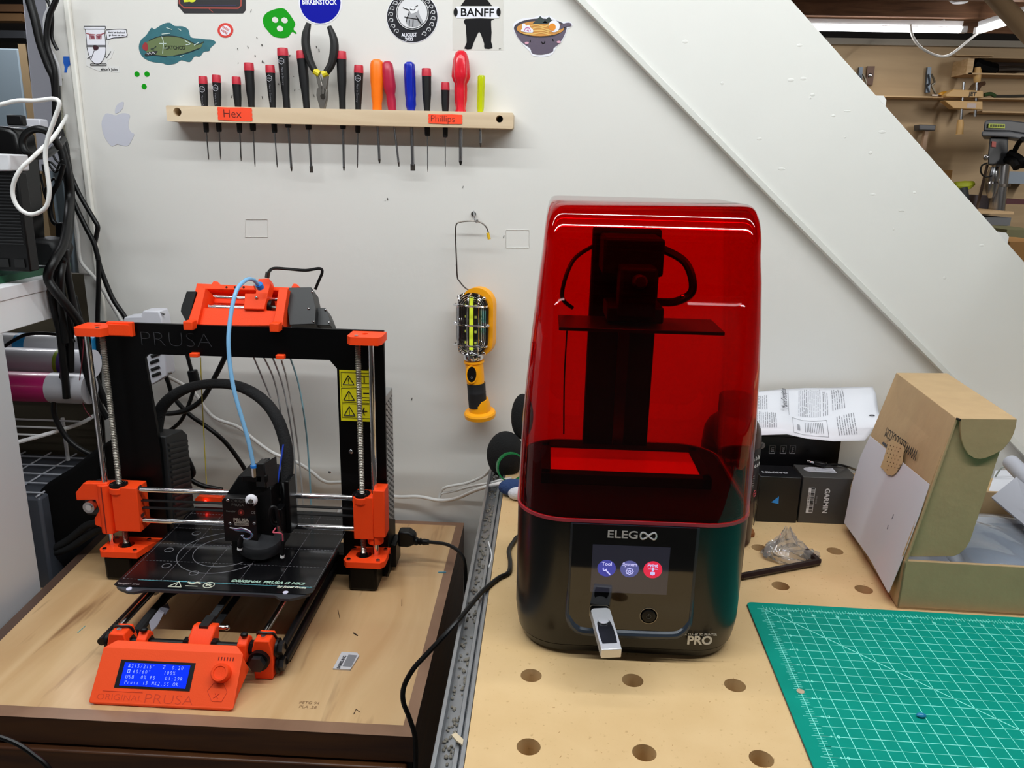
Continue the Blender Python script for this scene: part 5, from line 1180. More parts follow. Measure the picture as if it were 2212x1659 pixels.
# black boxed gadget, standing watch boxes
bb = thing('gadget_box', 'long black glossy box behind the two small boxes, under the printed sheet', 'box', (.36, 1.12, .9))
GB = M('#0e0e11', .3)
p_ = PY(1817, 955, 1.09); ztop = PY(1700, 948, 1.09).z+.003
b_ = MB().bx(.262, p_.x, 1.09, 1.165, .9, ztop).build('carton', GB, bb, bev=.001)
f = FY(1.09)
for k, (px, t) in enumerate(((1672, 'U5'), (1696, '30w'), (1716, 'AAA'))):
    p = PY(px-4, 971, 1.09); m = MB(); rectline(m, f, p.x-.0042, p.x+.0042, p.z-.0062, p.z+.0062, .0005, .0004); m.build('icon_frame', M('#a6a6ac', .5), b_)
    text(t, f, p.x, p.z, .0058 if len(t) < 3 else .0042, M('#a6a6ac', .5), b_, rot=-PI/2, ext=.0001, w=.0003, bold=.0002)
p = PY(1645, 962, 1.09); m = MB(); m.lathe([(.0052, 0), (.0052, .0005)], (p.x, 1.09, p.z), (0, -1, 0), 20); mb_ = m.build('round_mark', M('#bdbdc2', .5), b_)
text('360', f, p.x, p.z, .0042, M('#26262a', .5), b_, rot=-PI/2, ext=.0001, w=.0006); p = PY(1641, 980, 1.09); text('HOURS', f, p.x, p.z, .003, M('#8a8a90', .5), b_, rot=-PI/2, w=.0004)
g1 = thing('watch_box', 'glossy black watch box with a blue triangle, left of the grey box', 'box', (.33, 1.04, .9))
b_ = MB().bx(.302, .3575, 1.019, 1.064, .9, .967).build('carton', GB, g1, bev=.0008)
MB().prism([(.2965, 1.006, .9), (.3015, 1.019, .9), (.3015, 1.019, .966), (.300, 1.010, .966)], (-.0006, .0, 0)).build('open_flap', M('#1a1a1e', .3), g1)
p = PY(1676, 1081, 1.0188); MB().prism([(p.x-.006, 1.019, p.z-.003), (p.x+.004, 1.019, p.z-.005), (p.x+.0035, 1.019, p.z+.006)], (0, -.0003, 0)).build('blue_triangle', M('#2a8fe0', .4), b_)
ft_ = Fr((.33, 1.04, .967), (-1, 0, 0), (0, -1, 0)); text('GARMIN', ft_, .004, .004, .0085, M('#9b9ba0', .4), b_, bold=.0003, sx=1.1, ext=.0001)
g2 = thing('watch_box', 'dark grey watch box with white barcode, right of the black box', 'box', (.395, 1.04, .9))
b_ = MB().bx(.3605, .4345, 1.021, 1.068, .9, .968).build('carton', M('#4b4a49', .4, .3), g2, bev=.0008)
f = FY(1.021); p = PY(1751, 1081, 1.021); m = MB(); f.box(m, p.x-.0045, p.x+.0045, p.z-.0185, p.z+.0185, 0, .0003); lbl = m.build('barcode_label', M('#d8d8da', .5), b_)
m = MB(); rnd = random.Random(8); z = p.z-.017
while z < p.z+.017:
    t_ = rnd.choice((.0004, .0008, .0012)); f.box(m, p.x-.001, p.x+.004, z, z+t_, 0, .0005); z += t_+rnd.choice((.0004, .0007, .001))
m.build('barcode', K, lbl)
text('0 53759 71115 2', f, p.x-.0032, p.z, .0034, K, lbl, rot=-PI/2, ext=.0001, w=.0004)
p = PY(1784, 1082, 1.021); text('GARMIN', f, p.x, p.z, .0092, M('#d0d0d2', .4), b_, rot=-PI/2, bold=.0003, sx=1.05, ext=.0001)
p = PY(1763, 1080, 1.021); text('010-02158', f, p.x, p.z, .0028, M('#8f8f92', .4), b_, rot=-PI/2, ext=.0001)
ft_ = Fr((.392, 1.045, .968), (1, 0, 0), (0, 1, 0)); m = MB()
ft_.box(m, -.013, .020, -.004, .014, 0, .0003); tl = m.build('top_label', M('#c9cad2', .5), b_)
m = MB(); m.lathe([(.0085, 0), (.0085, .0005)], ft_.p(-.014, .004), (0, 0, 1), 24).lathe([(.0055, .0005), (.0055, .0008)], ft_.p(-.014, .004), (0, 0, 1), 24); m.build('round_label', M('#a9a9b0', .4), b_)
m = MB()
for k in range(5): ft_.box(m, -.008, .018, -.002+.003*k, -.0014+.003*k, .0003, .0005)
m.build('label_rules', M('#55555c', .5), tl)
# short usb cable lying on the watch boxes
uc = thing('usb_cable', 'black usb charging cable with metal plug lying on the small boxes', 'cable', (.42, 1.055, .969))
MB().tube([PZ(1765, 1000, .973), PZ(1785, 1004, .973), PZ(1805, 1003, .973), PZ(1830, 1008, .97), PZ(1850, 1016, .955), PZ(1862, 1030, .93)], .0016, 8).build('cord', CABLE, uc)
q0 = PZ(1766, 1000, .974); dq = (PZ(1748, 996, .974)-q0).normalized()
MB().box(q0-dq*.004, (.016, .008, .005), Vector((1, 0, 0)).rotation_difference(dq).to_matrix()).build('plug_body', CABLE, uc, bev=.001)
MB().box(q0+dq*.009, (.010, .0055, .0028), Vector((1, 0, 0)).rotation_difference(dq).to_matrix()).build('plug_tip', CHROME, uc, bev=.0005)
# big printed instruction sheet lying over the boxes up to the wall
FRT = [PZ(1600, 930, 1.008), PZ(1640, 940, 1.009), PZ(1700, 938, 1.012), PZ(1740, 947, 1.006), PZ(1800, 953, 1.008), PZ(1868, 952, 1.014), PZ(1903, 908, 1.024)]
bck = [PY(1585, 842, 1.255), PY(1640, 845, 1.255), PY(1690, 841, 1.255), PY(1740, 838, 1.255), PY(1790, 838, 1.255), PY(1845, 836, 1.255), PY(1885, 835, 1.255)]
def shf(u, v):
    i = min(5, int(u*6)); t = u*6-i; a = FRT[i].lerp(FRT[i+1], t); b = bck[i].lerp(bck[i+1], t); p = a.lerp(b, v); p.z += .006*math.sin(PI*v)*math.sin(9*u)+.004*math.sin(7*v+3*u)*v*(1-v)*4; return p
m = MB().grid(shf, 24, 12); sh = tag(m.build('instruction_sheet', PAPER, solid=.0004), 'large white printed instruction sheet draped behind the red-hooded printer', 'paper')
# print: follow the surface
def onsheet(lines, mat, name, lift=.0009):
    m = MB()
    for u0, u1, v0, v1 in lines:
        n_ = max(1, int((u1-u0)*16)); k_ = max(1, int((v1-v0)*12))
        for i in range(n_):
            for j in range(k_):
                a, b = u0+(u1-u0)*i/n_, u0+(u1-u0)*(i+1)/n_; c, d = v0+(v1-v0)*j/k_, v0+(v1-v0)*(j+1)/k_
                q = [m.bm.verts.new(shf(x, y)+Vector((0, 0, lift))) for x, y in ((a, c), (b, c), (b, d), (a, d))]; m.bm.faces.new(q)
    m._f(); return m.build(name, mat, sh, smooth=False)
L1 = []; rnd = random.Random(4)
for (u0, u1, v0, v1) in ((.03, .14, .50, .86), (.16, .22, .5, .82), (.02, .10, .10, .4), (.12, .27, .10, .42), (.45, .60, .50, .95), (.62, .66, .5, .9), (.68, .76, .55, .93), (.70, .80, .08, .45)):
    u = u0
    while u < u1:
        v = v0
        while v < v1-.02:
            w_ = rnd.uniform(.03, .10); L1.append((u, u+.0045, v, min(v+w_, v1))); v += w_+.015
        u += .0135
onsheet(L1, M('#8d8e95', .8), 'body_text')
onsheet([(.37, .372, .46, .95), (.395, .397, .05, .42), (.64, .642, .05, .42), (.395, .64, .42, .425), (.395, .64, .05, .055)]+[(.50+.011*k, .503+.011*k, .10+.01*(k % 3), .38) for k in range(11)]+[(.43, .455, .12+.012*k, .127+.012*k) for k in range(12)], M('#6f7078', .8), 'diagram')
a_, b_ = shf(.335, .50), shf(.335, .92); X_ = (b_-a_).normalized(); Y_ = (shf(.30, .6)-shf(.36, .6)).normalized()
fsn = Fr(a_+Vector((0, 0, .0015)), X_, Y_); textfit('Marine Description', fsn, (b_-a_).length/2, 0, (b_-a_).length*.95, .0115, M('#3c3d44', .8), sh, w=.005)
a_ = shf(.93, .25); m = MB(); fq = Fr(a_, (1, .3, 0), (-.2, 1, .0)); m.tube([fq.p(.004*math.cos(t), .0022*math.sin(t), .002) for t in [k*PI/5 for k in range(11)]], .0006, 5); m.build('printed_mark', K, sh)

# ------------------------------------------------------------------ brown carton with raised lid
CB = M('#b79a72', .75, var=.05, vscale=40, bump=.15, bscale=150); CBI = M('#bfa276', .75, var=.04, vscale=40)
ct = thing('shipping_carton', 'brown cardboard mailer carton with raised lid and taped white sheet', 'box', (.48, .9, .9))
a0 = Vector((.4045, .803, .9005)); xd = Vector((.1387, -.004, 0)).normalized(); yd = Vector((.021, .221, 0)).normalized(); TW, TD, TH = .26, .222, .0585; zz = Vector((0, 0, 1)); th_ = .0026
def wallp(o, d, L_, H_, t, name, nrm, mat=CB): return MB().prism([o, o+d*L_, o+d*L_+zz*H_, o+zz*H_], nrm*t).build(name, mat, ct, smooth=False, bev=.0006)
wallp(a0, xd, TW, TH, .0045, 'tray_wall', yd); wallp(a0+yd*TD, xd, TW, TH, .0045, 'tray_wall', -yd)
wallp(a0, yd, TD, TH-.002, th_, 'tray_wall', xd); wallp(a0+xd*TW, yd, TD, TH, .0045, 'tray_wall', -xd)
MB().prism([a0, a0+xd*TW, a0+xd*TW+yd*TD, a0+yd*TD], (0, 0, .002)).build('tray_floor', CBI, ct, smooth=False)
HF = a0+zz*TH+xd*.0005; HBk = a0+yd*TD+zz*TH
TF = PY(2065, 903, .806); TB = PY(1936, 805, 1.026); TFr = PY(2197, 905, .806); TBr = PY(2046, 806, 1.026)
def quadp(P, nv, name, mat=CB, t=th_): return MB().prism(P, nv*t).build(name, mat, ct, smooth=False, bev=.0005)
nl = (HBk-HF).cross(TF-HF).normalized(); nl = nl if nl.x > 0 else -nl
lidp = quadp([HF, HBk, TB, TF], nl, 'lid_panel')
quadp([TF, TB, TBr, TFr], Vector((0, 0, -1)), 'lid_edge')
W_ = [(2064, 903), (2180, 905), (2161, 973), (2102, 1150), (2096, 1168), (2086, 1185), (2072, 1197), (2058, 1202.5), (1950, 1203)]
quadp([PY(a, b, .8075) for a, b in W_], Vector((0, 1, 0)), 'lid_wing')
quadp([PY(a, b, 1.026) for a, b in ((1936, 805), (2046, 806), (2020, 1000), (1850, 1080))], Vector((0, -1, 0)), 'lid_wing')
quadp([PY(a, b, .8035) for a, b in ((2074, 904), (2197, 905.5), (2195, 921), (2190, 937), (2182, 953), (2167, 971), (2150, 981), (2132, 989), (2117, 992), (2104, 990), (2092, 982), (2083, 968), (2077, 950), (2075, 930))], Vector((0, 1, 0)), 'tuck_flap')
MB().cyl(PY(2066, 904, .8065), PY(2075, 907, .803), .0012, n=6).build('slot_shadow_gap', M('#1a120b', .9), ct)
# frame of the lid face (seen from the left): u runs along the hinge towards the viewer
LF = Fr(HBk, HF-HBk, TB-HBk)
if LF.z.x > 0: LF = Fr(HBk, HF-HBk, TB-HBk)
def lfp(px, py, w=0): q = PL(px, py, HF, nl); return q-nl*w
A_ = lfp(1981, 985); B_ = lfp(1914, 933); X_ = (B_-A_).normalized(); up_ = (HF-TF); 
FT = Fr(A_, X_, up_)
if FT.z.dot(nl) > 0: FT = Fr(A_, X_, up_)
wl_ = (B_-A_).length
textfit('WWW.ELEGOO.COM', FT, wl_/2, 0, wl_, .0125, M('#1c1a16', .8), lidp, w=(.0004 if FT.z.dot(nl) < 0 else -.0012))
# taped sheet hanging on the lid
SHP = [(1882, 942), (2011, 1047), (1990, 1110), (1950, 1215), (1923, 1281), (1921, 1280), (1880, 1205), (1826, 1130), (1843, 1045), (1862, 985)]
tsheet = lab(MB().prism([lfp(a, b, .0012) for a, b in SHP], -nl*.0004).build('taped_sheet', M('#d3d2dc', .8), ct, smooth=False), 'plain white paper sheet taped to the lid')
for a, b, c, d in ((1934, 1112, 1930, 1122), (1922, 1135, 1920, 1144)): MB().cyl(lfp(a, b, .0018), lfp(c, d, .0018), .0005, n=5).build('pen_tick', M('#777784', .8), tsheet)
TP = [(1924, 955), (1934, 951), (1958, 966), (1954, 1002), (1940, 1024), (1932, 1029), (1922, 1027), (1914, 1016), (1907, 1010), (1914, 992), (1919, 975)]
tp_ = lab(MB().prism([lfp(a, b, .0026) for a, b in TP], -nl*.0004).build('packing_tape', M('#c3a275', .6), ct, smooth=False), 'brown dotted packing tape')
m = MB()
for i in range(5):
    for j in range(7):
        a, b = 1922+i*7+(j % 2)*3, 962+j*9+i*2
        if a < 1952 and b < 1018: m.cyl(lfp(a, b, .003), lfp(a, b, .0034), .0008, n=6)
m.build('tape_dots', M('#6a4f2c', .7), tp_)
lab(MB().prism([lfp(a, b, .0016) for a, b in ((1908, 958), (1912, 955), (1924, 967), (1923, 974))], -nl*.0006).build('tape_scrap', M('#3a3a40', .6), ct, smooth=False), 'small dark tape scrap')
# plastic-wrapped parts in the tray
PLS = sheer((.95, .96, .98), .08, 1.45, 'clear_bag', '#cfd4de', .22)
pp = tag(MB().prism([a0+xd*.012+yd*.01+zz*.012, a0+xd*.245+yd*.01+zz*.012, a0+xd*.245+yd*.20+zz*.012, a0+xd*.012+yd*.20+zz*.012], (0, 0, .018)).build('paper_stack', M('#c9cdd8', .7), bev=.001), 'white papers inside the open carton tray', 'paper')
bg1 = tag(MB().prism([a0+xd*.09+yd*.03+zz*.0315, a0+xd*.235+yd*.03+zz*.0315, a0+xd*.225+yd*.16+zz*.0315, a0+xd*.10+yd*.15+zz*.0315], (0, 0, .010)).build('wrapped_plate', M('#5b7288', .5), bev=.002), 'blue grey flat part wrapped in clear plastic in the tray', 'part')
rnd = random.Random(9)
def crump(c, sx_, sy_, h_, seed, nx=16, ny=12):
    r = random.Random(seed); ph = [(r.uniform(8, 26), r.uniform(8, 26), r.uniform(0, 6)) for _ in range(5)]
    def f_(u, v):
        x, y = (u-.5)*sx_, (v-.5)*sy_; z = sum(math.sin(a*u+b*v*.7+p)*.2 for a, b, p in ph)
        return c+xd*x+yd*y+zz*(h_*(.5+.35*z)*(1-(2*u-1)**4)*(1-(2*v-1)**4)+.001)
    return f_
tag(MB().grid(crump(a0+xd*.15+yd*.095+zz*.046, .18, .15, .012, 3), 22, 18).build('clear_bag', PLS, solid=.0002, ang=80), 'crinkled clear plastic bag over the part in the carton tray', 'plastic bag')
# things at the far right behind the carton
tag(MB().prism([PZ(2128, 1085, .905), PZ(2150, 1020, .905), PZ(2212, 1018, .905), PZ(2290, 1030, .905), PZ(2280, 1120, .905)], (0, 0, .003)).build('loose_paper', PAPER), 'white paper sheet lying behind the open carton', 'paper')
tag(MB().cyl(PZ(2185, 1000, .985), PZ(2330, 1150, .985), .011, n=24).build('paper_roll', M('#b9bac4', .6)), 'pale grey rolled paper tube at the right edge above the tray', 'roll')
tag(MB().prism([PZ(2143, 1078, .965), PZ(2197, 1034, .985), PZ(2300, 1128, .985), PZ(2240, 1160, .965)], (0, .002, .002)).build('grey_card', M('#b0b1bb', .6)), 'light grey card leaning under the rolled tube at right', 'card')
tag(MB().tube([PZ(2150, 1030, .91), PZ(2165, 1010, .93), PZ(2190, 1003, .935), PZ(2215, 1010, .93)], .0012, 8).build('grey_cable', M('#8d948e', .5)), 'thin grey green cable by the wall right of the carton', 'cable')

# ------------------------------------------------------------------ cutting mat
MG = M('#008b7a', .6, var=.05, vscale=30, spec=.12); ML = M('#8ff5e6', .6)
mo = PZ(1612, 1300, .9025); mx_ = Vector((.2995, -.0075, 0)).normalized(); my_ = Vector((-mx_.y, mx_.x, 0))*-1
MF = Fr(Vector((mo.x, mo.y, .9025)), mx_, -my_)       # v positive = away; the mat extends to -v
cm = MB().mesh(plate(MF, [(a, b) for a, b in rrect(0, .60, -.455, 0, .006)], [], -.0015, 0)).build('cutting_mat', MG, smooth=False)
tag(cm, 'green self-healing cutting mat with white inch grid on the workbench', 'cutting mat')
bk = MB().mesh(plate(MF, [(a, b) for a, b in rrect(-.0004, .6004, -.4554, .0004, .006)], [], -.0023, -.0015)).build('mat_underside', M('#6b4a44', .7), cm, smooth=False)
ox, oy, inch = .0165, -.0125, .0254
m = MB()
def ln(a, b, c, d, w_=.0005): 
    L_ = math.hypot(c-a, d-b); ang = math.atan2(d-b, c-a); m.box(MF.p((a+c)/2, (b+d)/2, .00005), (L_, w_, .0001), MF.rot @ Matrix.Rotation(ang, 3, 'Z'))
NI, NJ = 22, 17
for i in range(NI*2+1):
    u = ox+inch*i/2; ln(u, oy+(.004 if i in (0,) else 0), u, oy-inch*NJ, .00062 if i % 2 == 0 else .0004)
for j in range(NJ*2+1):
    v = oy-inch*j/2; ln(ox, v, ox+inch*NI, v, .00062 if j % 2 == 0 else .0004)
ln(ox, oy, ox+inch*NJ, oy-inch*NJ, .0009); ln(ox+inch*NI, oy, ox+inch*(NI-NJ), oy-inch*NJ, .0009); ln(ox+inch*15, oy-inch*15, ox+inch*9, oy-inch*7, .0001)
m.build('grid_lines', ML, cm, smooth=False)
m = MB()
for i in range(NI*8+1):
    u = ox+inch*i/8; h_ = .010 if i % 8 == 0 else .0075 if i % 4 == 0 else .0052
    ln(u, oy-h_*.6, u, oy+h_*.6, .0004)
for j in range(NJ*8+1):
    v = oy-inch*j/8; h_ = .012 if j % 8 == 0 else .009 if j % 4 == 0 else .0062
    ln(ox-h_*.6, v, ox+h_*.6, v, .0004)
m.build('ruler_ticks', ML, cm, smooth=False)
m = MB()
def num(t, u, v, s_=.0045):
    me_ = textm(t, MF, u, v, s_, ext=.00005, w=.0002, bold=.0001); m.mesh(me_); bpy.data.meshes.remove(me_)
    
for j in range(1, NJ): 
    for t, u in ((str(j), ox+.0155), (str(NJ-j), ox+.0095)): num(t, u, oy-inch*j, .0048 if u > ox+.01 else .003)
for i in range(1, NI): num(str(NI-i), ox+inch*i, oy-.0095)
m.build('ruler_numbers', ML, cm, smooth=False)
tag(MB().lathe([(.0032, 0), (.0036, .0006), (.002, .001)], PZ(1729, 1494, .9027), (0, 0, 1), 14).build('paper_punching', M('#b9a48a', .7)), 'tiny tan round chip on the left border of the green mat', 'scrap')
tag(MB().sph(PZ(1990, 1545, .9045), .0035, (1.3, .8, .6), 10, 6).build('blue_bit', M('#1c7da6', .3)), 'tiny blue plastic bit in the middle of the green mat', 'scrap')

# ------------------------------------------------------------------ hex key, crumpled bag
kz = .9046
e0, e1, e2 = PZ(1597, 1246, kz), PZ(1770, 1213, kz), PZ(1741, 1190, kz+.004)
dK = (e0-e1).normalized(); dS = (e2-e1).normalized()
HK = M('#32211d', .35, .5)
hkm = MB().tube([e0+dK*-.004, e0-dK*.06, e1+dK*.006, e1+dK*.0015+dS*.0015, e1+dS*.006, e2], .0042, 6, sub=4).cyl(e0-dK*.004, e0-dK*.002, .0042, .0028, n=6).sph(e0, .0038, u=10, v=8)
tag(hkm.build('hex_key', HK, ang=25), 'dark brown ball-end hex key lying on the workbench', 'hex key')
ctr_ = PZ(1705, 1205, .9005)
def bagf(u, v):
    a = 2*PI*u; r = (.030 if v < .5 else .030*(1-(v-.5)*1.55)); r *= 1+.20*math.sin(3*a+2*v*3)+.13*math.sin(8*a+13*v)+.08*math.sin(17*a-20*v); zt = .0008 if v < .02 else .030*max(0, v-.45)**1.2*1.9+.005*math.sin(6*a+v*22)*min(1,3*v)*(1-v*.5)+.007*min(1,v*3)
    r2 = r*(.5+.5*min(1, (1-v)*1.6)); return ctr_+Vector((r2*math.cos(a)-.002*v, r2*.62*math.sin(a)+.012*v, max(.0006, zt)))
tag(MB().grid(bagf, 30, 16).build('plastic_wrap', sheer((.96, .96, .97), .06, 1.45, 'crumpled_film', '#d6d0c8', .14), solid=.0002, ang=80), 'crumpled clear plastic wrapper beside the hex key', 'plastic bag')
tag(MB().prism([PZ(1616, 1140, .9005), PZ(1627, 1152, .9005), PZ(1630, 1160, .9005), PZ(1618, 1162, .9005)], (0, 0, .006)).build('cork_bit', M('#8a5226', .7), bev=.001), 'small orange brown bit on the bench right of the bottle', 'scrap')
# ================================================================== CORDS AND CABLES
def cable(name, label, pts, r, mat=CABLE, cat='cable', n=12, extra=None, grp=None, y=None):
    P = [(PZ(p[0], p[1], p[3]) if len(p) > 3 else PY(p[0], p[1], (p[2] if len(p) > 2 else y))) for p in pts]
    m = MB().tube(P, r, n); o = m.build(name, mat); return tag(o, label, cat, grp)
# resin printer cord over the rail and down past the cabinet
cp = [Vector((.05, .915, .935)), Vector((.045, .93, .915)), Vector((.02, .945, .904)), Vector((-.02, .940, .903)), PZ(1108, 1172, .903), PZ(1099, 1190, .903), PZ(1102, 1215, .903), PZ(1098, 1237, .903), PZ(1075, 1250, .903), PZ(1040, 1280, .903), PZ(1000, 1328, .903), PZ(985, 1345, .902), PZ(955, 1378, .892), PZ(920, 1415, .875), PZ(893, 1445, .86), PZ(873, 1482, .84), PZ(871, 1515, .825), PZ(884, 1550, .80), PY(896, 1590, .706), PY(898, 1640, .70), PY(896, 1700, .70), PY(894, 1800, .70)]
tag(MB().tube(cp, .0027, 8).build('mains_cable', CABLE), 'black cord running from the resin printer over the rail and down the gap', 'cord')
# plug of the filament printer
pc = thing('mains_cable', 'black mains cord with moulded plug leaving the right rear of the filament printer', 'cord', (-.17, 1.1, .79))
P = [Vector((-.211, 1.094, .792)), PY(880, 1163, 1.094), PY(902, 1168, 1.094), PY(922, 1171, 1.094)]
MB().prism([PY(859, 1150, 1.084), PY(882, 1150, 1.084), PY(896, 1160, 1.084), PY(896, 1178, 1.084), PY(880, 1184, 1.084), PY(859, 1182, 1.084)], (0, .02, 0)).build('plug', BLACKP, pc, bev=.003)
MB().lathe([(.006, 0), (.0062, .004), (.0045, .006), (.0058, .009), (.0042, .011), (.0052, .014), (.004, .022)], PY(896, 1169, 1.094), PY(922, 1171, 1.094)-PY(896, 1169, 1.094), 12).build('strain_relief', BLACKP, pc)
MB().tube([PY(915, 1170, 1.094), PY(940, 1172, 1.09), PY(965, 1176, 1.085), PY(985, 1186, 1.08), PY(998, 1200, 1.075), PY(1004, 1218, 1.07), PY(1006, 1245, 1.07), PY(1006, 1300, 1.07)], .0028, 8).build('cord', CABLE, pc)
tag(MB().tube([PY(-40, 1585, .66), PY(0, 1592, .66), PY(40, 1608, .66), PY(75, 1632, .66), PY(105, 1659, .66), PY(130, 1710, .66)], .0026, 8).build('mains_cable', CABLE), 'black cord crossing the lower left corner in front of the cabinet', 'cord')
# white cables along the wall
cable('white_cable', 'white cable drooping behind the filament printer and on to the workbench', [(300, 735, 1.2), (330, 790, 1.21), (360, 812, 1.22), (392, 829, 1.24), (420, 849, 1.25), (444, 883, 1.255), (468, 905, 1.255), (516, 923, 1.255), (553, 953, 1.255), (591, 979, 1.255), (639, 998, 1.255), (669, 1016, 1.255), (703, 1041, 1.255), (750, 1043, 1.255), (810, 1065, 1.255), (857, 1073, 1.255), (905, 1073, 1.25), (950, 1081, 1.24), (985, 1077, 1.22), (1020, 1062, 1.18), (1045, 1053, 1.14), (1072, 1046, 0, .9035), (1098, 1040, 0, .9035), (1122, 1036, 0, .9035)], .0030, WHITEC)
cable('white_cable', 'thin white cable with a kink, uppermost of those between the printers', [(1082, 1004, 1.17), (1062, 1012, 1.19), (1045, 1028, 1.22), (1010, 1043, 1.235), (965, 1052, 1.245), (953, 1062, 1.25), (948, 1076, 1.25)], .0024, WHITEC)
cable('white_cable', 'thin white cable between the printers, middle of the three', [(1104, 1033, 0, .903), (1078, 1038, 0, .903), (1056, 1044, 1.15), (1020, 1050, 1.20), (985, 1060, 1.245), (955, 1066, 1.25), (951, 1072, 1.253)], .0020, WHITEC)
# black cables behind the filament printer
CB1 = 'black cables behind the filament printer'
cable('black_cable', 'black cable looping down left behind the frame window from the top bar', [(490, 755), (484, 775), (464, 815), (437, 862), (403, 886), (370, 893), (352, 892)], .0042, y=1.19, grp=CB1)
cable('black_cable', 'black cable running diagonally down right behind the extruder', [(352, 800), (362, 822), (376, 859), (410, 896), (444, 920), (478, 947), (505, 978), (535, 1025), (545, 1060)], .0036, y=1.215, grp=CB1)
cable('black_cable', 'black cable with a moulded connector hanging from the frame top bar', [(404, 765), (412, 795), (420, 820), (418, 842), (407, 876), (390, 910), (363, 933), (352, 940)], .0032, y=1.2, grp=CB1)
MBc = MB().cyl(PY(415, 800, 1.198), PY(424, 836, 1.198), .008, .009, n=14); tag(MBc.build('cable_connector', BLACKP, bev=.001), 'black moulded cable connector seen through the frame window', 'connector')
cable('black_cable', 'black cable under the electronics box curving to the right', [(405, 990), (418, 1020), (412, 1035), (440, 1050), (480, 1058)], .004, y=1.17, grp=CB1)
# white perforated supply behind the frame
pw = thing('power_strip', 'white slotted power block with bolts behind the top left of the frame', 'power block', PY(335, 830, 1.19))
yq = 1.185
MB().prism([PY(a, b, yq) for a, b in ((264, 700), (268, 685), (305, 683), (307, 672), (343, 672), (350, 690), (357, 765), (361, 812), (329, 832), (318, 822), (313, 765), (300, 716))], (0, .03, 0)).build('housing', M('#d0d0d8', .5), pw, bev=.002)
for a, b in ((336, 767), (334, 781), (336, 796), (338, 809)): MB().cyl(PY(a-9, b+3, yq-.0003), PY(a+9, b-4, yq-.0003), .0024, n=8).build('slot', M('#0b0b0c', .8), pw)
for a, b, c, d in ((360, 806, 373, 804), (304, 690, 318, 688), (344, 676, 356, 679)): MB().cyl(PY(a, b, yq+.004), PY(c, d, yq+.004), .0018, n=8).sph(PY(a, b, yq+.004), .003, u=10, v=6).build('bolt', STEEL, pw)

# bundle of cables at the left corner
G2 = 'black cables bundled at the left wall corner'
def bc(label, pts, r, y=1.24, mat=CABLE): return cable('black_cable', label, pts, r, mat, y=y, grp=G2)
bc('thick black cable entering at the top left and joining the bundle', [(60, -30), (64, 0), (76, 44), (88, 95), (105, 142), (118, 172), (122, 220), (121, 290)], .0062)
bc('black cable bowing left beside the thick one at the top left', [(128, -30), (121, 0), (106, 37), (101, 91), (118, 150), (121, 200), (124, 260), (132, 310)], .0040, 1.225)
cable('grey_cable', 'pale grey cable bowing beside the black ones at the top left', [(122, -30), (116, 0), (96, 44), (108, 101), (126, 145), (130, 185)], .0027, M('#b5b5b8', .4), y=1.236)
bc('thin black cable crossing behind at the top of the corner', [(90, -20), (108, 12), (113, 40), (112, 80), (124, 108)], .0026, 1.235)
bc('main black trunk cable down the corner into the lower loop', [(121, 290), (135, 330), (146, 380), (150, 430), (146, 480, 1.17), (136, 530, 1.13), (118, 562, 1.10), (106, 585, 1.09), (105, 605, 1.09), (121, 631, 1.09), (152, 670, 1.10), (178, 712, 1.12), (187, 770, 1.14), (192, 800, 1.16)], .0065, 1.215)
bc('black cable beside the trunk sweeping to the desk edge', [(128, 280), (139, 320), (148, 370), (153, 420), (150, 490, 1.19), (140, 545, 1.14), (131, 590, 1.11), (130, 640, 1.11), (136, 690, 1.11), (142, 740, 1.11)], .0058, 1.23)
bc('glossy black cable bending back at a sharp elbow on the corner board', [(139, 300), (145, 324), (148, 361), (169, 415), (202, 472), (211, 489), (209, 505), (204, 528)], .0036, 1.245)
bc('long black cable crossing the corner board towards the filament printer', [(140, 330), (137, 360), (140, 385), (162, 442), (185, 490), (202, 523), (210, 550), (218, 582), (243, 644), (269, 683), (278, 705)], .0038, 1.235)
bc('black cable dropping vertically beside the corner board', [(213, 560), (213, 620), (211, 690), (213, 760), (216, 840), (222, 930), (225, 990)], .0036, 1.225)
bc('black strand hanging loose in front of the paper rolls, longest', [(124, 580), (112, 627), (121, 680), (130, 720), (139, 800), (142, 830), (144, 860)], .0055, 1.11)
bc('black strand hanging loose in front of the paper rolls, shorter', [(128, 575), (134, 640), (146, 680), (151, 720), (152, 760), (152, 803)], .0055, 1.12)
bc('inner black strand of the bundle fanning out behind the left rod holder', [(140, 540), (144, 580), (155, 640), (166, 690), (176, 740), (186, 800), (205, 860)], .0052, 1.13)
bc('black strand hugging the desk corner before it joins the loose ends', [(138, 560), (128, 600), (120, 640), (132, 690), (136, 760), (138, 820)], .0048, 1.12)
bc('black cable looping down to the black bag below the rolls', [(136, 700), (138, 780), (130, 830), (118, 865), (119, 900), (143, 944), (174, 970), (208, 985), (240, 990)], .0040, 1.125)
bc('black strand from the bundle passing behind the left z rods', [(160, 640), (175, 700), (190, 760), (205, 810), (225, 860), (240, 890)], .0045, 1.20)
bc('lower black strand passing behind the left z rods', [(150, 660), (178, 730), (195, 800), (208, 860), (232, 905)], .0045, 1.205)
bc('thin black cable arching left under the desk apron', [(160, 740), (150, 728), (110, 721), (60, 722), (30, 735), (10, 748)], .0026, 1.12)
bc('black cable from the bundle down to the brick adaptor', [(137, 355), (128, 390), (112, 420), (108, 450), (113, 475), (122, 485)], .0036, 1.2)
tag(MB().prism([PY(a, b, 1.19) for a, b in ((118, 482), (136, 480), (138, 522), (120, 526))], (0, .02, 0)).build('adaptor_brick', BLACKP, bev=.002), 'small black adaptor brick in the cable bundle', 'adaptor')
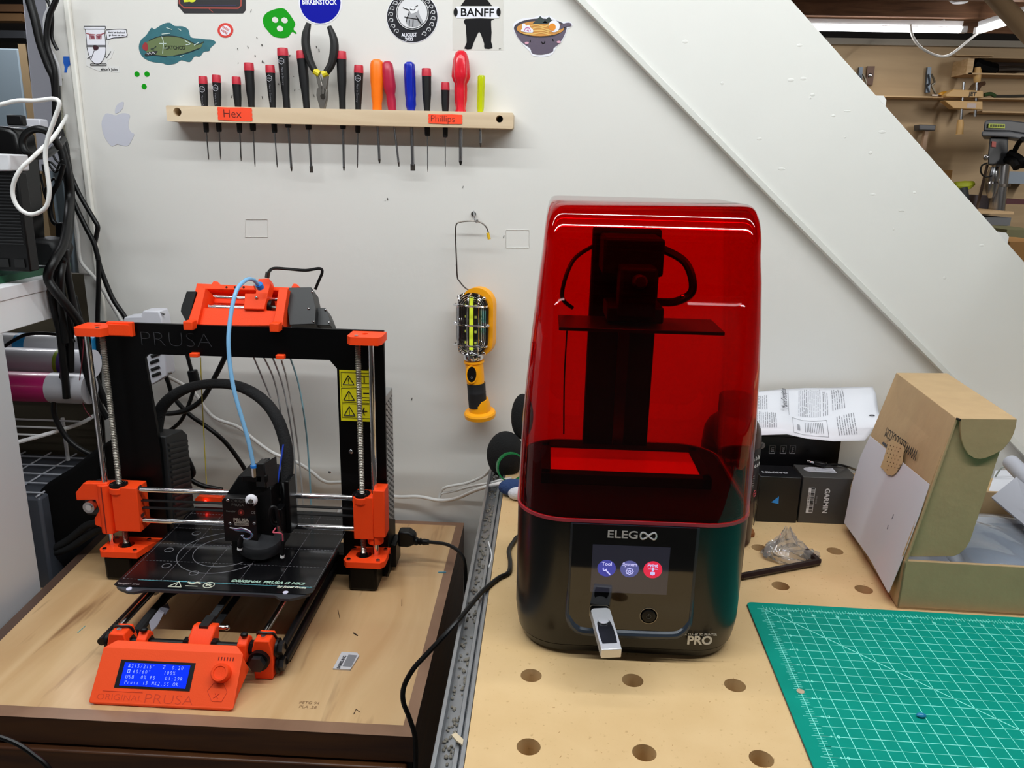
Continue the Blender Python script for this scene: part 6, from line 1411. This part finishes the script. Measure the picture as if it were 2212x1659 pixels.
cable('coiled_cable', 'thick black cable curled in a ring at the upper left', [(128, 318, 1.12), (112, 292, 1.10), (92, 280, 1.09), (70, 280, 1.09), (54, 292, 1.09), (49, 310, 1.09), (56, 328, 1.09), (76, 336, 1.10), (100, 334, 1.12), (122, 318, 1.16), (136, 300, 1.2)], .0050)
cable('thin_cable', 'thin black twisted wires hanging left of the corner, tangled', [(92, 355), (96, 372), (108, 390), (118, 385), (120, 400), (108, 412), (100, 405), (98, 420), (104, 440), (96, 420), (92, 400), (88, 375)], .0016, y=1.2)
cable('thin_cable', 'thin black wire zigzagging between coil and bundle', [(110, 325), (120, 345), (135, 360), (128, 368), (112, 352), (104, 352), (120, 372), (128, 355), (135, 345)], .0016, y=1.2)
WL = [(0, 670), (110, 645), (230, 645), (345, 633), (380, 665), (350, 760), (305, 890), (290, 1000), (305, 1120), (316, 1230), (290, 1330), (200, 1372), (115, 1325), (80, 1220), (120, 1100), (220, 1000), (340, 880), (415, 770)]
cable('white_cable', 'white cable making a big hanging loop at the upper left', [(-30, 230)]+[(a/2.963, b/2.963) for a, b in WL[:-3]]+[(74, 337, 1.0), (115, 297, 1.06), (138, 262, 1.2), (144, 250, 1.25)], .0026, WHITEC, y=.985)
cable('white_cable', 'white cable on the corner board passing behind the black ones', [(160, 465), (168, 505), (171, 545), (178, 570), (208, 605), (243, 661), (262, 694)], .0028, WHITEC, y=1.252)
cable('red_wire', 'thin dark red wire hanging left of the z rods', [(176, 700), (180, 745), (176, 790), (172, 830), (182, 880), (198, 902)], .0007, M('#6a1c28', .5), y=1.12)
cable('sleeved_cable', 'black fabric sleeved cable looping left of the filament printer base', [(222, 1130), (190, 1134), (150, 1165), (112, 1188), (104, 1198), (120, 1193), (150, 1183), (185, 1160), (210, 1145), (225, 1140)], .006, M('#17181a', .8, bump=.4, bscale=300), y=1.08)
cable('black_cable', 'black cable curving down behind the left edge of the cabinet', [(104, 1200), (90, 1220), (84, 1245), (90, 1260), (102, 1268)], .003, y=1.08)

# ------------------------------------------------------------------ desk at the left
WD = M('#ececef', .5); WDS = M('#f2f2f4', .5)
dk = thing('desk', 'white desk with a broad side leg at the left edge', 'desk', (-1.1, 1.0, 0))
MB().bx(-1.6, -.722, .70, 1.14, 1.178, 1.196).build('desk_top', WD, dk, bev=.001)
MB().bx(-.742, -.7235, .70, 1.14, 1.136, 1.1778).build('apron', WDS, dk, bev=.001)
MB().bx(-.742, -.7235, .72, 1.004, 0, 1.136).build('side_leg', M('#cfcfd1', .5), dk, bev=.001)
MB().bx(-1.6, -.77, 1.34, 1.35, .0, 1.17).build('back_panel', M('#5c5444', .8), dk)
MB().bx(-1.6, -.745, .74, 1.14, .55, .57).build('lower_shelf', M('#2b2a29', .8), dk)
MB().bx(-1.55, -1.50, .75, .80, 0, 1.178).build('desk_leg', WDS, dk)
# wire shelf with rolls
ws = thing('wire_shelf', 'white wire shelf under the desk carrying paper rolls', 'shelf', (-.9, 1.13, .945))
m = MB(); zs = .952
m.tube([(-1.3, 1.04, zs), (-.83, 1.04, zs), (-.80, 1.05, zs), (-.745, 1.16, zs), (-.742, 1.22, zs)], .0032, 8)
m.build('front_wire', WHITEP, ws)
for k in range(4): MB().cyl((-1.3, 1.075+.035*k, zs+.002), (-.80+.012*k+.02, 1.075+.035*k, zs+.002), .0016, n=8).build('cross_wire', WHITEP, ws)
for x_ in (-1.28, -.785): MB().cyl((x_, 1.2, .878), (x_, 1.2, zs), .003, n=8).build('upright', WHITEP, ws)
def roll(label, hexc, x1, y, z, r, extra=None):
    t = thing('paper_roll', label, 'roll', (x1-.1, y, z-r)); MB().cyl((-1.25, y, z), (x1, y, z), r, n=28).build('roll_body', M(hexc, .4, coat=.2), t)
    for a, b, hx in extra or []: MB().cyl((a, y, z), (b, y, z), r+.0004, n=28).build('printed_band', M(hx, .4), t)
pa, pb = PY(118, 838, 1.14), PY(198, 838, 1.14)
roll('magenta film roll with a clear end, frontmost of the rolls under the desk', '#b01762', pa.x, 1.135, pa.z+.002, .023, None)
MB_ = tag(MB().cyl((pa.x, 1.135, pa.z+.002), (pb.x, 1.135, pa.z+.002), .0235, n=28).build('tube_end', M('#b9b9c0', .35)), 'clear grey end tube of the magenta roll', 'tube')
fs_ = MB().tube([PY(129, 168, 1.262), PY(124, 200, 1.262), PY(131, 250, 1.262), PY(136, 290, 1.262), PY(142, 330, 1.262), PY(148, 375, 1.262)], .0042, 8)
tag(fs_.build('foam_strip', M('#8f8d7c', .9, bump=1, bscale=200, var=.3, vscale=300)), 'rough speckled foam strip on the left wall edge', 'strip')
pz_ = PY(100, 800, 1.15); roll('white roll with green and violet bands behind the magenta roll', '#d9d9e2', PY(205, 800, 1.185).x, 1.185, pz_.z+.004, .022, [(PY(102, 800, 1.15).x, PY(110, 800, 1.15).x, '#8aa524'), (PY(110, 800, 1.15).x, PY(132, 800, 1.15).x, '#5a4a8c')])
pz_ = PY(100, 775, 1.20); roll('white roll with green and blue bands, rearmost under the desk', '#d0d0d4', PY(205, 778, 1.23).x, 1.23, pz_.z+.014, .02, [(PY(168, 775, 1.2).x, PY(177, 775, 1.2).x, '#8aa524'), (PY(177, 775, 1.2).x, PY(192, 775, 1.2).x, '#1f80b8'), (PY(20, 775, 1.2).x, PY(45, 775, 1.2).x, '#1f80b8')])
# grey translucent bin with a wire grid and the black bag
bn = thing('storage_bin', 'dark grey bin with white wire grid under the rolls', 'bin', (-.9, 1.15, .80))
MB().bx(-1.3, -.745, 1.06, 1.24, .57, .872).build('bin_body', M('#4a4e57', .4), bn, bev=.004)
for k in range(5): MB().cyl((-.93+.045*k, 1.06, .8745), (-.93+.045*k, 1.24, .8745), .0014, n=6).build('grid_wire', M('#c3c6cf', .4), bn)
for k in range(5): MB().cyl((-1.0, 1.07+.036*k, .8765), (-.745, 1.07+.036*k, .8765), .0014, n=6).build('grid_wire', M('#c3c6cf', .4), bn)
BAGB = M('#030304', .8, bump=.5, bscale=40, spec=.2)
bg = MB().prism([PY(a, b, 1.08) for a, b in ((84, 1060), (100, 1045), (150, 1015), (200, 975), (215, 965), (215, 1120), (170, 1150), (110, 1205), (78, 1330), (74, 1180), (74, 1110))], (0, .05, 0))
tag(bg.build('black_bag', BAGB, bev=.012, seg=3), 'black cloth bag between the white desk leg and the filament printer', 'bag')
tag(MB().bx(-.80, -.742, 1.0, 1.07, .690, .722).build('wood_offcut', PINE), 'pale wood offcut behind the left edge of the cabinet', 'wood').location.z = .69
MB().bx(-.80, -.745, 1.0, 1.07, 0, .6898).build('offcut_stand', M('#1a1817', .8), dk)
# on the desk
tag(MB().bx(-1.2, -.745, 1.02, 1.21, 1.1962, 1.206).build('green_board', M('#1c5a3c', .4)), 'dark green board lying on the white desk', 'board')
tag(MB().bx(-1.2, -.80, 1.00, 1.20, 1.2062, 1.214).build('green_glass_sheet', M('#2e4f45', .25)), 'thinner grey green sheet on top of the dark green board', 'sheet')
pA = PY(37, 372, 1.04); pB = PY(37, 555, 1.04)
bx_ = thing('network_box', 'black ribbed electronics box with small ports at the left edge', 'box', (-.9, 1.1, 1.2142))
MB().bx(-1.1, pA.x, 1.04, 1.06, 1.2142, pA.z).build('box_body', M('#030304', .45, spec=.3), bx_, bev=.002)
m = MB()
for k in range(22): m.bx(-1.05, pA.x-.004, 1.039, 1.0405, pA.z-.006-.0042*k, pA.z-.0045-.0042*k)
m.build('rib', M('#191a1c', .5), bx_)
for k in range(2): MB().bx(pA.x-.020-.022*k, pA.x-.006-.022*k, 1.038, 1.0405, 1.220, 1.231).build('port', M('#020202', .5), bx_)
tag(MB().prism([PY(a, b, 1.035) for a, b in ((-30, 332), (19, 334), (23, 370), (-30, 370))], (0, .04, 0)).build('white_block', M('#d5d5d8', .5), bev=.002), 'small white block standing on the black electronics box', 'block').location.z += .0005
pc_ = thing('computer_case', 'tall glossy black rounded case behind the electronics box', 'computer case', (-.9, 1.16, 1.2142))
MB().prism([PY(a, b, 1.115) for a, b in ((-160, 262), (0, 272), (22, 276), (34, 290), (44, 345), (52, 420), (58, 500), (60, 545), (-160, 560))], (0, .045, 0)).build('case_shell', M('#030304', .3, spec=.4), pc_, bev=.006, seg=3)
MB().box(PY(36, 260, 1.12), (.022, .012, .014)).build('cable_plug', BLACKP, pc_, bev=.002)
tag(MB().prism([PY(a, b, 1.13) for a, b in ((50, 530), (70, 515), (110, 520), (122, 540), (110, 575), (40, 572))], (0, .05, 0)).build('dark_pouch', M('#101012', .6), bev=.006), 'flat dark pouch on the green board beside the cable bundle', 'pouch')
tag(MB().box(PY(60, 266, 1.19), (.05, .02, .012)).build('white_adapter', M('#c8c8d0', .4), bev=.002), 'small pale adapter behind the black case at the upper left', 'adapter')
# partition seen beyond the desk
GP = M('#67737a', .7, spec=.2)
tag(MB().prism([PY(a, b, 2.6) for a, b in ((-200, 100), (38, 105), (60, 290), (150, 300), (165, 640), (-200, 640))], (0, .04, 0)).build('grey_cabinet', GP, bev=.004), 'pale blue grey metal cabinet far behind the desk', 'cabinet')
tag(MB().prism([PY(a, b, 1.95) for a, b in ((43, -60), (122, -60), (146, 370), (84, 370))], (0, .03, 0)).build('white_post', M('#cfd1de', .6), bev=.002), 'white painted post beyond the cables at the upper left', 'post')
tag(MB().bx(PY(38, 95, 2.5).x, PY(55, 95, 2.5).x, 2.5, 2.54, 0, PY(45, 95, 2.5).z).build('wood_stud', M('#7a6648', .8)), 'bare wooden stud beside the grey cabinet', 'stud')
for k, (y0, hx, lb) in enumerate(((8, '#7c5a3c', 'upper'), (28, '#8d6a45', 'lower'))):
    tag(MB().prism([PY(a, b, 3.2) for a, b in ((-200, y0), (46, y0+1), (47, y0+17), (-200, y0+16))], (0, .05, 0)).build('wood_beam', M(hx, .8)), lb+' brown wood beam at the far upper left', 'beam')
tag(MB().prism([PY(a, b, 3.0) for a, b in ((-200, 62), (50, 66), (52, 82), (-200, 80))], (0, .1, 0)).build('dark_duct', M('#26282b', .6)), 'dark duct above the grey cabinet', 'duct')
tag(MB().bx(-3.2, -1.9, 3.6, 3.64, .0, 2.05).build('dark_board', M('#2e2a27', .8)), 'dark board standing far behind at the left', 'board')

# ------------------------------------------------------------------ things behind the resin printer, left side
BP = M('#0b0b0c', .95, bump=.6, bscale=500)
tag(MB().sph(PY(1092, 982, 1.17), .030, (1.0, .75, 1.28), 24, 16).sph(PY(1128, 900, 1.18), .022, (.8, .6, 1.7), 20, 12).build('plush_toy', BP), 'black plush rounded thing behind the left of the resin printer', 'plush')
gr = MB(); gc = PY(1104, 1009, 1.12)
gr.mesh(plate(Fr(gc, (1, .25, 0), (0, .25, 1)), circ(0, 0, .0225, 32), [circ(0, 0, .0203, 32)[::-1]], -.006, .006))
tag(gr.build('green_ring', M('#1d7a42', .35)), 'green plastic ring leaning by the black plush thing', 'ring')
cl_ = MB().sph(PY(1108, 1064, 1.075), .018, (1.2, .8, .7), 18, 12).build('blue_cloth', M('#27406e', .9, bump=.8, bscale=300)); cl_.location.z = .9005
tag(cl_, 'navy blue fuzzy cloth bit at the left rear of the resin printer', 'cloth')
c2_ = MB().sph(PY(1118, 1075, 1.06), .012, (1.2, .8, .8), 16, 10).build('white_cloth', M('#d4d6dc', .9, bump=.8, bscale=300)); c2_.location.z = .9005; tag(c2_, 'white fuzzy cloth bit beside the navy one', 'cloth')

# ================================================================== LED TUBES
LED = M('#ffffff', .5, emit=6)
def led(label, a, b):
    a, b = Vector(a), Vector(b); t = thing('led_tube', label, 'light', (a+b)/2)
    d = (b-a); n = d.normalized(); s_ = Vector((0, 0, 1)).cross(n)
    MB().prism([a+s_*.012, a-s_*.012, a-s_*.016+Vector((0, 0, .022)), a+s_*.016+Vector((0, 0, .022))], d).build('diffuser', LED, t)
    for e, q in ((a, -1), (b, 1)): MB().box(e+n*q*.01+Vector((0, 0, .014)), (.03, .03, .03), n.to_track_quat('X', 'Z').to_matrix()).build('end_cap', WHITEP, t, bev=.003)
    MB().box((a+b)/2+Vector((0, 0, .040)), (d.length, .02, .022), n.to_track_quat('X', 'Z').to_matrix()).build('mounting_rail', WHITEP, t)
led('long led tube over the front of the workbench', (-1.08, .44, 2.050), (1.12, .44, 2.050))
led('long led tube over the rear of the workbench', (-1.08, .85, 2.050), (1.12, .85, 2.050))
led('unseen led tube added for fill light, left behind the viewer', (-1.9, -1.8, 2.050), (-.7, -1.8, 2.050))  # added out of view to go with the fill lights
led('unseen led tube added for fill light, right behind the viewer', (.7, -1.8, 2.050), (1.9, -1.8, 2.050))  # likewise added out of view for front fill
led('long led tube under the workshop joists in the background', (.73, 4.2, 2.042), (1.955, 4.2, 2.042))
led('shorter-looking led tube running towards the workshop wall, right of the long one', PZ(2114, 72, 2.03), PZ(2114, 72, 2.03)+Vector((.04, -1.1, .01)))
cable('white_flex', 'white flex drooping between the two workshop led tubes', [(1966, 52, 4.2), (1972, 80, 4.15), (1990, 103, 4.12), (2020, 119, 4.1), (2045, 121, 4.1), (2070, 106, 4.1), (2095, 85, 4.1), (2112, 72, 4.1)], .006, WHITEC)
cable('white_flex', 'short white flex looped just under the long workshop led tube', [(1980, 48), (1990, 58), (2010, 60), (2035, 46), (2040, 42)], .005, WHITEC, y=4.2)
cable('white_flex', 'short white flex at the right end of the long workshop led tube', [(2080, 32), (2095, 33), (2103, 28), (2098, 20)], .006, WHITEC, y=4.2)
tag(MB().cyl(PY(2150, -5, 1.65), PY(2150, -5, 1.65)+(PY(2245, 95, 1.45)-PY(2150, -5, 1.65))*3.2, .0155, n=28).cyl(PY(2150, -5, 1.65), PY(2150, -5, 1.65)+(PY(2060, -105, 1.85)-PY(2150, -5, 1.65))*2, .0155, n=28).build('pipe', M('#8a6f52', .4, .35), ang=60), 'brown metal pipe sloping across the upper right corner', 'pipe')
tag(MB().lathe([(.001, -.03), (.03, -.028), (.05, -.012), (.055, .0), (.055, .02)], PY(2075, -8, 4.0), (0, 0, 1), 20).build('ceiling_globe', M('#c9c9cc', .4)), 'white round lamp fitting at the top edge of the workshop', 'lamp')

# ================================================================== BACKGROUND WORKSHOP (far wall at y = 4.6)
YF = 4.598
def farbox(name, label, cat, x0, y0, x1, y1, d, mat, y=YF, par=None, bev=0):
    a, b = PY(x0, y0, y-d), PY(x1, y1, y-d); m = MB().bx(a.x, b.x, y-d, y-.002, b.z, a.z); o = m.build(name, mat, par, bev=bev)
    if label: tag(o, label, cat)
    return o
def farpoly(name, pts, d, mat, y=YF, par=None, bev=0): return MB().prism([PY(a, b, y-d) for a, b in pts], (0, d-.002, 0)).build(name, mat, par, bev=bev)
farbox('wall_shelf', 'long thin pine shelf across the far wall under the clamp', 'shelf', 1850, 208, 2290, 214, .12, PINE)
farbox('wall_shelf', 'lower short pine shelf right of the clamp on the far wall', 'shelf', 2122, 239, 2290, 246, .12, PINE)
us_ = thing('shelf_box', 'open pine shelf box high on the far wall', 'shelf', PY(2150, 160, 4.5))
farbox('box_bottom', None, None, 2092, 157, 2290, 164, .16, PINE, par=us_); farbox('box_top', None, None, 2100, 124, 2290, 128, .16, PINE, par=us_); farbox('box_side', None, None, 2092, 126, 2100, 160, .16, PINE, par=us_); farbox('box_back', None, None, 2098, 128, 2290, 158, .01, M('#2c1d16', .8), par=us_)
farbox('pine_strip', 'pale pine strip on the wall above the open shelf box', 'board', 2066, 118, 2146, 122, .04, PINE)
tl_ = thing('hand_plane', 'black and silver hand tools lying in the open shelf box', 'tool', PY(2150, 156, 4.45)); 
MB().tube([PY(2106, 134, 4.47), PY(2120, 142, 4.47), PY(2150, 150, 4.47)], .03, 8).build('tool_head', BLACKM, tl_); MB().tube([PY(2155, 150, 4.47), PY(2185, 148, 4.47), PY(2212, 149, 4.47), PY(2240, 150, 4.47)], .014, 8).build('tool_bar', STEELD, tl_)
for k, (x, lb) in enumerate(((1860, 'left'), (2008, 'right'))):
    t = thing('hinged_bracket', 'grey steel hinged bracket on the far wall, the %s one of two' % lb, 'bracket', PY(x, 200, YF))
    farpoly('bracket_plate', [(x-4, 145), (x+4, 145), (x+1, 200), (x-8, 200)], .02, M('#5c6570', .4, .7), par=t)
    MB().tube([PY(x+4, 160, 4.56), PY(x+11, 178, 4.55), PY(x+5, 185, 4.55), PY(x+14, 205, 4.55)], .006, 6).build('bracket_loop', M('#6a6458', .4, .7), t)
t = farpoly('brown_plate', [(1874, 143), (1890, 143), (1885, 184), (1870, 182)], .015, M('#5e463a', .5, .3)); tag(t, 'small brown metal plate screwed to the far wall', 'plate')
MB().sph(PY(1880, 163, 4.58), .012, (1, .4, 1)).build('screw', STEEL, t)
# handscrew clamp
hc_ = thing('wooden_clamp', 'wooden handscrew clamp hanging on the far wall', 'clamp', PY(2090, 250, 4.45)); HWOOD = M('#cda56a', .5)
farpoly('jaw', [(2044, 204), (2060, 193), (2124, 196), (2124, 211), (2044, 209)], .06, HWOOD, 4.5, hc_, .003); farpoly('jaw', [(2040, 217), (2123, 219), (2123, 237), (2060, 234)], .06, HWOOD, 4.5, hc_, .003)
for a, b, c, d in ((2111, 165, 2106, 252), (2082, 177, 2074, 275)): MB().cyl(PY(a, b, 4.46), PY(c, d, 4.46), .008, n=8).build('screw_rod', STEEL, hc_)
MB().lathe([(.016, 0), (.02, .03), (.016, .07), (.012, .075)], PY(2112, 145, 4.46), PY(2111, 170, 4.46)-PY(2112, 145, 4.46), 12).build('wood_grip', HWOOD, hc_); MB().lathe([(.012, 0), (.017, .02), (.017, .07), (.02, .075)], PY(2075, 258, 4.46), PY(2073, 286, 4.46)-PY(2075, 258, 4.46), 12).build('wood_grip', HWOOD, hc_)
text('JET', FY(4.44), PY(2101, 203.5, 4.44).x, PY(2101, 203.5, 4.44).z, .028, M('#3a2c18', .6), hc_, bold=.001, ext=.0005); farbox('paper_label', None, None, 2090, 223, 2108, 233, .062, M('#c9b9b4', .6), 4.5, hc_)
t = thing('chisel', 'chisel with orange yellow handle lying on the far shelf', 'chisel', PY(2045, 205, 4.5)); MB().tube([PY(2028, 206, 4.5), PY(2035, 204, 4.5), PY(2052, 203, 4.5), PY(2061, 205, 4.5)], .016, 8, radii=[.008, .014, .016, .012]).build('handle', M('#d2961c', .4), t); MB().box(PY(2022, 206, 4.5), (.05, .02, .006)).build('blade', STEELD, t)
t = thing('mallet', 'grey headed mallet hanging on the far wall', 'mallet', PY(2000, 330, 4.5)); farpoly('mallet_head', [(1986, 269), (2022, 270), (2021, 282), (1986, 281)], .07, M('#55565a', .5, .4), 4.58, t, .004); farpoly('mallet_handle', [(1999, 282), (2006, 282), (1999, 335), (1989, 335)], .03, M('#b89c84', .6), 4.56, t)
t = thing('green_tool', 'thin green handled tool lying on the far shelf right of the clamp', 'tool', PY(2150, 206, 4.5)); MB().tube([PY(2126, 205, 4.5), PY(2140, 203, 4.5), PY(2150, 208, 4.5)], .01, 8).build('handle', M('#2e4a22', .5), t); MB().tube([PY(2150, 208, 4.5), PY(2180, 208, 4.5), PY(2230, 207, 4.5)], .008, 6).build('blade', M('#3c3a34', .5), t)
MBs = MB().tube([PY(2110, 195, 4.56), PY(2117, 183, 4.56), PY(2127, 180, 4.56)], .012, 6); tag(MBs.build('pull_hook', M('#5a4030', .5)), 'small dark hooked tool above the clamp', 'hook')
# drill press
dp = thing('drill_press', 'grey drill press with yellow name plate at the right edge', 'drill press', PY(2150, 455, 4.1)); YD = 4.05; DG = M('#3a3c40', .5); DL = M('#5d6066', .5)
def dpoly(name, pts, y0, d, mat, bev=.006): return MB().prism([PY(a, b, y0) for a, b in pts], (d*.55, d, 0)).build(name, mat, dp, bev=bev)
dpoly('belt_cover', [(2127, 261), (2140, 258), (2185, 260), (2230, 266), (2230, 292), (2180, 284), (2124, 283)], YD, .30, M('#45474c', .45)); dpoly('cover_base', [(2121, 283), (2182, 284), (2232, 293), (2232, 305), (2178, 296), (2120, 294)], YD-.005, .31, DL)
dpoly('head', [(2138, 297), (2178, 299), (2176, 345), (2172, 356), (2134, 356), (2134, 335)], YD+.02, .2, DG)
npl = dpoly('name_plate', [(2136, 267), (2171, 268), (2171, 277), (2135, 276)], YD-.008, .01, M('#b8c83c', .5), 0); m = MB(); c_ = PY(2153, 272, YD)
for k in range(6): m.bx(c_.x-.034+.0115*k, c_.x-.026+.0115*k, YD-.0095, YD-.0085, c_.z-.005, c_.z+.006)
m.build('plate_marks', M('#4a5020', .6), npl)
dpoly('switch', [(2143, 305), (2152, 306), (2151, 318), (2142, 317)], YD+.015, .01, M('#a8443a', .5), 0)
MB().lathe([(.022, 0), (.03, .04), (.024, .07), (.03, .08), (.024, .12), (.012, .15)], PY(2148, 360, YD+.08), PY(2143, 402, YD+.08)-PY(2148, 360, YD+.08), 16).build('chuck', STEEL, dp)
MB().cyl(PY(2163, 350, YD+.2), PY(2152, 456, YD+.2), .040, n=20).build('column', STEEL, dp); MB().cyl(PY(2161, 397, YD+.2), PY(2160, 403, YD+.2), .046, n=20).build('column_collar', STEELD, dp)
MB().tube([PY(2176, 345, YD+.02), PY(2190, 350, YD-.05), PY(2198, 362, YD-.08)], .02, 8).tube([PY(2180, 330, YD), PY(2205, 345, YD-.05), PY(2212, 360, YD-.05)], .018, 8).tube([PY(2185, 340, YD), PY(2200, 310, YD-.05), PY(2210, 300, YD-.08)], .012, 8).build('feed_handle', BLACKM, dp)
MB().sph(PY(2130, 340, YD), .014).build('light_knob', STEEL, dp); MB().tube([PY(2133, 352, YD), PY(2121, 358, YD), PY(2119, 372, YD), PY(2128, 382, YD), PY(2142, 380, YD)], .004, 6).build('cable', CABLE, dp)
tag(MB().cyl(PY(2133, 355, 4.2), PY(2110, 452, 4.2), .007, n=8).build('brown_rod', M('#4a382c', .6)), 'thin dark brown rod leaning left of the drill press', 'rod')
t = thing('side_table', 'wooden topped stand carrying the drill press', 'table', PY(2150, 600, 4.2))
MB().prism([PY(a, b, 3.98) for a, b in ((2105, 455), (2190, 457), (2190, 463), (2105, 461))], (0, .42, 0)).build('table_top', PINE, t); a = PY(2110, 463, 4.0); b = PY(2186, 463, 4.0)
MB().bx(a.x, b.x, 4.0, 4.38, a.z-.05, a.z-.012).build('table_frame', M('#6e7074', .5, .5), t)
for xx in (a.x+.02, b.x-.02): MB().bx(xx-.02, xx+.02, 4.02, 4.06, 0, a.z-.05).build('leg', M('#3c3d40', .5), t)
MB().bx(a.x, b.x, 4.05, 4.36, .3, a.z-.10).build('dark_cabinet', M('#121316', .7), t)
tag(MB().bx(PY(2030, 367, 4.4).x, PY(2058, 367, 4.4).x, 4.4, 4.5, PY(2040, 402, 4.4).z, PY(2040, 367, 4.4).z).build('cardboard_box', M('#a87c48', .7)), 'small cardboard box on the far bench beside the stringer', 'box')
t = thing('cordless_tool', 'yellow green and black cordless tool on the far bench', 'tool', PY(2080, 420, 4.36)); MB().tube([PY(2062, 402, 4.36), PY(2085, 402, 4.36), PY(2104, 396, 4.36)], .022, 8, radii=[.022, .028, .012]).build('tool_body', M('#a6b024', .5), t); MB().cyl(PY(2075, 405, 4.36), PY(2078, 432, 4.36), .035, n=14).build('tool_grip', M('#2a3034', .5), t)
fb_ = thing('far_bench', 'pine workbench along the far wall partly hidden by the stringer', 'workbench', (2.3, 4.4, 0)); zt_ = PY(2040, 402, 4.4).z-.001; MB().bx(1.2, 2.2, 4.39, 4.545, zt_-.04, zt_).build('bench_top', PINE, fb_); MB().bx(1.25, 2.15, 4.42, 4.53, 0, zt_-.04).build('bench_carcass', M('#7d6446', .8), fb_)
farbox('parts_organiser', 'pale blue parts organiser right of the drill press column', 'organiser', 2176, 370, 2240, 398, .15, M('#8c99a8', .6))
farbox('red_case', 'dark red and black case on the far bench right of the column', 'case', 2172, 430, 2225, 442, .2, M('#4c1620', .5), 4.5); farbox('grey_bin', 'grey bin left of the drill press column on the far bench', 'bin', 2118, 422, 2138, 452, .2, M('#7c7680', .6), 4.5)
tag(MB().bx(PY(2176, 495, 3.6).x, PY(2260, 495, 3.6).x, 3.6, 3.9, .55, PY(2176, 496, 3.6).z).build('green_crate', M('#6b6a4a', .6)), 'olive crate at the right edge below the drill press stand', 'crate')
tag(MB().bx(PY(2182, 520, 3.3).x, PY(2280, 520, 3.3).x, 3.3, 3.58, .45, PY(2182, 522, 3.3).z).build('cardboard_box', M('#a57840', .7)), 'brown cardboard box at the right edge, lowest of the stack beyond the stairs', 'box')
tag(MB().bx(2.2, 3.4, 3.25, 3.95, 0, .449).build('low_platform', M('#4a4036', .8)), 'low dark platform under the crates at the right', 'platform')
